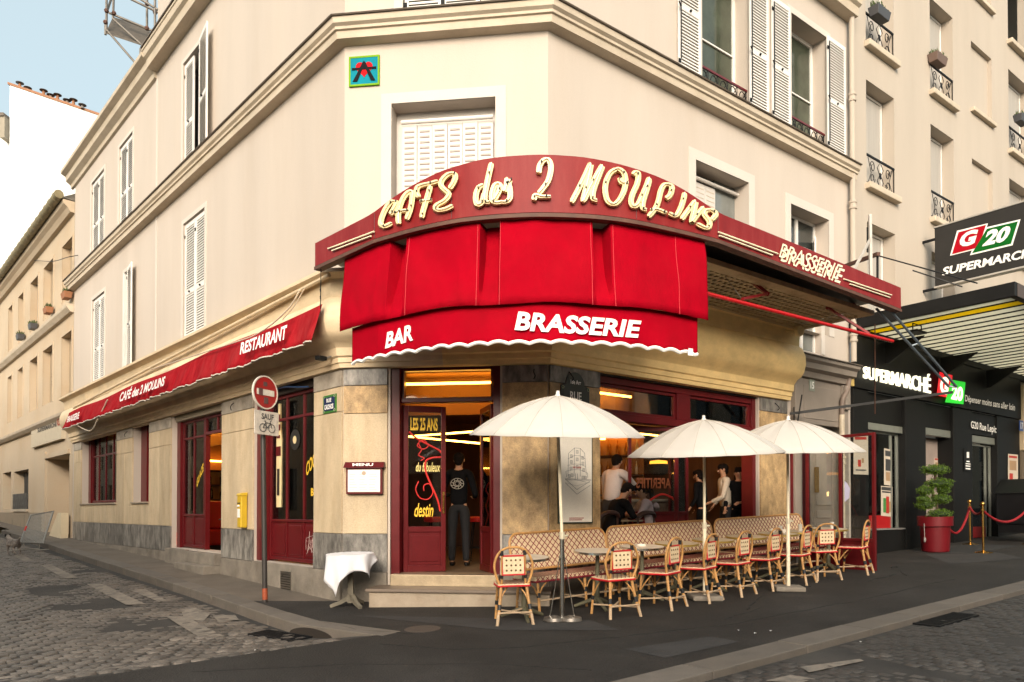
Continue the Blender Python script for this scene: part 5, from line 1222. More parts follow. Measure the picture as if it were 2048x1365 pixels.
for a,b,c in ((edges[1],edges[2],1.31),(edges[5],edges[6],1.0)):
    f=MB().box(a,a+.05,.10,.16,c,3.40).box(b-.05,b,.10,.16,c,3.40).box(b-.32,b-.28,.10,.16,c,3.40).box(a,b,.10,.16,3.36,3.40).build('window_frame',mat('grey_aluminium',(.3,.31,.27)),sf,FR.M)
    MB().box(a+.05,b-.05,.13,.135,c,3.36).build('pane',GLASS,f,FR.M); MB().box(a+.05,b-.30,.12,.128,c,c+.28).build('red_film',mat('red_film',(.35,.01,.012),.35),f,FR.M)
MB().box(edges[3]+.02,edges[3]+.5,.5,.52,.9,3.45).build('door_panel',mat('pale_door_panel',(.33,.27,.235),.5),sf,FR.M)
MB().box(edges[3]+.62,edges[4],.30,.33,.85,3.45).build('door_reveal_panel',mat('pale_door_panel',(.33,.27,.235),.5),sf,FR.M)
# shop interior behind the glass
MB().box(GX+.1,XS2,2.4,2.45,.8,4.2).build('back_wall',mat('shop_back',(.10,.10,.09),.6,.4,3,stain=(.3,.12,.05),stain_scale=3),sf,FR.M); MB().box(GX+.1,XS2,.36,2.4,4.1,4.15).build('ceiling',DARK,sf,FR.M); MB().box(GX+.1,XS2,.36,2.4,.74,.80).build('floor',INTFLOOR,sf,FR.M)
MB().box(GX+.1,GX+.12,.36,2.4,.8,4.1).build('side_wall',DARK,sf,FR.M)
for x in (edges[1]+.3,edges[1]+.9,edges[3]+.4): MB().box(x,x+.5,1.2,1.25,3.4,3.43).build('strip_light',LEDW,sf,FR.M)
for k in range(5):
    z=1.2+.42*k; MB().box(edges[1]-.1,edges[1]+.5,.9,1.3,z,z+.03).build('shelf',ZINC,sf,FR.M)
    m=MB(); x=edges[1]-.05
    while x<edges[1]+.45: w_=random.uniform(.05,.09); m.box(x,x+w_-.01,.92,1.1,z+.03,z+random.uniform(.2,.33)); x+=w_
    m.build('groceries',[mat('goods_a',(.3,.05,.03),.5,.6,6,stain=(.4,.3,.05),stain_scale=9,stain_amt=1)][0],sf,FR.M,kind='stuff')
# lettering
LIT=emit_mat('lit_letters',(1,.95,.72),.55)
def q_text(s,q,F,off,mt,par,bold=.03,shear=0,name='lettering',dpt=0):
    m=MB()
    def fn(u,v):
        x,z=F(*bil(q,u,v),off); return F.w(x,-off,z)
    text_mb(m,s,fn,bold,shear); o=m.build(name,mt,par,Matrix.Identity(4),keep=True)
    if dpt: sd_=o.modifiers.new('s','SOLIDIFY'); sd_.thickness=dpt; sd_.offset=0
    return o
q_text('SUPERMARCHÉ',[(1727,757),(1861,788),(1861,749),(1727,727)],FR,.14,LIT,sf,.015,dpt=.03)
q_text('Dépenser moins sans aller loin',[(1930,807),(2030,826),(2030,809),(1930,790)],FR,.115,WHITEPRINT,sf,.02,.1)
q_text('G20 Rue Lepic',[(1942,861),(1993,871),(1993,852),(1942,842)],FR,.065+.02,WHITEPRINT,sf,.02)
MB().box(edges[5],edges[6]+.02,-.03,.02,3.62,4.15).build('sign_strip',GBLACK,sf,FR.M)
def logo(F,off,r,g,par,gq,tq,mr,mg,mw,th=.03):
    def P(p,o): x,z=F(*p,o); return F.w(x,-o,z)
    for q,m_,nm in ((r,mr,'logo_red_tile'),(g,mg,'logo_green_tile')):
        b=MB(); b.hexa([P(q[0],off-th),P(q[1],off-th),P(q[2],off-th),P(q[3],off-th),P(q[0],off),P(q[1],off),P(q[2],off),P(q[3],off)]); o=b.build(nm,m_,par,Matrix.Identity(4)); off+=.004
    for s,q in (('G',gq),('20',tq)): q_text(s,q,F,off+.006,mw,par,.05)
RLOGO=emit_mat('lit_red',(.75,.01,.02),.35); GLOGO=emit_mat('lit_green',(.02,.5,.03),.45)
logo(FR,.2,[(1873,791),(1902,797),(1905,751),(1879,744)],[(1890,805),(1927,809),(1931,765),(1903,760)],sf,[(1879,786),(1896,792),(1898,756),(1882,752)],[(1902,799),(1925,804),(1927,775),(1905,770)],RLOGO,GLOGO,LIT)
def poster(F,q,off,par,items,base=mat('poster_paper',(.55,.47,.38),.6,.05,6),name='poster'):
    def P(u,v,o): x,z=F(*bil(q,u,v),o); return F.w(x,-o,z)
    o=MB().hexa([P(0,0,off-.01),P(1,0,off-.01),P(1,1,off-.01),P(0,1,off-.01),P(0,0,off),P(1,0,off),P(1,1,off),P(0,1,off)]).build(name,base,par,Matrix.Identity(4))
    for (u0,v0,u1,v1,m_) in items: MB().quad(P(u0,v0,off+.003),P(u1,v0,off+.003),P(u1,v1,off+.003),P(u0,v1,off+.003)).build('printed_block',m_,o,Matrix.Identity(4))
    return o
INK=mat('ink',(.05,.05,.05),.6); REDI=mat('red_ink',(.4,.03,.02),.6); GI=mat('green_ink',(.05,.2,.05),.6); BI=mat('tan_ink',(.35,.22,.12),.6)
poster(FR,[(1707,949),(1737,950),(1736,872),(1707,872)],.07,sf,[(.1,.9,.9,.97,REDI),(.2,.62,.5,.72,INK),(.3,.2,.5,.38,REDI),(.55,.3,.7,.42,BI),(.15,.1,.85,.13,INK)])
poster(FR,[(1768,970),(1784,972),(1784,900),(1768,897)],-.118,sf,[(.15,.8,.85,.95,INK),(.2,.4,.8,.72,INK),(.25,.12,.75,.36,BI)])
poster(FR,[(1762,1032),(1785,1034),(1785,974),(1762,972)],-.116,sf,[(.05,.86,.95,.97,INK),(.08,.78,.92,.83,INK),(.2,.12,.45,.6,GI),(.45,.1,.7,.66,REDI),(.7,.15,.9,.5,BI)])
poster(FR,[(1868,945),(1896,948),(1896,918),(1868,916)],-.295,sf,[(.05,.85,.95,.97,REDI),(.1,.2,.45,.7,BI),(.55,.2,.9,.7,BI),(.1,.05,.9,.12,GI)])
poster(FR,[(2016,972),(2036,974),(2036,910),(2016,908)],.075,sf,[(.1,.88,.9,.95,REDI),(.15,.5,.85,.8,BI),(.15,.2,.5,.4,REDI)])
o=poster(FR,[(1928,943),(1944,945),(1944,898),(1928,897)],.075,sf,[(.3,.42,.7,.47,WHITEPRINT),(.2,.32,.8,.36,WHITEPRINT),(.2,.22,.8,.27,WHITEPRINT),(.2,.1,.8,.16,WHITEPRINT),(.35,.6,.65,.85,WHITEPRINT)],base=GBLACK,name='opening_hours_plate')
# pale stone doorway with blue number at the far right edge
nb=thing('neighbour_doorway','pale carved stone doorway with small blue number at the far right edge','doorway',FR.M@T(XS2,0,0))
MB().box(XS2+.02,XS2+.75,-.16,.0,.5,2.55).box(XS2+.02,XS2+1.2,-.16,.0,3.35,5.15).box(XS2+.75,XS2+2.2,-.14,.0,.5,3.3).build('stonework',STONE,nb,FR.M,bev=.02)
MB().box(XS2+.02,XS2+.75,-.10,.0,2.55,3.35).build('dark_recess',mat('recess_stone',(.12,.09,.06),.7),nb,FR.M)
x,z=FR(2043,852,.18); np2=MB().box(x-.12,x+.14,-.18,-.16,z-.14,z+.14).build('number_plate',mat('blue_plate',(.02,.06,.22),.3),nb,FR.M); flat_text('number','17',WHITEPRINT,np2,FR.M,x-.08,x+.10,z-.09,z+.09,-.184)
# canopy
cn=thing('glass_canopy','black framed flat canopy with translucent glass strips over the supermarket','canopy',FR.M@T(GX,-1.5,5.4))
CA,CB,CO,cz=GX-.05,GX+11.5,2.95,5.38
mb=MB().box(CA,CA+.10,-CO,.0,cz,cz+.25).box(CA+.10,CB,-CO,-CO+.10,cz,cz+.25).box(CB-.1,CB,-CO+.1,0,cz,cz+.25)
mb.box(CA+.1,CB-.1,-.12,-.0,cz-.1,cz+.12); mb.build('canopy_frame',GBLACK,cn,FR.M,bev=.008)
MB().box(CA+.10,CB,-CO-.006,-CO,cz+.01,cz+.235).build('front_cladding',mat('brown_patina',(.075,.052,.042),.5,.2,3),cn,FR.M)
GP=mat('wired_glass',(.80,.79,.68),.35,.10,2.2,stain=(.45,.42,.33),stain_scale=3,stain_amt=.6,trans=.8); YP=mat('yellow_glass_pane',(.90,.72,.03),.4,.1,3,trans=.7,stain=(.4,.3,.03),stain_scale=5)
x=CA+.12; k=0
me=None
while x<CB-.4:
    m_=YP if k==1 else GP
    MB().box(x+.03,x+.36,-CO+.12,-.12,cz+.045,cz+.055).build('glass_strip',m_,cn,FR.M); MB().box(x-.005,x+.025,-CO+.11,-.12,cz+.03,cz+.06).build('glazing_bar',GBLACK,cn,FR.M); x+=.39; k+=1
for x in (GX+1.2,GX+3.8,GX+6.4,GX+9): MB().prism([(-.12,cz-.1),(-.12,cz-.55),(-.2,cz-.55),(-.9,cz-.1)],x,x+.07,'x').build('bracket',GBLACK,cn,FR.M)
# pole and tie wires from cafe sign to canopy
mb=MB(); P=RP(1757,512,1.45)
for a,b in (((1757,512,1.45),(1955,567,2.93)),((1825,541,2.0),(1925,574,2.6))): mb.tube([RP(*a),RP(*b)],.012,5)
tag(mb.build('tie_wires',BLACK,None,Matrix.Identity(4)),'two black tie rods stretched from the café sign to the glass canopy','tie rods')
# spotlight on the canopy corner
P=RP(1850,700,1.6); t=thing('canopy_floodlight','small flat floodlight hung under the yellow strip of the canopy','floodlight',FR.M@T(CA+.75,-1.0,cz-.08))
MB().box(-.22,.22,-.10,.10,-.07,-.03).build('lamp_head',GBLACK,t,bev=.01); MB().tube([(-.18,0,-.03),(-.18,0,.10),(.18,0,.10),(.18,0,-.03)],.012,5).build('bracket',BLACK,t)
# blade sign
BX=pp(1842,462,0); M=FR.M@T(BX,0,0)
bs=thing('supermarket_blade_sign','dark projecting sign with red and green logo over the word SUPERMARCHÉ','shop sign',M)
class Blade:
    pass
FBd=Face(FR.w(BX,-.0)[:2],(-FR.y.x,-FR.y.y))   # x runs outward from the wall; seen from the left
def fb(px,py,off=0): return FBd(px,py,off)
x0b,z1b=fb(1869,457); _,z0b=fb(1869,574)
MB().box(x0b,x0b+3.0,.0,.18,z0b,z1b).build('sign_box',mat('anthracite_sign',(.030,.0285,.027),.6,.08,2,spec=.12),bs,FBd.M,bev=.008)
for a,b in ((z0b-.035,z0b),(z1b,z1b+.03)): MB().box(x0b-.02,x0b+3.02,-.012,.19,a,b).build('sign_trim',mat('pale_trim',(.45,.42,.38),.4,.05,4,metal=.3),bs,FBd.M)
mb=MB().box(0,x0b,.06,.11,z1b-.25,z1b-.2).box(0,x0b,.06,.11,z0b-.05,z0b); mb.build('wall_bracket',IRON,bs,FBd.M)
def blogo():
    def P(p,o): x,z=fb(*p,o); return FBd.w(x,-o,z)
    WH=WHITEPRINT
    for q,m_,o,nm in (([(1900,512),(1960,497),(1976,447),(1914,462)],WH,.003,'logo_border'),([(1940,511),(2025,491),(2041,439),(1960,458)],WH,.004,'logo_border'),
        ([(1904,509),(1958,495),(1972,450),(1917,465)],mat('logo_red',(.36,.003,.012),.6,spec=.1),.008,'logo_red_tile'),([(1944,507),(2022,488),(2036,443),(1974,458)],mat('logo_green',(.004,.11,.012),.6,spec=.1),.009,'logo_green_tile')):
        MB().quad(*[P(p,o) for p in q]).build(nm,m_,bs,Matrix.Identity(4))
    q_text('G',[(1916,497),(1948,489),(1958,457),(1923,466)],FBd,.014,WH,bs,.05); q_text('20',[(1964,494),(2012,483),(2026,450),(1976,461)],FBd,.014,WH,bs,.05)
    q_text('SUPERMARCHÉ',[(1884,552),(2078,511),(2079,488),(1885,532)],FBd,.014,WH,bs,.035,.12)
blogo()
# flower boxes
PLG=mat('window_plant',(.05,.075,.015),.6,.4,12)
def flowerbox(M,mt,label,w=.55):
    t=thing('flower_box',label,'flower box',M); MB().hexa([(-w/2+.04,-.09,0),(w/2-.04,-.09,0),(w/2-.04,.09,0),(-w/2+.04,.09,0),(-w/2,-.12,.19),(w/2,-.12,.19),(w/2,.12,.19),(-w/2,.12,.19)]).build('planter',mt,t,bev=.01)
    m=MB()
    for _ in range(90):
        x,y,z=random.uniform(-w/2,w/2),random.uniform(-.1,.1),.18; a=random.uniform(0,6.3); h=random.uniform(.04,.16)
        m.quad((x,y,z),(x+.02*math.cos(a),y+.02*math.sin(a),z+h*.5),(x+.03*math.cos(a),y+.03*math.sin(a),z+h),(x-.02*math.sin(a),y+.02*math.cos(a),z+h*.6))
    m.build('plants',PLG,t,kind='stuff'); return t
GP_=mat('grey_plastic',(.06,.06,.065),.5); TC=mat('terracotta',(.30,.13,.06),.7)
x,z=FR(1762,30,.15); flowerbox(FR.M@T(x,-.12,z-.08),GP_,'dark grey flower box on the topmost left iron guard of the cream building')
x,z=FR(1878,120,.15); flowerbox(FR.M@T(x,-.12,z-.10),mat('brown_plastic',(.14,.09,.07),.6),'brown flower box on the iron guard of the second window column')
x,z=FR(2045,240,.15); flowerbox(FR.M@T(x,-.12,z-.10),GP_,'dark flower box at the right edge of the photo above the projecting sign')

# ================================================================ OLD BUILDING UP THE SIDE STREET
ob=thing('old_building','old ochre building with a zinc gutter further up the side street','building',FL.M@T(xend,0,0))
XO=-44.0; x1_=xend-.02; GE=11.15
oh=[]
def colx(px0,px1,py): return FL(px0,py)[0],FL(px1,py)[0]
OC=[(125,145),(88,107),(62,77),(38,48),(18,26)]
for a,b in OC:
    x0_,x1b=colx(a,b,560); oh.append((x0_,x1b,8.35,10.15,.28)); oh.append((x0_,x1b,5.35,7.25,.28))
dr=(FL(95,900)[0],FL(139,900)[0]); oh2=[(dr[0],dr[1],.7,3.45,.9),(FL(28,950)[0],FL(57,950)[0],1.75,3.25,.5),(FL(6,950)[0],FL(22,950)[0],1.75,3.3,.5)]
oh3=[]; x=-31.5
while x>XO+2: oh3+=[(x-1.0,x,8.35,10.15,.28),(x-1.0,x,5.35,7.25,.28)]; x-=2.6
mb=MB(); holes_wall(mb,XO,x1_,.3,GE,[h for h in oh if h[0]>-31.2]+oh2+oh3); mb.quad((XO,0,.3),(XO,8,.3),(XO,8,GE),(XO,0,GE)); mb.build('wall',PLASTER_O,ob,FL.M,keep=True)
for h in [h for h in oh if h[0]>-31.2]+oh3:
    MB().box(h[0],h[1],.20,.24,h[2],h[3]).build('window',mat('dim_window',(.28,.22,.15),.3,.3,1.5),ob,FL.M)
    MB().box(h[0]-.10,h[0],-.02,.01,h[2],h[3]+.1).box(h[1],h[1]+.10,-.02,.01,h[2],h[3]+.1).box(h[0],h[1],-.02,.01,h[3],h[3]+.1).build('window_surround',PLASTER_O,ob,FL.M)
MB().sweep([(0,4.55),(.1,4.57),(.2,4.66),(.22,4.74),(0,4.78)],[FL.w(XO,0),FL.w(x1_,0)]).build('string_course',CORNICE,ob,Matrix.Identity(4))
MB().sweep([(0,7.75),(.1,7.77),(.2,7.9),(.22,7.98),(0,8.02)],[FL.w(XO,0),FL.w(x1_,0)]).build('string_course',CORNICE,ob,Matrix.Identity(4))
MB().sweep([(0,GE-.35),(.12,GE-.33),(.2,GE-.2),(.3,GE-.12),(.32,GE),(0,GE)],[FL.w(XO,0),FL.w(x1_,0)]).build('eaves_cornice',PLASTER_O,ob,Matrix.Identity(4))
OZ=mat('weathered_zinc_gutter',(.20,.165,.09),.6,.25,6)
MB().tube([FL.w(XO,-.42,GE+.12),FL.w(x1_,-.42,GE+.12)],.13,12).build('gutter',OZ,ob,Matrix.Identity(4),smooth=True)
x=x1_-.3
while x>-30: MB().lathe([(.132,-.01),(.145,-.01),(.145,.01),(.132,.01)],14).xf(T(x,-.42,GE+.12)@RY(90)).build('gutter_band',OZ,ob,FL.M); x-=.62
MB().prism([(-.35,GE+.05),(.1,GE+.02),(4,GE+2.6),(8,GE+.02)],XO,x1_,'x').build('roof',ZINC,ob,FL.M)
MB().box(dr[1]-.35,dr[1]-.02,.1,.75,.7,3.4).build('dark_door',mat('black_door',(.02,.018,.016),.5),ob,FL.M); MB().box(dr[0],dr[1],.9,.92,.7,3.45).build('porch_back',PLASTER_O,ob,FL.M)
MB().box(dr[1]-1.4,dr[1]-.35,.5,.9,.7,3.4).build('porch_wall',PLASTER_O,ob,FL.M)
MB().box(dr[0]-.1,dr[1]+.1,-.08,0,3.45,3.60).box(dr[0]-.55,dr[0]-.1,-.06,0,.7,3.7).build('door_surround',PLASTER_O,ob,FL.M)
MB().box(oh2[1][0]+.3,oh2[1][1],.3,.33,1.75,3.2).build('barred_window',mat('dark_mesh',(.03,.03,.03),.6),ob,FL.M)
gx0=FL(27,950)[0]; MB().box(oh2[1][0]-.05,oh2[1][1]+.02,-.03,-.01,1.75,2.35).build('meter_cover',mat('black_cover',(.03,.028,.027),.5,.4,6,stain=(.2,.2,.18),stain_scale=5,stain_amt=.6),ob,FL.M)
MB().box(oh2[1][0]-.1,oh2[1][1]+.1,-.10,.02,1.66,1.75).build('window_sill',CORNICE,ob,FL.M)
m=MB().box(XO,dr[0]-.6,-.06,0,.5,1.62); m.build('plinth',mat('stained_plinth',(.30,.24,.17),.9,.3,2,.3,30,stain=(.12,.09,.06),stain_scale=2,stain_amt=.7),ob,FL.M)
bn=MB().box(FL(70,880)[0],FL(131,880)[0],-.12,0,3.95,4.55).build('painted_sign_board',mat('faded_board',(.52,.45,.34),.8,.1,3,stain=(.3,.24,.16),stain_scale=3),ob,FL.M)
q_text('SUPERMARCHÉ',[(75,866),(113,853),(113,841),(75,855)],FL,.13,mat('faded_black_print',(.08,.07,.06),.8),bn,.03,name='faded_lettering')
q_text('G20',[(114,853),(127,848),(127,831),(114,836)],FL,.135,mat('faded_red_print',(.35,.08,.05),.8),bn,.04,name='faded_lettering')
# pale ramp block beside the entrance
tag(MB().prism([(x1_-2.2,.62),(x1_-.15,.62),(x1_-.15,1.62),(x1_-.55,1.62)],-.28,-.07).build('stair_wedge',mat('cream_render',(.66,.55,.38),.8,.06,2),None,FL.M,bev=.01),'pale cream rendered wedge at the old building\'s doorway by the sidewalk','wedge')
for k,(px,py,mt_,lb) in enumerate(((134,592,TC,'terracotta flower box nearest the café on the old building'),(97,622,TC,'terracotta flower box second from the café on the old building'),(66,654,GP_,'dark green flower box third from the café on the old building'),(41,675,GP_,'dark flower box farthest from the café on the old building'))):
    x,z=FL(px,py,.15); t=flowerbox(FL.M@T(x,-.16,z-.10),mt_,lb,.5)
# round vent and service wire between the old building and the café
mb=MB().tube(catmull([(lambda q,o:FL.w(q[0],-o,q[1]))(FL(px_,py_,o_),o_) for px_,py_,o_ in ((68,521,.05),(105,523,.2),(135,515,.2),(156,511,.02))],6),.012,5); tag(mb.build('service_wire',BLACK,None,Matrix.Identity(4)),'thin black wire strung from the old building to the café wall','wire')
# far white gable with chimney pots
wg=thing('white_gable_building','plain white sunlit gable wall with chimney pots behind the old building','building',T(-28,46,0))
def W3(px,py,Y): p=at(px,py,Y); return p
Yg=44.0; A=W3(20,170,Yg); B=W3(215,232,Yg+1.0); zt1=A.z; zt2=B.z
cx0,cx1=A.x,B.x+6; zt3=zt2+(zt2-zt1)/(B.x-A.x)*6
MB().hexa([(cx0,Yg,0),(cx1,Yg+3,0),(cx1,Yg+9,0),(cx0,Yg+9,0),(cx0,Yg,zt1),(cx1,Yg+3,zt3),(cx1,Yg+9,zt3),(cx0,Yg+9,zt1)]).build('wall',WHITEWALL,wg,Matrix.Identity(4))
MB().hexa([(cx0-.1,Yg-.08,zt1),(cx1,Yg+2.92,zt3),(cx1,Yg+9,zt3),(cx0-.1,Yg+9,zt1),(cx0-.1,Yg-.08,zt1+.14),(cx1,Yg+2.92,zt3+.14),(cx1,Yg+9,zt3+.14),(cx0-.1,Yg+9,zt1+.14)]).build('coping',TC,wg,Matrix.Identity(4))
A2=W3(0,400,Yg+.3); B2=W3(20,270,Yg+.3)
MB().box(A2.x-14,cx0-.02,Yg+.3,Yg+9,0,W3(0,262,Yg).z).build('wall',WHITEWALL,wg,Matrix.Identity(4))
MB().box(W3(8,255,Yg).x,cx0-.03,Yg-.4,Yg+.28,W3(10,262,Yg).z-.6,W3(10,240,Yg).z).build('chimney_stack',mat('grey_stack',(.3,.26,.2),.8),wg,Matrix.Identity(4))
MB().box(A2.x-8,W3(18,235,Yg).x,Yg-.5,Yg+.3,W3(10,240,Yg).z,W3(10,234,Yg).z).build('roof_edge',LEAD,wg,Matrix.Identity(4))
for k,(px,hh) in enumerate(((33,1),(49,0),(81,1),(95,0),(109,1),(128,0),(141,1),(159,0))):
    P=W3(px,interp(px,[(20,170),(205,228)]),Yg+.6); M=T(P.x,P.y+.3,P.z+.1)@Matrix.Scale(.55,4)
    t=thing('chimney_pot','capped chimney pot on top of the white gable wall','chimney pot',M,'chimney pots on the white gable')
    h=.55 if hh else .28
    MB().lathe([(.18,-.1),(.15,h*.6),(.13,h*.6),(.12,h)],12).build('pot',TC if hh else mat('pot_grey',(.2,.17,.15)),t,smooth=True)
    MB().lathe([(0,h+.14),(.2,h+.08),(.42,h+.04),(.42,h),(0,h)],12).build('cowl',mat('dark_cowl',(.05,.04,.035),.6),t)
# scaffold tower on the roof line
Ys=21.5
sc_=thing('scaffold_tower','steel tube scaffold with a mesh deck rising above the side-street roof','scaffold',T(at(265,90,Ys).x,Ys,at(265,90,Ys).z))
def S3(px,py,dy=0): return at(px,py,Ys+dy)
TB=mat('scaffold_tube',(.16,.14,.12),.5,.3,6,metal=.4)
mb=MB()
for a,b in (((213,-30,0),(213,60,0)),((228,-30,.6),(226,38,.6)),((294,-30,.6),(294,60,.6)),((310,-30,0),(310,95,0)),((281,98,0),(281,125,0)),((252,-6,.3),(318,26,.3)),((218,26,.3),(314,66,.3)),((213,26,0),(226,-12,.4)),((226,38,0),(292,98,0)),((213,60,0),(272,128,0)),((316,20,0),(270,-8,0)),((211,48,0),(211,70,0))):
    p,q=S3(*a),S3(*b); mb.tube([p,q],.035,8)
mb.build('tubes',TB,sc_,Matrix.Identity(4),smooth=True)
d=MB().hexa([S3(212,68,0),S3(296,96,0),S3(300,62,1.0),S3(226,38,1.0),S3(212,64,0),S3(296,92,0),S3(300,58,1.0),S3(226,34,1.0)]); d.build('deck',mat('deck_mesh',(.08,.065,.05),.7,.3,10),sc_,Matrix.Identity(4))
mb=MB()
for px,py,dy in ((213,22,0),(228,27,.3),(294,57,.3),(310,65,.3),(310,25,.3),(294,8,.3),(211,45,0)): mb.sphere(S3(px,py,dy-.03),.07,8)
mb.build('couplers',RUST,sc_,Matrix.Identity(4))
# ================================================================ HOUSE ACROSS THE SIDE STREET (unseen, added for the café panes to mirror)
hx=thing('added_house_side_street','low ochre house across the side street, unseen, added for the café panes to mirror','building',FL.M@T(0,-10,0))
MH=FL.M@T(-32,-10.2,0)@RZ(180)
MH=FL.M@T(0,-10.2,0)@RZ(180)
hl=[(-1+2.6*k,.2+2.6*k,1.7,3.7,.25) for k in range(28)]+[(-1+2.6*k,.2+2.6*k,5.0,6.9,.25) for k in range(28)]
holes_wall(mb,-3,75,-.5,8.0,hl); mb.quad((-3,0,-.5),(-3,6,-.5),(-3,6,8),(-3,0,8)); mb.quad((-3,0,8),(75,0,8),(75,6,8),(-3,6,8)); mb.build('wall',PLASTER_O,hx,MH,keep=True)
for h in hl: MB().box(h[0],h[1],.2,.24,h[2],h[3]).build('window',DGLASS,hx,MH)

hy=thing('added_house_main_street','cream house row across the main street, unseen, added for the café panes to mirror','building',FR.M@T(0,-17,0))  # unseen row added for reflections, kept low to let the sun in
MH=FR.M@T(0,-17,0)@RZ(180); mb=MB()
hl=[(-30+2.7*k,-28.2+2.7*k,.4,3.2,.4) for k in range(22)]
holes_wall(mb,-31,30,-1.2,6.2,hl); mb.quad((-31,0,6.2),(30,0,6.2),(30,6,6.2),(-31,6,6.2)); mb.build('wall',PLASTER_O,hy,MH,keep=True)
for h in hl: MB().box(h[0],h[1],.2,.24,h[2],h[3]).build('window',DGLASS,hy,MH)

ht_=thing('added_tall_house_main_street','taller cream house farther along the main street, unseen, added to fill the reflections in the café panes','building',FR.M@T(40,-17,0))  # unseen tall block added so the transom panes mirror a wall
hl=[(-80+2.9*k,-78.7+2.9*k,zz,zz+2.1,.25) for k in range(22) for zz in (2.0,5.6,9.2)]
mb=MB(); holes_wall(mb,-82,-14,-1.2,13,hl); mb.quad((-82,0,13),(-14,0,13),(-14,6,13),(-82,6,13)); mb.quad((-14,0,-1.2),(-14,6,-1.2),(-14,6,13),(-14,0,13)); mb.build('wall',PLASTER_O,ht_,MH@T(0,-.6,0),keep=True)
for h in hl: MB().box(h[0],h[1],.2,.24,h[2],h[3]).build('window',DGLASS,ht_,MH@T(0,-.6,0))
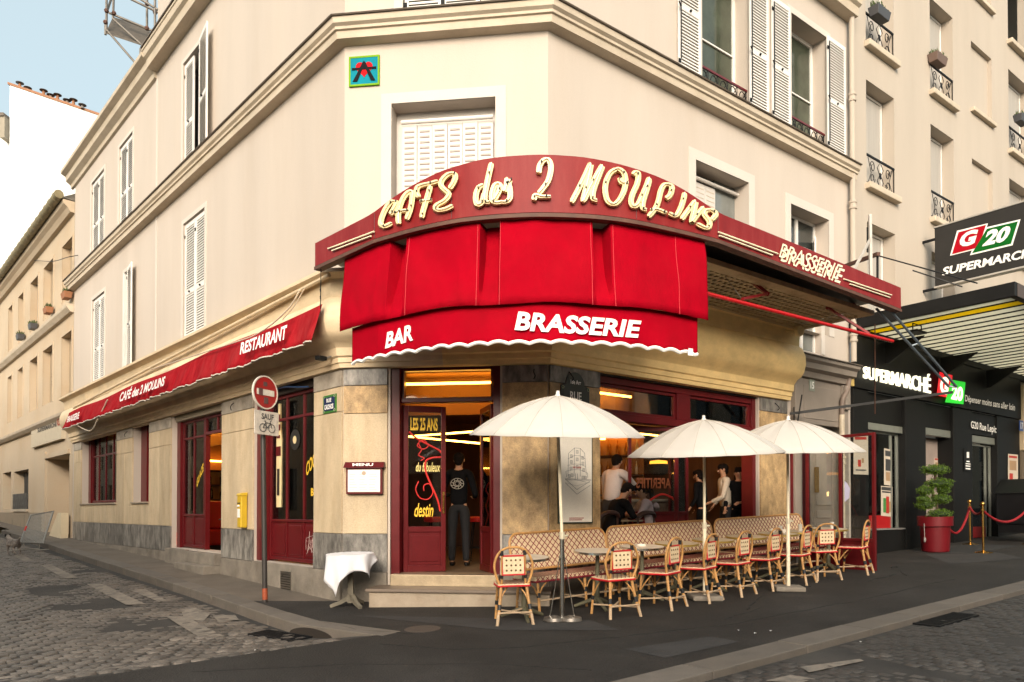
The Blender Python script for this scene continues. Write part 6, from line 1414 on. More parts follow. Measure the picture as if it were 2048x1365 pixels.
# ================================================================ TERRACE
HEADW=-36.5           # heading that faces the main-street wall
def onrow(px,off,py=1180):
    x=FR(px,py,off)[0]; return FR.w(x,-off)
def make_chair():
    t=thing('bistro_chair','x','chair',Matrix.Identity(4),'rattan bistro chairs along the terrace')
    # seat: front towards +y
    seat=[(-.20,.19),(-.21,.05),(-.18,-.19),(.18,-.19),(.21,.05),(.20,.19),(.12,.22),(-.12,.22)]
    s=MB().prism(seat,.435,.462,'z').build('seat',WEAVE,t,bev=.008)
    mb=MB()
    for i in range(-7,8):
        x=i*.055
        def clip(u): return max(-.195,min(.195,u))
        a=(x-.11,-.18); b=(x+.11,.20)
        # clip to seat sides
        def cut(a,b):
            lo,hi=-.185,.185; (x0,y0),(x1,y1)=a,b; dx=x1-x0; t0,t1=0,1
            if dx: 
                ta,tb=sorted(((lo-x0)/dx,(hi-x0)/dx)); t0,t1=max(0,ta),min(1,tb)
            return None if t1-t0<.08 else ((x0+dx*t0,y0+(y1-y0)*t0),(x0+dx*t1,y0+(y1-y0)*t1))
        c=cut(a,b)
        if c: (p,q),(r,u)=c; mb.hexa([(p-.006,q,.461),(p+.006,q,.461),(r+.006,u,.461),(r-.006,u,.461),(p-.006,q,.466),(p+.006,q,.466),(r+.006,u,.466),(r-.006,u,.466)])
    mb.build('weave_stripes',WEAVERED,s,kind='stuff')
    MB().tube([(x,y,.440) for x,y in seat],.0115,6,closed=True).build('seat_edging',TRIMRED,t,smooth=True)
    # legs
    for sx in (-1,1):
        MB().tube([(sx*.17,.17,.44),(sx*.185,.19,.20),(sx*.20,.21,0)],[.015,.015,.016],8).build('leg',RATTAN,t,smooth=True)
    for sx in (-1,1):
        MB().tube(catmull([(sx*.145,-.17,.44),(sx*.165,-.20,.25),(sx*.205,-.26,0)],4),.018,8).build('leg',RATTAN,t,smooth=True)
        MB().tube([(sx*.186,-.233,.13),(sx*.205,-.26,0)],.0185,8).build('leg_foot',CANEWORN,t,smooth=True)
    # bent hoop back
    hoop=[(-.155,-.17,.44),(-.205,-.19,.58),(-.215,-.205,.70),(-.165,-.22,.82),(-.08,-.228,.875),(0,-.23,.885),(.08,-.228,.875),(.165,-.22,.82),(.215,-.205,.70),(.205,-.19,.58),(.155,-.17,.44)]
    bf=MB().tube(catmull(hoop,5),.0145,8).build('back_frame',RATTAN,t,smooth=True)
    for sx in (-1,1): MB().tube([(sx*.135,-.155,.44),(sx*.134,-.185,.62),(sx*.13,-.215,.835)],.013,8).build('back_post',RATTAN,t,smooth=True)
    bp=MB().box(-.118,.118,-.208,-.200,.580,.775).build('backrest',WEAVE,t)
    m=MB()
    for i in range(4):
        for k in range(3):
            cx=-.078+i*.052; cz=.62+k*.058
            m.prism([(cx+.013*math.cos(a*math.pi/3),cz+.013*math.sin(a*math.pi/3)) for a in range(6)],-.211,-.2075).prism([(cx+.013*math.cos(a*math.pi/3),cz+.013*math.sin(a*math.pi/3)) for a in range(6)],-.2005,-.197)
    m.build('cane_holes',mat('cane_shadow',(.10,.05,.02),.8),bp,kind='stuff')
    q=[(-.125,.57),(.125,.57),(.125,.785),(-.125,.785)]
    MB().tube([(x,-.204,z) for x,z in q],.0125,6,closed=True).build('backrest_trim',TRIMRED,bp,smooth=True)
    mb=MB()
    for sx in (-1,1):
        mb.tube([(sx*.132,-.214,.795),(sx*.130,-.218,.85)],.0215,8).tube([(sx*.122,-.163,.46),(sx*.121,-.178,.55)],.0001,4)
        mb.tube([(sx*.176,-.217,.175),(sx*.168,-.205,.235)],.024,8).tube([(sx*.187,.193,.18),(sx*.183,.187,.23)],.0195,8).tube([(sx*.136,-.176,.53),(sx*.135,-.182,.565)],.019,8)
    mb.build('binding',BINDING,t)
    # stretchers and bracket canes
    for a,b in (((-.195,.205,.12),(.19,-.235,.115)),((.195,.205,.13),(-.19,-.235,.125))): MB().tube([a,b],.011,6).build('stretcher',CANEWORN,t,smooth=True)
    MB().tube([(-.196,-.238,.145),(.196,-.238,.145)],.010,6).build('stretcher',CANEWORN,t,smooth=True)
    for sx in (-1,1):
        MB().tube(catmull([(sx*.172,-.20,.22),(sx*.13,-.17,.34),(sx*.06,-.10,.435)],4),.0085,6).build('brace',RATTAN,t,smooth=True)
        MB().tube(catmull([(sx*.185,.19,.22),(sx*.17,.10,.35),(sx*.15,.02,.435)],4),.0085,6).build('brace',RATTAN,t,smooth=True)
        MB().tube(catmull([(sx*.185,.19,.22),(sx*.12,.19,.34),(sx*.05,.17,.435)],4),.0085,6).build('brace',RATTAN,t,smooth=True)
    return t
chairs=[(0,None,'rattan chair nearest the entrance step, its woven back square to the viewer',-4),
 (1229,1.50,'rattan chair just right of the first parasol foot, hiding part of the third table',-22),(1322,1.50,'rattan chair between the second chair and the thin second parasol pole',-50),
 (1396,1.48,'rattan chair right behind the lower pole of the second parasol',-50),(1464,1.46,'fifth rattan chair from the entrance, third bench behind its back',-44),
 (1526,1.44,'rattan chair in front of the table with the cups',-44),(1589,1.42,'rattan chair in front of the third parasol pole, overlapped by its right neighbour',-48),
 (1641,1.42,'rattan chair turned square to the viewer next to the windscreen end table',-8),(1708,1.44,'rattan chair farthest right, apart from the row beside the red windscreen',-52)]
proto=make_chair()
for i,(px,off,lb,rot) in enumerate(chairs):
    if i==0: X,Y=.02,8.45
    else: p=onrow(px,off); X,Y=p.x,p.y
    M=gframe(X,Y,rot)@Matrix.Scale(1.0,4)
    if i==0:
        proto.matrix_basis=M; WM[proto.name]=M.copy(); o=proto
    else: o=copy_tree(proto,M)
    o['label']=lb
# tables
def make_table(rim,top):
    t=thing('bistro_table','x','table',Matrix.Identity(4),'round bistro tables along the terrace')
    MB().lathe([(0,.742),(.292,.742),(.296,.735)],36).build('tabletop',top,t,smooth=True,smooth_ang=30)
    MB().lathe([(.290,.7425),(.302,.741),(.304,.716),(.285,.712),(.05,.705)],36).build('rim',rim,t,smooth=True,smooth_ang=30)
    MB().tube([(0,0,.08),(0,0,.71)],[.035,.024],10).build('pedestal',CASTIRON,t,smooth=True)
    for k in range(3):
        a=k*2.094+.5; c,s=math.cos(a),math.sin(a)
        MB().tube([(.0,0,.13),(.12*c,.12*s,.09),(.29*c,.29*s,.02)],[.035,.026,.02],8,).build('foot',CASTIRON,t,smooth=True)
    return t
GOLDRIM=mat('gold_rim',(.45,.32,.08),.35,.1,8,metal=.7)
tA=make_table(CHROME,MARBLETOP); tB=make_table(GOLDRIM,mat('tan_top',(.50,.41,.29),.55,.1,6,spec=.2))
tabs=[(1048,.95,'steel rimmed round table behind the chair nearest the entrance',0),(1194,1.0,'steel rimmed round table between the first parasol pole and the second chair',0),(1283,1.0,'grey round table with an ashtray behind the second chair',0),
 (1352,.98,'brass rimmed round table behind the third chair',1),(1424,.98,'brass rimmed round table just right of the second parasol pole',1),(1490,.98,'brass rimmed round table behind the fifth chair',1),(1554,.98,'brass rimmed round table carrying the white cups',1),(1600,.98,'brass rimmed round table at the third parasol pole',1),(1656,.98,'brass rimmed round table at the far end near the red windscreen',1)]
used=[0,0]; TPOS=[]
for px,off,lb,k in tabs:
    p=onrow(px,off,1090); M=gframe(p.x,p.y,0); M=T(*M.translation)@Matrix.Rotation(R_(2.6),4,FR.x)@T(*(-M.translation))@M@RZ(random.uniform(-30,30)); src=(tA,tB)[k]
    if not used[k]: src.matrix_basis=M; WM[src.name]=M.copy(); o=src; used[k]=1
    else: o=copy_tree(src,M)
    o['label']=lb; TPOS.append(M)
# things on the tables
CUPM=mat('porcelain',(.75,.70,.62),.2,.04,8)
def cup(M,lb,g=None):
    t=thing('coffee_cup',lb,'cup',M,g); MB().lathe([(0,0),(.075,.008),(.08,.014),(.04,.010),(0,.010)],20).build('saucer',CUPM,t,smooth=True)
    MB().lathe([(.02,.012),(.035,.03),(.042,.07),(.038,.07),(.03,.03),(0,.02)],18).build('cup_body',CUPM,t,smooth=True); MB().tube([(.04,0,.06),(.062,0,.055),(.06,0,.035),(.036,0,.03)],.005,6).build('cup_handle',CUPM,t); return t
cup(TPOS[6]@T(-.10,.02,.742),'white coffee cup on the left of the cluttered brass rimmed table','white cups on the cluttered table'); cup(TPOS[6]@T(.02,-.10,.742),'white coffee cup at the front of the cluttered brass rimmed table','white cups on the cluttered table')
for M,lb in ((TPOS[6]@T(.12,.08,.742),'clear water glass beside the white cups'),(TPOS[7]@T(0,.05,.742),'clear glass on the table at the third parasol pole'),(TPOS[8]@T(.05,.0,.742),'clear glass on the far end table by the windscreen')):
    tag(MB().lathe([(0,.005),(.03,.0),(.035,.11),(.033,.11),(.028,.008),(0,.01)],16).build('drinking_glass',mat('tumbler',(.55,.53,.48),.08,.1,4,spec=.9),None,M,smooth=True),lb,'glass')
tag(MB().lathe([(0,.0),(.065,.0),(.07,.02),(.06,.02),(.055,.008),(0,.008)],18).build('ashtray',CUPM,None,TPOS[2]@T(-.03,.05,.742),smooth=True),'shallow white ashtray on the grey table behind the second chair','ashtray')
# benches
def bench(xa,xb,off,label,ends=True):
    """long woven bench; xa..xb along the main-street wall line"""
    xm=(xa+xb)/2; p=FR.w(xm,-off); L=xb-xa
    M=gframe(p.x,p.y,-53.5+17); 
    M=gframe(p.x,p.y,HEADW)
    t=thing('terrace_bench',label,'bench',M,'woven rattan benches along the café wall')
    # local: x along the bench, y toward the wall
    h0,h1=.50,.97; r=.14; a=L/2
    def rr(x0,x1,z0,z1,r,rb=.03):
        o=[]
        for cx,cz,a0,rr_ in ((x1-r,z1-r,0,r),(x0+r,z1-r,90,r),(x0+rb,z0+rb,180,rb),(x1-rb,z0+rb,270,rb)):
            for k in range(6): th=R_(a0+k*18); o.append((cx+rr_*math.cos(th),cz+rr_*math.sin(th)))
        return o
    out=rr(-a,a,h0,h1,r); tilt=lambda x,z,d=0:(x,.20+(z-.45)*.16+d,z)
    mb=MB(); n=len(out); mb.add([tilt(x,z,.0) for x,z in out]+[tilt(x,z,.012) for x,z in out],[tuple(range(n)),tuple(range(2*n-1,n-1,-1))]+[(i,(i+1)%n,n+(i+1)%n,n+i) for i in range(n)])
    b=mb.build('backrest',WEAVE,t)
    # diagonal strands clipped to the panel
    def inside(x,z):
        if abs(x)>a or z<h0 or z>h1: return False
        if z>h1-r and abs(x)>a-r: return (abs(x)-(a-r))**2+(z-(h1-r))**2<r*r
        return True
    mb=MB(); sp=.094
    for sgn in (1,-1):
        c=-a-.6
        while c<a+.6:
            pts=[(c+sgn*(k*.0235),h0+k*.0235) for k in range(21)]; run=[q for q in pts if inside(*q)]
            if len(run)>2:
                (x0,z0),(x1,z1)=run[0],run[-1]; w=.0062; d=-.004 if sgn>0 else -.006
                mb.hexa([tilt(x0-w,z0,0.001),tilt(x0+w,z0,.001),tilt(x1+w,z1,.001),tilt(x1-w,z1,.001),tilt(x0-w,z0,d),tilt(x0+w,z0,d),tilt(x1+w,z1,d),tilt(x1-w,z1,d)])
            c+=sp
    mb.build('diagonal_weave',WEAVERED,b,kind='stuff')
    MB().tube([tilt(x,z,.0) for x,z in out],.017,8,closed=True).build('back_frame',RATTAN,t,smooth=True)
    s=MB().box(-a,a,-.25,.20,.40,.455).build('seat',WEAVE,t,bev=.015)
    mb=MB(); x=-a+.05
    while x<a-.06: mb.hexa([(x-.006,-.245,.452),(x+.006,-.245,.452),(x+.046,.19,.452),(x+.034,.19,.452),(x-.006,-.245,.459),(x+.006,-.245,.459),(x+.046,.19,.459),(x+.034,.19,.459)]); x+=.055
    x=-a+.02
    while x<a-.06:
        for s_ in (1,-1):
            x0,x1=(x,x+.05) if s_>0 else (x+.05,x); mb.hexa([(x0-.006,-.25,.405),(x0+.006,-.25,.405),(x1+.006,-.25,.45),(x1-.006,-.25,.45),(x0-.006,-.256,.405),(x0+.006,-.256,.405),(x1+.006,-.256,.45),(x1-.006,-.256,.45)])
        x+=.075
    mb.build('seat_weave',WEAVERED,s,kind='stuff')
    MB().tube([(-a,-.25,.398),(a,-.25,.398),(a,.2,.398),(-a,.2,.398)],.012,6,closed=True).build('seat_edging',WEAVERED,t)
    nl=max(2,round(L/.75))
    for k in range(nl+1):
        x=-a+.06+(L-.12)*k/nl
        MB().tube([(x,-.22,.40),(x+.01,-.235,0)],.018,8).build('leg',RATTAN,t,smooth=True); MB().tube([(x,.17,.40),(x,.22,0)],.018,8).build('leg',RATTAN,t,smooth=True)
        MB().tube([(x,.19,.40),tilt(x,.55,.02)],.015,8).build('back_post',RATTAN,t,smooth=True)
        MB().tube([(x,-.23,.12),(x,.205,.12)],.011,6).build('stretcher',CANEWORN,t)
        for s_ in (-1,1): MB().tube(catmull([(x,-.23,.2),(x+s_*.06,-.23,.32),(x+s_*.15,-.235,.395)],3),.009,6).build('brace',RATTAN,t)
    m=MB()
    for k in range(nl+1):
        x=-a+.06+(L-.12)*k/nl; m.tube([(x+.005,-.228,.2),(x+.003,-.225,.26)],.024,8)
    m.build('binding',BINDING,t)
    MB().tube([(-a+.06,-.232,.16),(a-.06,-.232,.16)],.012,6).build('stretcher',CANEWORN,t)
    return t
B_OFF=.50
def bx_(px,py): return FR(px,py,B_OFF-.28)[0]
bench(bx_(1015,1080)+.0,bx_(1207,1062)-.02,B_OFF+.06,'short woven bench with maroon lattice back beside the entrance steps')
bench(bx_(1214,1060),bx_(1424,1040)-.02,B_OFF,'long woven bench under the open half of the café window')
bench(bx_(1429,1040),bx_(1600,1030)+.05,B_OFF,'woven bench against the right-hand stone pier')
# parasols
def parasol(X,Y,topz,R0,label,lean=0,rot=0,nr=16,droop=.46,pole=True,tiltx=0,tilty=0):
    M=gframe(X,Y,rot,tilt=0); H=topz-M[2][3]; t=thing('parasol',label,'parasol',M,'white terrace parasols')
    mb=MB(); prof=[]; K=9
    Mt=T(lean,0,H-droop)@RX(tiltx)@RY(tilty)@T(0,0,droop-0)
    for i in range(nr*4):
        th=2*math.pi*i/(nr*4); rib=abs(math.sin(th*nr/2))
        for k in range(K+1):
            s=k/K; r=R0*s*(1-.010*rib*s); z=-droop*(s**2.0*.72+s*.28)-.022*rib*s*(1-s)*2-.006*rib*s
            mb.v.append(Mt@Vector((r*math.cos(th),r*math.sin(th),z)))
    n=nr*4
    mb.f=[(i*(K+1)+k,((i+1)%n)*(K+1)+k,((i+1)%n)*(K+1)+k+1,i*(K+1)+k+1) for i in range(n) for k in range(K)]; mb.m=[0]*len(mb.f)
    o=mb.build('canopy',PARASOL,t,smooth=True,smooth_ang=80); sd_=o.modifiers.new('s','SOLIDIFY'); sd_.thickness=.004
    for i in range(nr):
        th=2*math.pi*(i+.0)/nr; MB().tube([Mt@Vector((R0*s*math.cos(th),R0*s*math.sin(th),-droop*(s**2*.72+s*.28)+.003)) for s in (.03,.2,.4,.6,.8,.99)],.0035,4).build('seam',mat('seam_thread',(.48,.43,.37),.8),o)
        MB().tube([Mt@Vector((R0*s*math.cos(th),R0*s*math.sin(th),-droop*(s**2*.72+s*.28)-.012)) for s in (.05,.25,.5,.75,.97)],.005,4).build('rib',IVORY,t)
    MB().lathe([(0,.06),(.02,.055),(.022,.02),(.035,.0),(.035,-.02)],12).xf(Mt).build('finial',WHITE,t,smooth=True)
    a=Vector((lean,0,H-.05)); b=Vector((0,0,.95)); 
    MB().tube([a,b],.019,10).build('pole',IVORY,t,smooth=True); MB().tube([b+Vector((0,0,.05)),(0,0,.06)],.027,10).build('lower_pole',CHROME if pole=='chrome' else IVORY,t,smooth=True)
    MB().tube([b+Vector((0,0,.08)),b],.033,10).tube([b+Vector((0,0,.04)),b+Vector((.07,0,.04))],.012,6).build('collar',mat('beige_clamp',(.5,.45,.33),.5),t)
    if pole=='chrome':
        for s in (-1,1): MB().tube([(0,0,.92),(s*.13,.0,.10),(s*.145,0,.05)],.006,6).build('stay',CHROME,t,smooth=True)
        MB().tube([(-.15,0,.05),(-.13,.02,.62)],.001,4)
        MB().lathe([(0,0),(.12,0),(.13,.015),(.12,.05),(.04,.06),(.04,.07),(0,.07)],20,(-.09,-.02,0)).lathe([(0,0),(.12,0),(.13,.015),(.12,.05),(.04,.06),(.04,.07),(0,.07)],20,(.10,-.02,0)).build('base_weight',mat('dull_base',(.16,.14,.12),.4,.3,6,metal=.5),t,smooth=True)
    else: MB().box(-.2,.2,-.2,.2,0,.07).build('base_weight',CONCRETE,t,bev=.02)
    return t
p=onrow(1130,1.52,1235); parasol(.58,8.40,3.02,1.02,'large off white parasol in front of the street-name plate, nearest the entrance',lean=-.06,pole='chrome',tilty=1.0,tiltx=6.5)
parasol(2.58,9.72,2.91,1.03,'off white parasol in the middle, overlapping the other two canopies',tilty=-2.2,tiltx=5.5)
parasol(3.94,10.35,2.985,1.02,'off white parasol farthest right over the end of the terrace',rot=10,tiltx=5)
# red framed windscreen
wa=FR(1600,1000,.25)[0]; 
wx=FR(1749,1100,2.0)[0]; 
ws=thing('terrace_windscreen','red framed glass windscreen standing at the right end of the terrace','windscreen',gframe(*FR.w(5.95,-1.0)[:2],0,tilt=0))
wz=gz(*rw(5.95,1.0)); X0=5.95
FW=Face(FR.w(X0,0)[:2],(-FR.y.x,-FR.y.y))
oe=FW(1752,1100)[0]; om=FW(1682,1000)[0]; zt_w=FW(1749,865)[1]; zm=FW(1749,1078)[1]
mb=MB().box(oe-.05,oe,-.03,.03,wz-.05,zt_w).box(.25,oe-.05,-.03,.03,zt_w-.05,zt_w).box(.25,oe-.05,-.03,.03,zm-.05,zm).box(om-.03,om+.03,-.03,.03,wz,zt_w-.05).box(.25,.31,-.03,.03,wz,zt_w-.05).box(.31,oe-.05,-.025,.025,wz,wz+.06)
w=mb.build('frame',RED,ws,FW.M,bev=.005)
for a,b in ((.31,om-.03),(om+.03,oe-.05)):
    MB().box(a,b,-.003,.003,zm,zt_w-.05).build('pane',GLASS2,ws,FW.M); MB().box(a,b,-.012,.012,wz+.06,zm-.05).build('lower_panel',RED,ws,FW.M)
poly=[(.02,.02),(.18,.15),(.22,.45),(.12,.62),(.02,.70)]; m=MB(); m.add([(om+.06+x*.5,-.006,zm+.62+z*.55) for x,z in poly],[tuple(range(5))]); m.build('torn_paper',mat('lilac_paper',(.45,.45,.62),.7),ws,FW.M)
# red side leaf nearer the pier
MB().box(FR(1580,1000)[0],FR(1613,1000)[0],-.05,-.0,.85,2.9).build('side_leaf',RED,cafe,FR.M,bev=.01)
# bracket arm: long black bar with two grey struts
t=thing('folded_awning_bracket','long black arm with two parallel blue grey struts hanging from the sign\'s right end','bracket arm',T(*RP(1890,780,1.9)))
MB().bar(RP(1580,828,.15),RP(1905,785,2.1),.045).build('arm',BLACK,t,Matrix.Identity(4))
ST=mat('blue_grey_steel',(.14,.17,.20),.35,.1,5,metal=.6)
A0,A1=RP(1753,618,1.85),RP(1897,773,2.1); B0,B1=RP(1783,624,1.95),RP(1913,774,2.2)
for a,b in ((A0,A1),(B0,B1)): MB().tube([a,b],.022,8).build('strut',ST,t,Matrix.Identity(4),smooth=True)
MB().tube([A1,B1],.02,8).tube([A0.lerp(A1,.46),B0.lerp(B1,.40)],.015,6).build('rung',ST,t,Matrix.Identity(4))
mb=MB().tube([RP(1750,650,1.8),RP(1750,828,1.2)],.010,5); mb.build('rusty_chain',RUST,t,Matrix.Identity(4))
P0=RP(1606,800,.35); MB().tube(catmull([RP(1588,815,.1),RP(1590,870,.25),RP(1604,790,.4)],5),.012,6).build('cable',BLACK,t,Matrix.Identity(4))

# ---- side table with white cloth beside the steps
M=gframe(-2.02,9.82,0); X,Y=FL.w(.35,-.25)[:2]
P=G(703,1212); M=gframe(P.x+.02,P.y-.10,0)
t=thing('cloth_table_stand','weathered round table stand beside the entrance steps under a white cloth','table',M)
MB().lathe([(0,.70),(.30,.70),(.30,.72),(0,.72)],28).build('tabletop',MARBLETOP,t); MB().tube([(0,0,.06),(0,0,.70)],[.06,.035],4).build('pedestal',mat('weathered_base',(.16,.14,.105),.8,.3,8,stain=(.06,.05,.03),stain_scale=5),t)
for k in range(3):
    a=k*2.094-.9; MB().tube([(0,0,.16),(.14*math.cos(a),.14*math.sin(a),.07),(.28*math.cos(a),.28*math.sin(a),.02)],[.05,.035,.03],4).build('foot',mat('weathered_base',(.16,.14,.105),.8),t)
mb=MB(); N_=64; K=14
side_=.40
for i in range(N_):
    th=2*math.pi*i/N_; c,s=math.cos(th),math.sin(th); ext=side_/max(abs(math.cos(th-.3)),abs(math.sin(th-.3)))*(1+.22*math.cos(th-3.6)); 
    for k in range(K+1):
        u=k/K; 
        if u<.5: r=.315*u/.5; z=.728
        else:
            q=(u-.5)/.5; drop=max(.0,(ext*1.30-.315))*q; fold=.035*math.sin(th*7+.6)*q; r=.318+fold+.02*q; z=.728-drop-.0
        mb.v.append(Vector((r*c,r*s,z+.002*math.sin(i*2.3+k))))
mb.f=[(i*(K+1)+k,((i+1)%N_)*(K+1)+k,((i+1)%N_)*(K+1)+k+1,i*(K+1)+k+1) for i in range(N_) for k in range(K)]; mb.m=[0]*len(mb.f)
o=mb.build('white_tablecloth',LINEN,None,M,smooth=True,smooth_ang=80); sd_=o.modifiers.new('s','SOLIDIFY'); sd_.thickness=.004
tag(o,'white cloth draped over the small table left of the entrance steps','tablecloth')
# ---- road sign
P=G(530,1205); M=gframe(P.x,P.y,0,tilt=0); t=thing('no_entry_sign','red no entry sign with a SAUF bicycle plate on a dark post','road sign',M)
MB().tube([(0,0,-.02),(-.045,0,2.78)],.036,12).build('post',mat('dark_post',(.035,.03,.027),.45,.2,5),t,smooth=True); MB().tube([(0,0,.04),(-.002,0,.20)],.038,12).build('post_band',mat('orange_band',(.30,.06,.02),.6,.3,20),t,smooth=True)
Msg=M@T(-.03,-.045,0)@RZ(-44)
_s=at(532,787,P.y); zc=_s.z-M[2][3]; xc=_s.x-P.x
Msg=M@T(xc,-.06,zc)@RZ(64); r=.235
d=MB().lathe([(0,0),(r,0),(r,.018),(0,.018)],48).xf(RX(90)).build('sign_disc',mat('worn_sign_red',(.30,.008,.01),.35,.15,6),t,Msg,smooth=True,smooth_ang=30)
MB().lathe([(r-.014,-.004),(r+.004,-.004),(r+.004,.024),(r-.014,.024),(r-.014,-.004)],48).xf(RX(90)).build('sign_rim',mat('pale_rim',(.6,.55,.48),.5),d,Msg,smooth=True,smooth_ang=30)
MB().box(-.165,.165,-.024,-.019,-.042,.042).build('white_bar',mat('scuffed_white',(.62,.57,.50),.5,.15,14),d,Msg); 
MB().box(-.13,-.06,-.028,-.024,-.05,.05).box(-.04,.03,-.022,-.0185,.09,.15).box(-.03,.05,-.022,-.0185,-.16,-.07).build('sticker',mat('grey_sticker',(.10,.05,.05),.6),d,Msg)
_s=at(533,848,P.y); Mpl=M@T(_s.x-P.x+.02,-.06,_s.z-M[2][3])@RZ(60)
pl=MB().prism([(x,z) for x,z in [(-.21,-.17),(.21,-.17),(.22,-.16),(.22,.16),(.21,.17),(-.21,.17),(-.22,.16),(-.22,-.16)]],-.01,.004).build('plate',mat('scuffed_plate',(.55,.50,.44),.5,.15,10,stain=(.2,.18,.16),stain_scale=8,stain_amt=.6),t,Mpl,bev=.006)
flat_text('lettering','SAUF',INK,pl,Mpl,-.10,.12,.05,.135,-.013,bold=.03)
mb=MB()
for cx in (-.075,.085): mb.tube([(cx+.058*math.cos(a*.4),-.014,-.07+.058*math.sin(a*.4)) for a in range(16)],.005,5,closed=True)
for a,b in (((-.075,-.07),(-.03,.005)),((-.03,.005),(.06,.005)),((.06,.005),(.085,-.07)),((-.03,.005),(0,-.07)),((0,-.07),(.06,.005)),((-.075,-.07),(0,-.07)),((-.03,.005),(-.04,.03)),((.06,.005),(.055,.035)),((.055,.035),(.08,.04)),((-.055,.03),(-.02,.03))): mb.tube([(a[0],-.014,a[1]),(b[0],-.014,b[1])],.005,5)
mb.build('bicycle_symbol',INK,pl,Mpl)
# ---- wall plaques
def plaque(F,q,off,label,cat,lines,frame,field,bold=.02,arch=False):
    x0,z0_=F(*q[0],off); x1,z1_=F(*q[1],off); w,h=x1-x0,z1_-z0_
    t=thing('street_name_plate',label,cat,F.M@T((x0+x1)/2,-off,(z0_+z1_)/2))
    ou=[(-w/2,-h/2),(w/2,-h/2),(w/2,h/2),(-w/2,h/2)]
    if arch: ou=[(-w/2,-h/2),(w/2,-h/2),(w/2,h/2)]+[(w*.33*math.cos(a),h/2+.02+w*.34*math.sin(a)) for a in [math.pi*k/12 for k in range(13)]]+[(-w/2,h/2)]
    MB().prism(ou,0,.03).build('frame',frame,t,bev=.005)
    f=MB().box(-w/2+.035,w/2-.035,-.006,0,-h/2+.035,h/2-.035).build('enamel_field',field,t)
    mb=MB()
    for a,b in ((-1,-1),(1,-1),(1,1),(-1,1)): mb.lathe([(.012,0),(.022,.004),(.03,0)],12).v
    mb=MB()
    for a,b in ((-1,-1),(1,-1),(1,1),(-1,1)):
        mb.tube([(a*(w/2-.03)+.02*math.cos(k*.7),-.008,b*(h/2-.03)+.02*math.sin(k*.7)) for k in range(9)],.004,4,closed=True)
    mb.build('corner_roundels',mat('pale_green',(.35,.42,.25),.4),t)
    for s,u0,u1,v0,v1 in lines: flat_text('lettering',s,WHITEPRINT,f,WM[t.name],-w/2+w*u0,-w/2+w*u1,-h/2+h*v0,-h/2+h*v1,-.010,bold)
    return t
plaque(FL,[(646,829),(672,787)],.045,'small blue street plate reading RUE CAUCHOIS with a bright green frame','street sign',[('RUE',.32,.68,.58,.80),('CAUCHOIS',.16,.84,.2,.48)],GREENFR,BLUEEN,.03)
plaque(FR,[(1122,832),(1179,777)],.05,'arched dark green street plate reading RUE LEPIC behind the first parasol','street sign',[('RUE',.3,.7,.55,.82),('LEPIC',.18,.82,.14,.42),('18e Arr',.32,.68,1.06,1.20)],DGREENEN,DGREENEN,.02,arch=True)
# heart and tower plaque high on the chamfer
x0,z0_=FC(699,176); x1,z1_=FC(760,112); w,h=x1-x0,z1_-z0_
t=thing('heart_plaque','square turquoise plaque with a red heart and black letter A high on the corner wall','plaque',FC.M@T((x0+x1)/2,-.03,(z0_+z1_)/2))
LIME=mat('lime_frame',(.16,.33,.01),.6,spec=.1); a=w/2; b=h/2
MB().box(-a,a,0,.035,-b,-b+.025).box(-a,a,0,.035,b-.025,b).box(-a,-a+.025,0,.035,-b+.025,b-.025).box(a-.025,a,0,.035,-b+.025,b-.025).build('frame',LIME,t)
f=MB().box(-a+.025,a-.025,.005,.03,-b+.025,b-.025).build('field',mat('turquoise',(.0,.20,.27),.6,spec=.1),t)
ht=[]
for k in range(40):
    th=2*math.pi*k/40; ht.append((.0092*16*math.sin(th)**3*w/.45*.85,(13*math.cos(th)-5*math.cos(2*th)-2*math.cos(3*th)-math.cos(4*th))*.0092*w/.45*.85+.03))
MB().prism(ht,.0,.006).build('heart',mat('heart_red',(.5,.003,.008),.6,spec=.1),t)
k=w/.45; mb=MB().prism([(-.165*k,-.15*k),(-.10*k,-.15*k),(-.02*k,.03*k),(.02*k,.03*k),(.10*k,-.15*k),(.165*k,-.15*k),(.025*k,.11*k),(0,.14*k),(-.025*k,.11*k)],-.006,.0).box(-.18*k,.18*k,-.005,.001,.015*k,.045*k).build('letter_a',mat('matt_black',(.008,.008,.01),.7,spec=.1),t)
# menu case
x0,z0_=FC(697,989); x1,z1_=FC(769,925); w,h=x1-x0,z1_-z0_
t=thing('menu_case','burgundy wall case with white menu sheets and MENU on its slanted top','menu case',FC.M@T((x0+x1)/2,-.11,z0_))
MB().box(-w/2,w/2,0,.08,0,h-.07).build('case',RED,t,bev=.008); MB().hexa([(-w/2-.03,-.045,h-.085),(w/2+.03,-.045,h-.085),(w/2+.03,.08,h-.085),(-w/2-.03,.08,h-.085),(-w/2-.02,.02,h),(w/2+.02,.02,h),(w/2+.02,.08,h),(-w/2-.02,.08,h)]).build('hood',RED,t,bev=.004)
flat_text('lettering','MENU',WHITEPRINT,t,WM[t.name],-.15,.15,h-.062,h-.022,-.052,bold=.03,)
pg=MB().box(-w/2+.03,w/2-.03,-.004,0,.03,h-.11).build('menu_sheet',mat('menu_paper',(.80,.76,.68),.5,.03,4),t)
mb=MB()
for c in range(3):
    for r_ in range(7):
        x=-w/2+.055+c*(w-.10)/3; z=.055+r_*.037; mb.box(x,x+(w-.14)/3*random.uniform(.5,.95),-.006,-.004,z,z+.006)
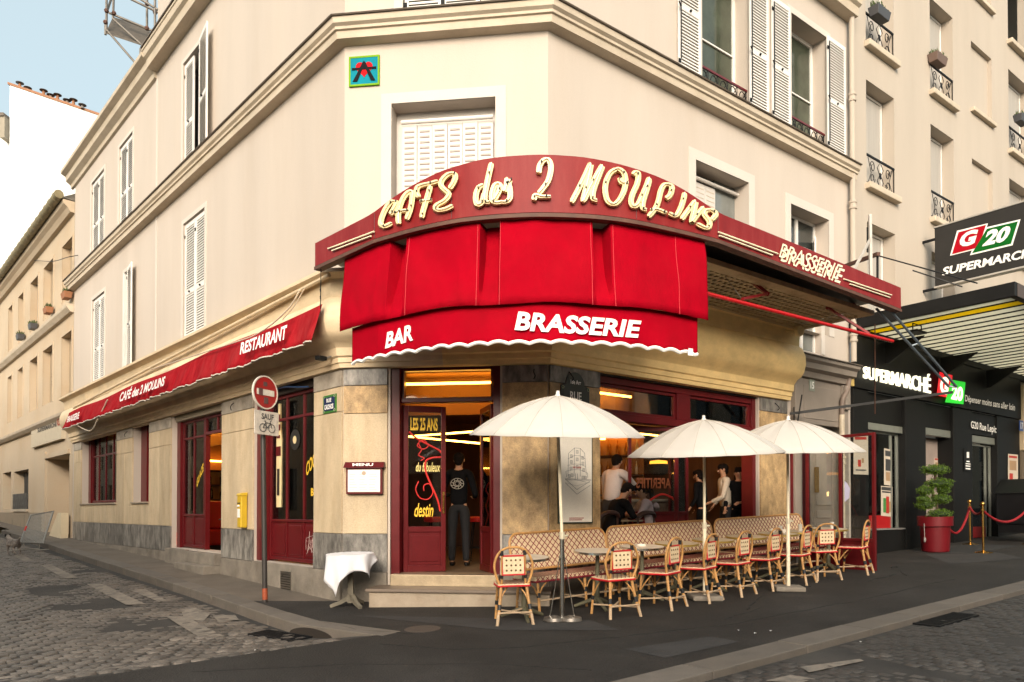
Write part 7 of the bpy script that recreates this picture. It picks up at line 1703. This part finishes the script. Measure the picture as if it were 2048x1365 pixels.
mb.build('menu_lines',mat('pale_ink',(.45,.40,.35),.6),pg); MB().lathe([(0,0),(.03,0),(.03,.003),(0,.003)],14).xf(T(0,-.006,h-.16)@RX(90)).build('menu_emblem',mat('pale_ink2',(.4,.3,.22),.6),pg)
# drawing of the corner on a tall board
x0,z0_=FR(1117,1048,.06); x1,z1_=FR(1185,862,.06); w,h=x1-x0,z1_-z0_
t=thing('poster_board','tall cream poster with an ink drawing of the corner café behind the first parasol','poster',FR.M@T((x0+x1)/2,-.06,z0_))
MB().box(-w/2,w/2,.0,.02,0,h).build('frame',mat('dark_green_frame',(.035,.045,.03),.5),t); bd=MB().box(-w/2+.02,w/2-.02,-.006,0,.02,h-.02).build('sheet',mat('poster_cream',(.88,.82,.72),.6,.03,3),t)
mb=MB(); ln=lambda a,b:mb.tube([(a[0]*w,-.008,a[1]*h),(b[0]*w,-.008,b[1]*h)],.0022,4)
for a,b in (((-.05,.80),(.12,.80)),((-.05,.80),(-.22,.74)),((.12,.80),(.25,.75)),((-.22,.74),(-.24,.50)),((-.05,.80),(-.06,.50)),((.12,.80),(.12,.50)),((.25,.75),(.30,.52)),((-.24,.68),(-.05,.72)),((-.05,.72),(.12,.72)),((.12,.72),(.27,.69)),((-.25,.61),(-.05,.63)),((-.05,.63),(.12,.63)),((.12,.63),(.28,.61)),((-.30,.55),(-.06,.57)),((-.06,.57),(.13,.57)),((.13,.57),(.34,.54)),((-.30,.55),(-.28,.49)),((-.32,.47),(.02,.36)),((.02,.36),(.40,.45)),((-.28,.47),(-.06,.47)),((.34,.54),(.34,.49)),((-.06,.47),(.30,.44)),((-.02,.47),(-.02,.53)),((.04,.47),(.04,.53)),((-.32,.43),(.02,.31)),((.02,.31),(.42,.41))): ln(a,b)
for cx,cz in ((-.14,.71),(-.14,.65),(.03,.76),(.03,.68),(.19,.70),(.20,.64),(-.15,.58),(.03,.60),(.22,.57),(-.2,.50),(-.12,.51),(.2,.49),(.27,.49)):
    for a,b in (((-.03,-.016),(.03,-.016)),((.03,-.016),(.03,.016)),((.03,.016),(-.03,.016)),((-.03,.016),(-.03,-.016)),((0,-.016),(0,.016))): ln((cx+a[0],cz+a[1]),(cx+b[0],cz+b[1]))
for k in range(22): x=-.30+.035*k; ln((x,.475-.0*k),(x,.455)) ; ln((x*.9,.40-abs(x)*-.10),(x*.9+.01,.395-abs(x)*-.10))
mb.build('ink_drawing',INK,bd)
flat_text('lettering','cafe 2 moulins',REDI,bd,WM[t.name],-.10*w,.14*w,.585*h,.61*h,-.010,bold=.03)
mb=MB()
for z,n in ((.045,16),(.07,18)):
    for k in range(n): mb.box(-w*.2+k*w*.024,-w*.2+k*w*.024+.008,-.009,-.006,z,z+.014)
mb.build('small_print',REDI,bd)
# yellow post box
x,z=FL(482,1056,.12); M=FL.M@T(x-.0,-.04,z); t=thing('yellow_mailbox','narrow yellow mailbox with small sticker on the pale stone pier','mailbox',M)
MB().box(-.085,.085,-.12,0,0,.58).build('box_body',YELLOW,t,bev=.02); MB().hexa([(-.10,-.135,.56),(.10,-.135,.56),(.10,0,.56),(-.10,0,.56),(-.09,-.12,.60),(.09,-.12,.60),(.09,0,.62),(-.09,0,.62)]).build('lid',YELLOW,t,bev=.01)
MB().box(-.06,.06,-.127,-.12,.42,.44).build('slot',DARK,t); MB().box(-.05,.05,-.126,-.12,.18,.33).build('sticker',WHITEPRINT,t); mb=MB().sphere((-.02,-.128,.38),.018,8).sphere((.025,-.128,.38),.018,8); mb.build('eye_stickers',WHITEPRINT,t)
x,z=FL(483,994,.06); tag(MB().box(-.07,.07,-.05,.0,-.07,.07).build('yellow_wall_box',YELLOW,None,FL.M@T(x,0,z),bev=.012),'small square yellow box right above the yellow mailbox','box')
# ---- topiary
P=Vector(FR.w(FR(1871,1090,.75)[0],-.75)); M=gframe(P.x,P.y,0); sc_p=1.0
M=M@Matrix.Diagonal((.78,.78,1,1))
t=thing('spiral_topiary','spiral clipped green shrub in a tall burgundy pot before the supermarket','shrub',M)
MB().lathe([(0,0),(.30,0),(.335,.03),(.37,.55),(.43,.56),(.435,.76),(.40,.76),(.38,.68),(0,.66)],40).build('pot',mat('burgundy_pot',(.13,.004,.008),.4,.1,3),t,smooth=True,smooth_ang=30)
MB().lathe([(0,.665),(.375,.67)],24).build('soil',mat('soil',(.03,.02,.012),.9),t); MB().tube(catmull([(0,0,.6),(.06,0,.95),(-.04,.03,1.3),(.03,0,1.6),(0,0,1.85)],5),.035,8).build('trunk',mat('bark',(.07,.045,.025),.9),t)
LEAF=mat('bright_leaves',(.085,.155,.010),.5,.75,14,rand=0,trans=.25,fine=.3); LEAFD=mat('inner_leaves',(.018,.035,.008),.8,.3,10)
mb=MB(); md=MB(); rnd=random.Random(5)
tiers=[(.10,-.05,.80,.28,.11),(-.22,.05,1.00,.24,.10),(.13,-.05,1.12,.25,.10),(-.24,.0,1.30,.20,.10),(.12,.0,1.45,.32,.12),(.03,.0,1.74,.33,.11),(-.30,.0,1.12,.15,.09),(.27,.05,1.30,.16,.08)]
for cx,cy,cz,rr,hh in tiers:
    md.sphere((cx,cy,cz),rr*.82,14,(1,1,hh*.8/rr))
    for _ in range(int(5200*rr)):
        th=rnd.uniform(0,6.283); ph=math.acos(rnd.uniform(-1,1)); k=rnd.uniform(.70,1.10)*(1+.20*math.sin(th*5+cz*9)*math.sin(ph*4))
        p=Vector((cx+rr*k*math.sin(ph)*math.cos(th),cy+rr*k*math.sin(ph)*math.sin(th),cz+hh*k*math.cos(ph))); a=Vector((rnd.uniform(-1,1),rnd.uniform(-1,1),rnd.uniform(-.3,1))).normalized(); b=a.cross(Vector((rnd.uniform(-1,1),rnd.uniform(-1,1),.3))).normalized(); l=rnd.uniform(.014,.03)
        mb.quad(p-b*l*.4,p+a*l,p+b*l*.4,p-a*l*.3)
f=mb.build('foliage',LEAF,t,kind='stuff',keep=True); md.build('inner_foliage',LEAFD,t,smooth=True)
x=-.40; MB().tube([(x,-.18,.62),(x,-.2,.30)],.008,5).sphere((x,-.2,.28),.03,8,(1,1,2)).build('tassel',mat('grey_tassel',(.3,.28,.26),.8),t)
# ---- brass stanchions and ropes
def post(px,off,label):
    P=Vector(FR.w(FR(px,1000,off)[0],-off)); M=gframe(P.x,P.y,0); t=thing('brass_stanchion',label,'stanchion',M,'brass rope posts by the supermarket door')
    MB().lathe([(0,0),(.17,0),(.17,.015),(.05,.04),(.03,.05),(0,.05)],28).build('base',BRASS,t,smooth=True); MB().tube([(0,0,.04),(0,0,.98)],.022,12).build('pole',BRASS,t,smooth=True)
    MB().lathe([(.022,.86),(.04,.87),(.04,.90),(.022,.91)],16).sphere((0,0,1.01),.045,12).build('finial',BRASS,t,smooth=True); return M
pA=post(1966,1.55,'brass stanchion in front, where the two red ropes meet'); pB=post(1940,.55,'brass stanchion behind and left of the front one'); pC=post(2060,1.5,'brass stanchion cut off by the right edge of the photo')
def rope(a,b,sag,label):
    pts=[a.lerp(b,k/14)+Vector((0,0,-sag*4*(k/14)*(1-k/14))) for k in range(15)]
    tag(MB().tube(pts,.026,8).build('red_rope',mat('red_velvet_rope',(.30,.006,.012),.7,.1,8),None,Matrix.Identity(4),smooth=True),label,'rope')
top=lambda M:M@Vector((0,0,.88))
rope(top(pB),(Vector(FR.w(FR(1895,1040,.5)[0],-.5))+Vector((0,0,1.35))),.35,'sagging red rope between the shrub pot and the rear brass post'); rope(top(pA),top(pB)+Vector((0,0,-.0)),.12,'short red rope crossing between the two brass posts'); rope(top(pA),top(pC),.30,'sagging red rope from the front brass post to the black cart')
P=FR.w(FR(1930,1080,.9)[0],-.9); M=gframe(P.x,P.y,53.5-90)
tag(MB().box(-1.3,1.3,-.55,.5,0,.012).build('door_mat',mat('rubber_mat',(.02,.02,.02),.9,.2,10,.3,80),None,gframe(P.x,P.y,HEADW)),'flat black rubber mat on the pavement behind the brass posts','mat')
# ---- black delivery cart
P=G(2030,1100); P=Vector(FR.w(FR(2040,1090,1.0)[0],-1.0)); M=gframe(P.x,P.y,HEADW)
t=thing('delivery_cart','black covered trolley with a red and green supermarket logo at the right edge','cart',M)
CK=mat('black_plastic',(.006,.006,.007),.35,.15,5)
MB().box(-.45,.75,-.35,.35,.42,1.18).build('bin_body',CK,t,bev=.03); MB().hexa([(-.50,-.40,1.16),(.8,-.40,1.16),(.8,.40,1.16),(-.5,.40,1.16),(-.2,-.32,1.50),(.8,-.32,1.50),(.8,.34,1.50),(-.2,.34,1.50)]).build('lid',CK,t,bev=.03)
MB().box(-.42,.72,-.3,.3,.22,.42).build('chassis',CK,t)
for x in (-.28,.05,.5): MB().lathe([(0,-.03),(.09,-.03),(.10,0),(.09,.03),(0,.03)],16).xf(T(x,-.28,.11)@RX(90)).build('wheel',BLACK,t)
MB().box(-.15,.02,-.362,-.352,.78,.96).build('logo_red_tile',mat('logo_red',(.48,.006,.018),.4),t); MB().box(.02,.26,-.362,-.352,.76,.94).build('logo_green_tile',mat('logo_green',(.008,.16,.02),.4),t)
flat_text('lettering','G',WHITEPRINT,t,M,-.13,-.0,.80,.94,-.366,bold=.04); flat_text('lettering','20',WHITEPRINT,t,M,.05,.24,.78,.92,-.366,bold=.04)
MB().box(.0,.4,-.375,-.34,1.28,1.40).build('lid_sticker',mat('logo_red',(.48,.006,.018)),t)
# ---- leaning steel barrier on the side street
P=G(75,1092); M=T(P.x,P.y,P.z)@RZ(-38)@RX(-12)
Ps=[G(40,1098),G(92,1100)]
t=thing('crowd_barrier','grey steel crowd barrier leaning over the side-street kerb','barrier',T(P.x,P.y,P.z))
def B3(px,py,Y): return at(px,py,Y)
Y0=P.y; c=[B3(40,1086,Y0),B3(86,1087,Y0+.1),B3(107,1023,Y0+.75),B3(62,1031,Y0+.65)]
GS=mat('galvanised_tube',(.30,.28,.25),.4,.15,8,metal=.6)
MB().tube([c[0],c[1],c[2],c[3]],.024,8,closed=True).build('outer_tube',GS,t,Matrix.Identity(4),smooth=True)
for k in range(1,18):
    u=k/18; MB().tube([c[0].lerp(c[1],u),c[3].lerp(c[2],u)],.009,5).build('bar',GS,t,Matrix.Identity(4))
for a,b in ((c[0]+Vector((.1,0,0)),-1),(c[1]-Vector((.1,0,0)),1)): MB().tube([a,a+Vector((0,.0,-.18)),a+Vector((-.25,-.25,-.22))],.018,6).tube([a+Vector((0,0,-.18)),a+Vector((.3,.2,-.17))],.018,6).build('foot',GS,t,Matrix.Identity(4))
MB().tube([c[0].lerp(c[3],.42),c[0].lerp(c[3],.58)],.028,8).build('red_tape',mat('red_tape',(.5,.03,.02),.6),t,Matrix.Identity(4))
# ---- street litter
rnd=random.Random(11)
for k,(px,py) in enumerate(((1478,1262),(1511,1268),(1541,1263),(1722,1285),(512,1302))):
    P=G(px,py); s=.012
    tag(MB().add([(-s,-s,.004),(s*1.3,-s*.6,.012),(s,s,.005),(-s*.7,s*.9,.014)],[(0,1,2,3)]).build('paper_scrap',WHITEPRINT,None,gframe(P.x,P.y,rnd.uniform(0,360))),'tiny pale scrap of litter on the dark ground','litter','scraps of litter on the ground')
# ================================================================ PEOPLE AND DOG
SKIN=mat('skin',(.42,.22,.13),.5,.08,10); HAIR=mat('dark_hair',(.010,.007,.006),.85,.3,30,.6,60,spec=.1)
def skinmesh(name,nodes,edges,mt,parent,M,root=0,sub=2,label=None):
    me=bpy.data.meshes.new(name); me.from_pydata([n[:3] for n in nodes],edges,[]); me.update(); me.materials.append(mt)
    o=link(name,me,parent,M,label=label)
    bpy.context.view_layer.update()
    sk=o.modifiers.new('skin','SKIN'); sk.use_smooth_shade=True
    d=me.skin_vertices[0].data if me.skin_vertices else None
    if d is None:
        bm=bmesh.new(); bm.from_mesh(me); lay=bm.verts.layers.skin.verify(); bm.to_mesh(me); bm.free(); d=me.skin_vertices[0].data
    for i,n in enumerate(nodes):
        r=n[3] if isinstance(n[3],(tuple,list)) else (n[3],n[3]); d[i].radius=r; d[i].use_root=(i==root)
    s=o.modifiers.new('sub','SUBSURF'); s.levels=sub; s.render_levels=sub
    dg=bpy.context.evaluated_depsgraph_get(); m2=bpy.data.meshes.new_from_object(o.evaluated_get(dg)); o.modifiers.clear(); o.data=m2
    m2.polygons.foreach_set('use_smooth',[True]*len(m2.polygons)); return o
def hand(N,E,wi,w,fw,rt,sc=1.0,curl=.6):
    """palm and five fingers from wrist node; fw forward, rt thumb side"""
    fw=fw.normalized(); rt=(rt-fw*rt.dot(fw)).normalized(); dn=fw.cross(rt).normalized(); 
    def add(p,r,c): N.append((p.x,p.y,p.z,r)); E.append((c,len(N)-1)); return len(N)-1
    pm=add(w+fw*.055*sc,(.030*sc,.018*sc),wi)
    for k,(o,l) in enumerate(((.024,.066),(.008,.075),(-.009,.070),(-.025,.055))):
        b=w+fw*.095*sc+rt*o*sc; q=add(b,.0095*sc,pm); q=add(b+fw*l*.5*sc+dn*.012*curl*sc,.0085*sc,q); add(b+fw*l*.85*sc+dn*.04*curl*sc,.007*sc,q)
    q=add(w+fw*.045*sc+rt*.035*sc,.011*sc,pm); add(w+fw*.085*sc+rt*.052*sc+dn*.01*sc,.008*sc,q)
def person(M,label,J,shirt,trousers,hair='short',look=Vector((0,1,0)),extra=None,skin=SKIN):
    """J: joint positions (x right, y forward, z up) in metres"""
    t=thing('person',label,'person',M); V={k:Vector(v) for k,v in J.items()}
    N=[];E=[];ix={}
    def nd(k,p,r,c=None): N.append((p.x,p.y,p.z,r)); ix[k]=len(N)-1; 
    def ed(a,b): E.append((ix[a],ix[b]))
    pe,ch,nk,hd=V['pelvis'],V['chest'],V['neck'],V['head']
    nd('pelvis',pe,(.10,.075)); nd('waist',pe.lerp(ch,.45),(.10,.075)); nd('chest',ch,(.135,.105)); nd('neckb',ch.lerp(nk,.75),(.09,.075)); nd('neck',nk,.052); nd('jaw',nk.lerp(hd,.55),.062); nd('head',hd,.085); nd('crown',hd+(hd-nk).normalized()*.07,.07)
    for a,b in (('pelvis','waist'),('waist','chest'),('chest','neckb'),('neckb','neck'),('neck','jaw'),('jaw','head'),('head','crown')): ed(a,b)
    for s in 'lr':
        sh,el,wr=V['sh'+s],V['el'+s],V['wr'+s]; nd('sh'+s,sh,.058); nd('ua'+s,sh.lerp(el,.5),.047); nd('el'+s,el,.038); nd('fa'+s,el.lerp(wr,.35),.037); nd('wr'+s,wr,.024)
        ed('neckb','sh'+s); ed('sh'+s,'ua'+s); ed('ua'+s,'el'+s); ed('el'+s,'fa'+s); ed('fa'+s,'wr'+s)
        fwd=(wr-el); hand(N,E,ix['wr'+s],wr,fwd,Vector((-1 if s=='r' else 1,0,.3)))
        hp,kn,an=V['hp'+s],V['kn'+s],V['an'+s]; nd('hp'+s,hp,.055); nd('th'+s,hp.lerp(kn,.5),.060); nd('kn'+s,kn,.055); nd('ca'+s,kn.lerp(an,.35),.055); nd('an'+s,an,.038); ft=an+Vector((0,.13,-.05)); nd('to'+s,ft,.035)
        ed('pelvis','hp'+s); ed('hp'+s,'th'+s); ed('th'+s,'kn'+s); ed('kn'+s,'ca'+s); ed('ca'+s,'an'+s); ed('an'+s,'to'+s)
    b=skinmesh('body',N,E,skin,t,M)
    # face
    up=(hd-nk).normalized(); f=(look-up*look.dot(up)).normalized(); rt=f.cross(up)
    c=hd
    fm=MB(); fm.sphere(c+f*.088-up*.012,.016,8,(.8,1,1.4)); fm.sphere(c+rt*.083,.022,8,(.5,1,1.4)); fm.sphere(c-rt*.083,.022,8,(.5,1,1.4)); fm.build('nose_and_ears',skin,b,M,smooth=True)
    em=MB(); em.sphere(c+f*.080+up*.018+rt*.03,.009,6); em.sphere(c+f*.080+up*.018-rt*.03,.009,6); em.tube([c+f*.080+up*.038+rt*.045,c+f*.086+up*.042+rt*.015],.005,4); em.tube([c+f*.080+up*.038-rt*.045,c+f*.086+up*.042-rt*.015],.005,4); em.build('eyes_and_brows',HAIR,b,M)
    mm=MB(); mm.tube([c+f*.080-up*.052+rt*.022,c+f*.084-up*.050,c+f*.080-up*.052-rt*.022],.006,5); mm.build('mouth',mat('lips',(.35,.09,.07),.5),b,M)
    # hair cap
    hm=MB(); hm.sphere(c+up*.034-f*.026,.096,16,(.96,.96,1)); hm.sphere(c+up*.064+f*.012,.078,14,(1,1,.8))
    if hair in('short','bald'): hm.sphere(c-up*.030-f*.042,.066,12)
    if hair=='long': hm.sphere(c-up*.07-f*.055,.10,14,(1,.9,1.3)); hm.sphere(c-up*.20-f*.055,.095,14,(1.05,.8,1.5)); hm.sphere(c-up*.32-f*.05,.07,12,(1,.7,1.6))
    if hair=='tied': hm.sphere(c-up*.02-f*.12,.055,12); hm.sphere(c-up*.10-f*.16,.045,12,(.9,.9,1.8))
    hm.build('hair',HAIR,t,M,smooth=True)
    # clothes: sheaths over the body
    N2=[];E2=[];ix={}
    def nd2(k,p,r): N2.append((p.x,p.y,p.z,r)); ix[k]=len(N2)-1
    def ed2(a,b): E2.append((ix[a],ix[b]))
    nd2('pelvis',pe-Vector((0,0,.06)),(.165,.135)); nd2('waist',pe.lerp(ch,.45),(.150,.118)); nd2('chest',ch,(.165,.130)); nd2('neckb',ch.lerp(nk,.70),(.11,.09))
    ed2('pelvis','waist'); ed2('waist','chest'); ed2('chest','neckb')
    for s in 'lr':
        sh,el,wr=V['sh'+s],V['el'+s],V['wr'+s]; nd2('sh'+s,sh,.074); nd2('ua'+s,sh.lerp(el,.5),.062); nd2('el'+s,el,.052); nd2('fa'+s,el.lerp(wr,.45),.047); nd2('cu'+s,el.lerp(wr,.88),.040)
        ed2('neckb','sh'+s); ed2('sh'+s,'ua'+s); ed2('ua'+s,'el'+s); ed2('el'+s,'fa'+s); ed2('fa'+s,'cu'+s)
    skinmesh('top',N2,E2,shirt,t,M)
    N2=[];E2=[];ix={}
    nd2('pelvis',pe,(.145,.115)); nd2('belt',pe.lerp(ch,.22),(.135,.105)); ed2('pelvis','belt')
    for s in 'lr':
        hp,kn,an=V['hp'+s],V['kn'+s],V['an'+s]; nd2('hp'+s,hp,.098); nd2('th'+s,hp.lerp(kn,.5),.090); nd2('kn'+s,kn,.070); nd2('ca'+s,kn.lerp(an,.4),.068); nd2('an'+s,kn.lerp(an,1.02),.058)
        ed2('pelvis','hp'+s); ed2('hp'+s,'th'+s); ed2('th'+s,'kn'+s); ed2('kn'+s,'ca'+s); ed2('ca'+s,'an'+s)
        MB().sphere(an+Vector((0,.07,-.045)),.05,10,(1,2.3,.9)).build('shoe',BLACK,t,M,smooth=True)
    skinmesh('trousers',N2,E2,trousers,t,M)
    return t,V
def stand(h=1.0,lean=0.0,bend=0):
    return dict(pelvis=(0,0,.95*h),chest=(0,lean*.5+bend*.25,1.30*h-bend*.08),neck=(0,lean+bend*.45,1.50*h-bend*.16),head=(0,lean*1.15+bend*.62,1.635*h-bend*.22),
      shl=(-.175,lean+bend*.36,1.43*h-bend*.15),shr=(.175,lean+bend*.36,1.43*h-bend*.15),ell=(-.24,lean+bend*.3,1.14*h),elr=(.24,lean+bend*.3,1.14*h),wrl=(-.22,lean+.18,.95*h),wrr=(.22,lean+.18,.95*h),
      hpl=(-.09,0,.90*h),hpr=(.09,0,.90*h),knl=(-.11,.02,.50*h),knr=(.11,.02,.50*h),anl=(-.12,0,.08),anr=(.12,0,.08))
def sit(bend=.15):
    return dict(pelvis=(0,0,.55),chest=(0,bend*.6,.88),neck=(0,bend*1.1,1.08),head=(0,bend*1.6,1.21),shl=(-.175,bend,1.01),shr=(.175,bend,1.01),ell=(-.26,.20+bend*.5,.80),elr=(.26,.20+bend*.5,.80),wrl=(-.10,.42,.82),wrr=(.10,.42,.82),
      hpl=(-.09,.02,.52),hpr=(.09,.02,.52),knl=(-.12,.42,.52),knr=(.12,.42,.52),anl=(-.12,.42,.08),anr=(.12,.42,.08))
CB_=mat('black_cloth',(.006,.006,.007),.9,.2,5,spec=.1); CJ=mat('dark_jeans',(.008,.008,.010),.85,.2,5); CW_=mat('pinkish_white_shirt',(.62,.53,.49),.85,.06,4); CH=mat('lilac_grey_hoodie',(.42,.36,.38),.9,.08,4); CBg=mat('beige_shirt',(.50,.43,.34),.85,.1,4); CD=mat('apron_dark',(.03,.028,.028),.85)
ZF_=.795
# man at the bar seen from behind
x=FC(918,1000,-1.55)[0]; M=FC.M@T(x,1.55,ZF_)
J=stand(1.05); J.update(ell=(-.30,.05,1.16),wrl=(-.20,.30,1.16),elr=(.27,.02,1.16),wrr=(.20,.26,1.12))
t,V=person(M,'man in black jacket with pale back print, seen from behind through the corner door',J,CB_,CJ,'short')
m=MB(); 
for r in (.05,.085): m.tube([(r*1.25*math.cos(a*.35),-.150,1.33+r*math.sin(a*.35)) for a in range(18)],.006,4,closed=True)
for k in range(9): m.tube([(.1*math.cos(k*.7),-.151,1.33+.08*math.sin(k*.7)),(.03*math.cos(k*.7+1),-.151,1.33+.03*math.sin(k*.7+1))],.006,4)
m.build('back_print',mat('pale_back_print',(.35,.33,.28),.7),t,M)
# waiter leaning at the left of the open window
def inF(px,y,z=ZF_): return FR.M@T(FR(px,1000,-y)[0],y,z)
M=inF(1222,.85)@RZ(-72); J=stand(1.09,0,.35); J.update(elr=(.30,.42,1.22),wrr=(.26,.66,1.18),ell=(-.26,.28,1.10),wrl=(-.16,.52,1.02))
person(M,'bearded waiter in a pale pink shirt leaning over the table inside the window',J,CW_,CD,'short')
M=inF(1216,.42)@RZ(-104); t,V=person(M,'seated man in black bowing over the table at the left of the window',sit(.22),CB_,CJ,'short')
M=inF(1300,.36,ZF_)@RZ(58); t,V=person(M,'seated woman in a pale grey hoodie with her black hair tied back',sit(.10),CH,CJ,'tied',skin=SKIN)
N3=[(-.10,-.05,1.00,.05),(0,-.10,.96,.06),(.10,-.05,1.00,.05),(0,-.13,.88,.05)]; skinmesh('hood',N3,[(0,1),(1,2),(1,3)],CH,t,M,root=1)
M=inF(1452,1.0)@RZ(55); J=stand(1.04,0,.1); J.update(ell=(-.28,.15,1.15),wrl=(-.12,.35,1.05)); person(M,'standing man in a beige shirt beside the dark haired woman behind the window',J,CBg,CJ,'short')
M=inF(1478,.75)@RZ(115); J=stand(.98); J.update(ell=(-.25,.1,1.1),wrl=(-.1,.3,1.05)); t,V=person(M,'woman in black with long dark hair and sunglasses, at the right of the window',J,CB_,CB_,'long')
h=V['head']; m=MB()
for s in (-1,1): m.sphere((s*.035,h.y+.06,h.z+.10),.03,10,(1,.4,.7))
m.build('sunglasses',mat('lens_black',(.01,.01,.012),.1),t,M)
M=inF(1405,1.7)@RZ(20); person(M,'dark silhouetted person behind the middle parasol pole deep in the café',stand(1.0,0,.15),CB_,CB_,'short')
# small table between the seated pair, and chairs
t=thing('inner_table','small table with glasses between the seated couple inside the window','table',inF(1250,.55)); MB().lathe([(0,.72),(.28,.72),(.29,.735),(.28,.75),(0,.75)],24).build('tabletop',mat('tan_top2',(.32,.25,.17),.35),t,smooth=True); MB().tube([(0,0,.02),(0,0,.72)],.03,8).build('pedestal',BLACK,t)
tag(MB().box(-.07,.07,-.05,.05,0,.01).build('menu_card',mat('pink_card',(.6,.35,.33),.5),None,inF(1252,.50)@T(0,0,.86)@RX(30)),'pink card held over the couple\'s table','card')
for px,y,lb in ((1218,.22,'dark bentwood chair behind the seated man in black'),(1292,.18,'dark bentwood chair behind the woman in the grey hoodie')):
    t=thing('bentwood_chair',lb,'chair',inF(px,y)); W_=mat('dark_wood',(.035,.014,.01),.4)
    MB().box(-.2,.2,-.0,.35,.44,.47).build('seat',W_,t); MB().tube(catmull([(-.2,0,.80),(-.1,-.04,.86),(.1,-.04,.86),(.2,0,.80)],4),.035,6).build('backrest',W_,t)
    for a,b in ((-.18,0),(.18,0),(-.18,.33),(.18,.33)): MB().tube([(a,b,0),(a,b,.82 if b==0 else .45)],.016,6).build('leg',W_,t)
# dog
P=G(26,1110,-.12); M=T(P.x,P.y,road_z(P.x,P.y)+.01)@RZ(60)@Matrix.Scale(1.15,4)
t=thing('small_dog','small shaggy grey and white dog walking on the cobbles at the left edge','dog',M)
N=[(0,-.16,.26,(.065,.07)),(0,-.04,.255,(.075,.08)),(0,.10,.27,(.085,.095)),(0,.18,.34,.055),(0,.24,.41,.058),(0,.315,.40,.030),(0,-.24,.33,.025),(0,-.31,.40,.018)]
E=[(1,0),(1,2),(2,3),(3,4),(4,5),(0,6),(6,7)]
for sx in (-1,1):
    b=len(N); N+=[(sx*.055,.11,.20,.038),(sx*.06,.10,.11,.022),(sx*.06,.12 if sx>0 else .06,.02,.020)]; E+=[(2,b),(b,b+1),(b+1,b+2)]
    b=len(N); N+=[(sx*.055,-.15,.21,.045),(sx*.06,-.11,.15,.030),(sx*.06,-.19,.09,.018),(sx*.06,-.16 if sx>0 else -.22,.02,.020)]; E+=[(0,b),(b,b+1),(b+1,b+2),(b+2,b+3)]
skinmesh('body',N,E,mat('dog_fur',(.26,.22,.19),.95,.5,9,.6,60,stain=(.06,.05,.045),stain_scale=6,stain_amt=1),t,M,root=1)
MB().tube([(-.04,.23,.45),(-.055,.22,.39)],[.02,.012],6).tube([(.04,.23,.45),(.055,.22,.39)],[.02,.012],6).sphere((0,.345,.405),.014,6).build('ears_and_nose',BLACK,t)
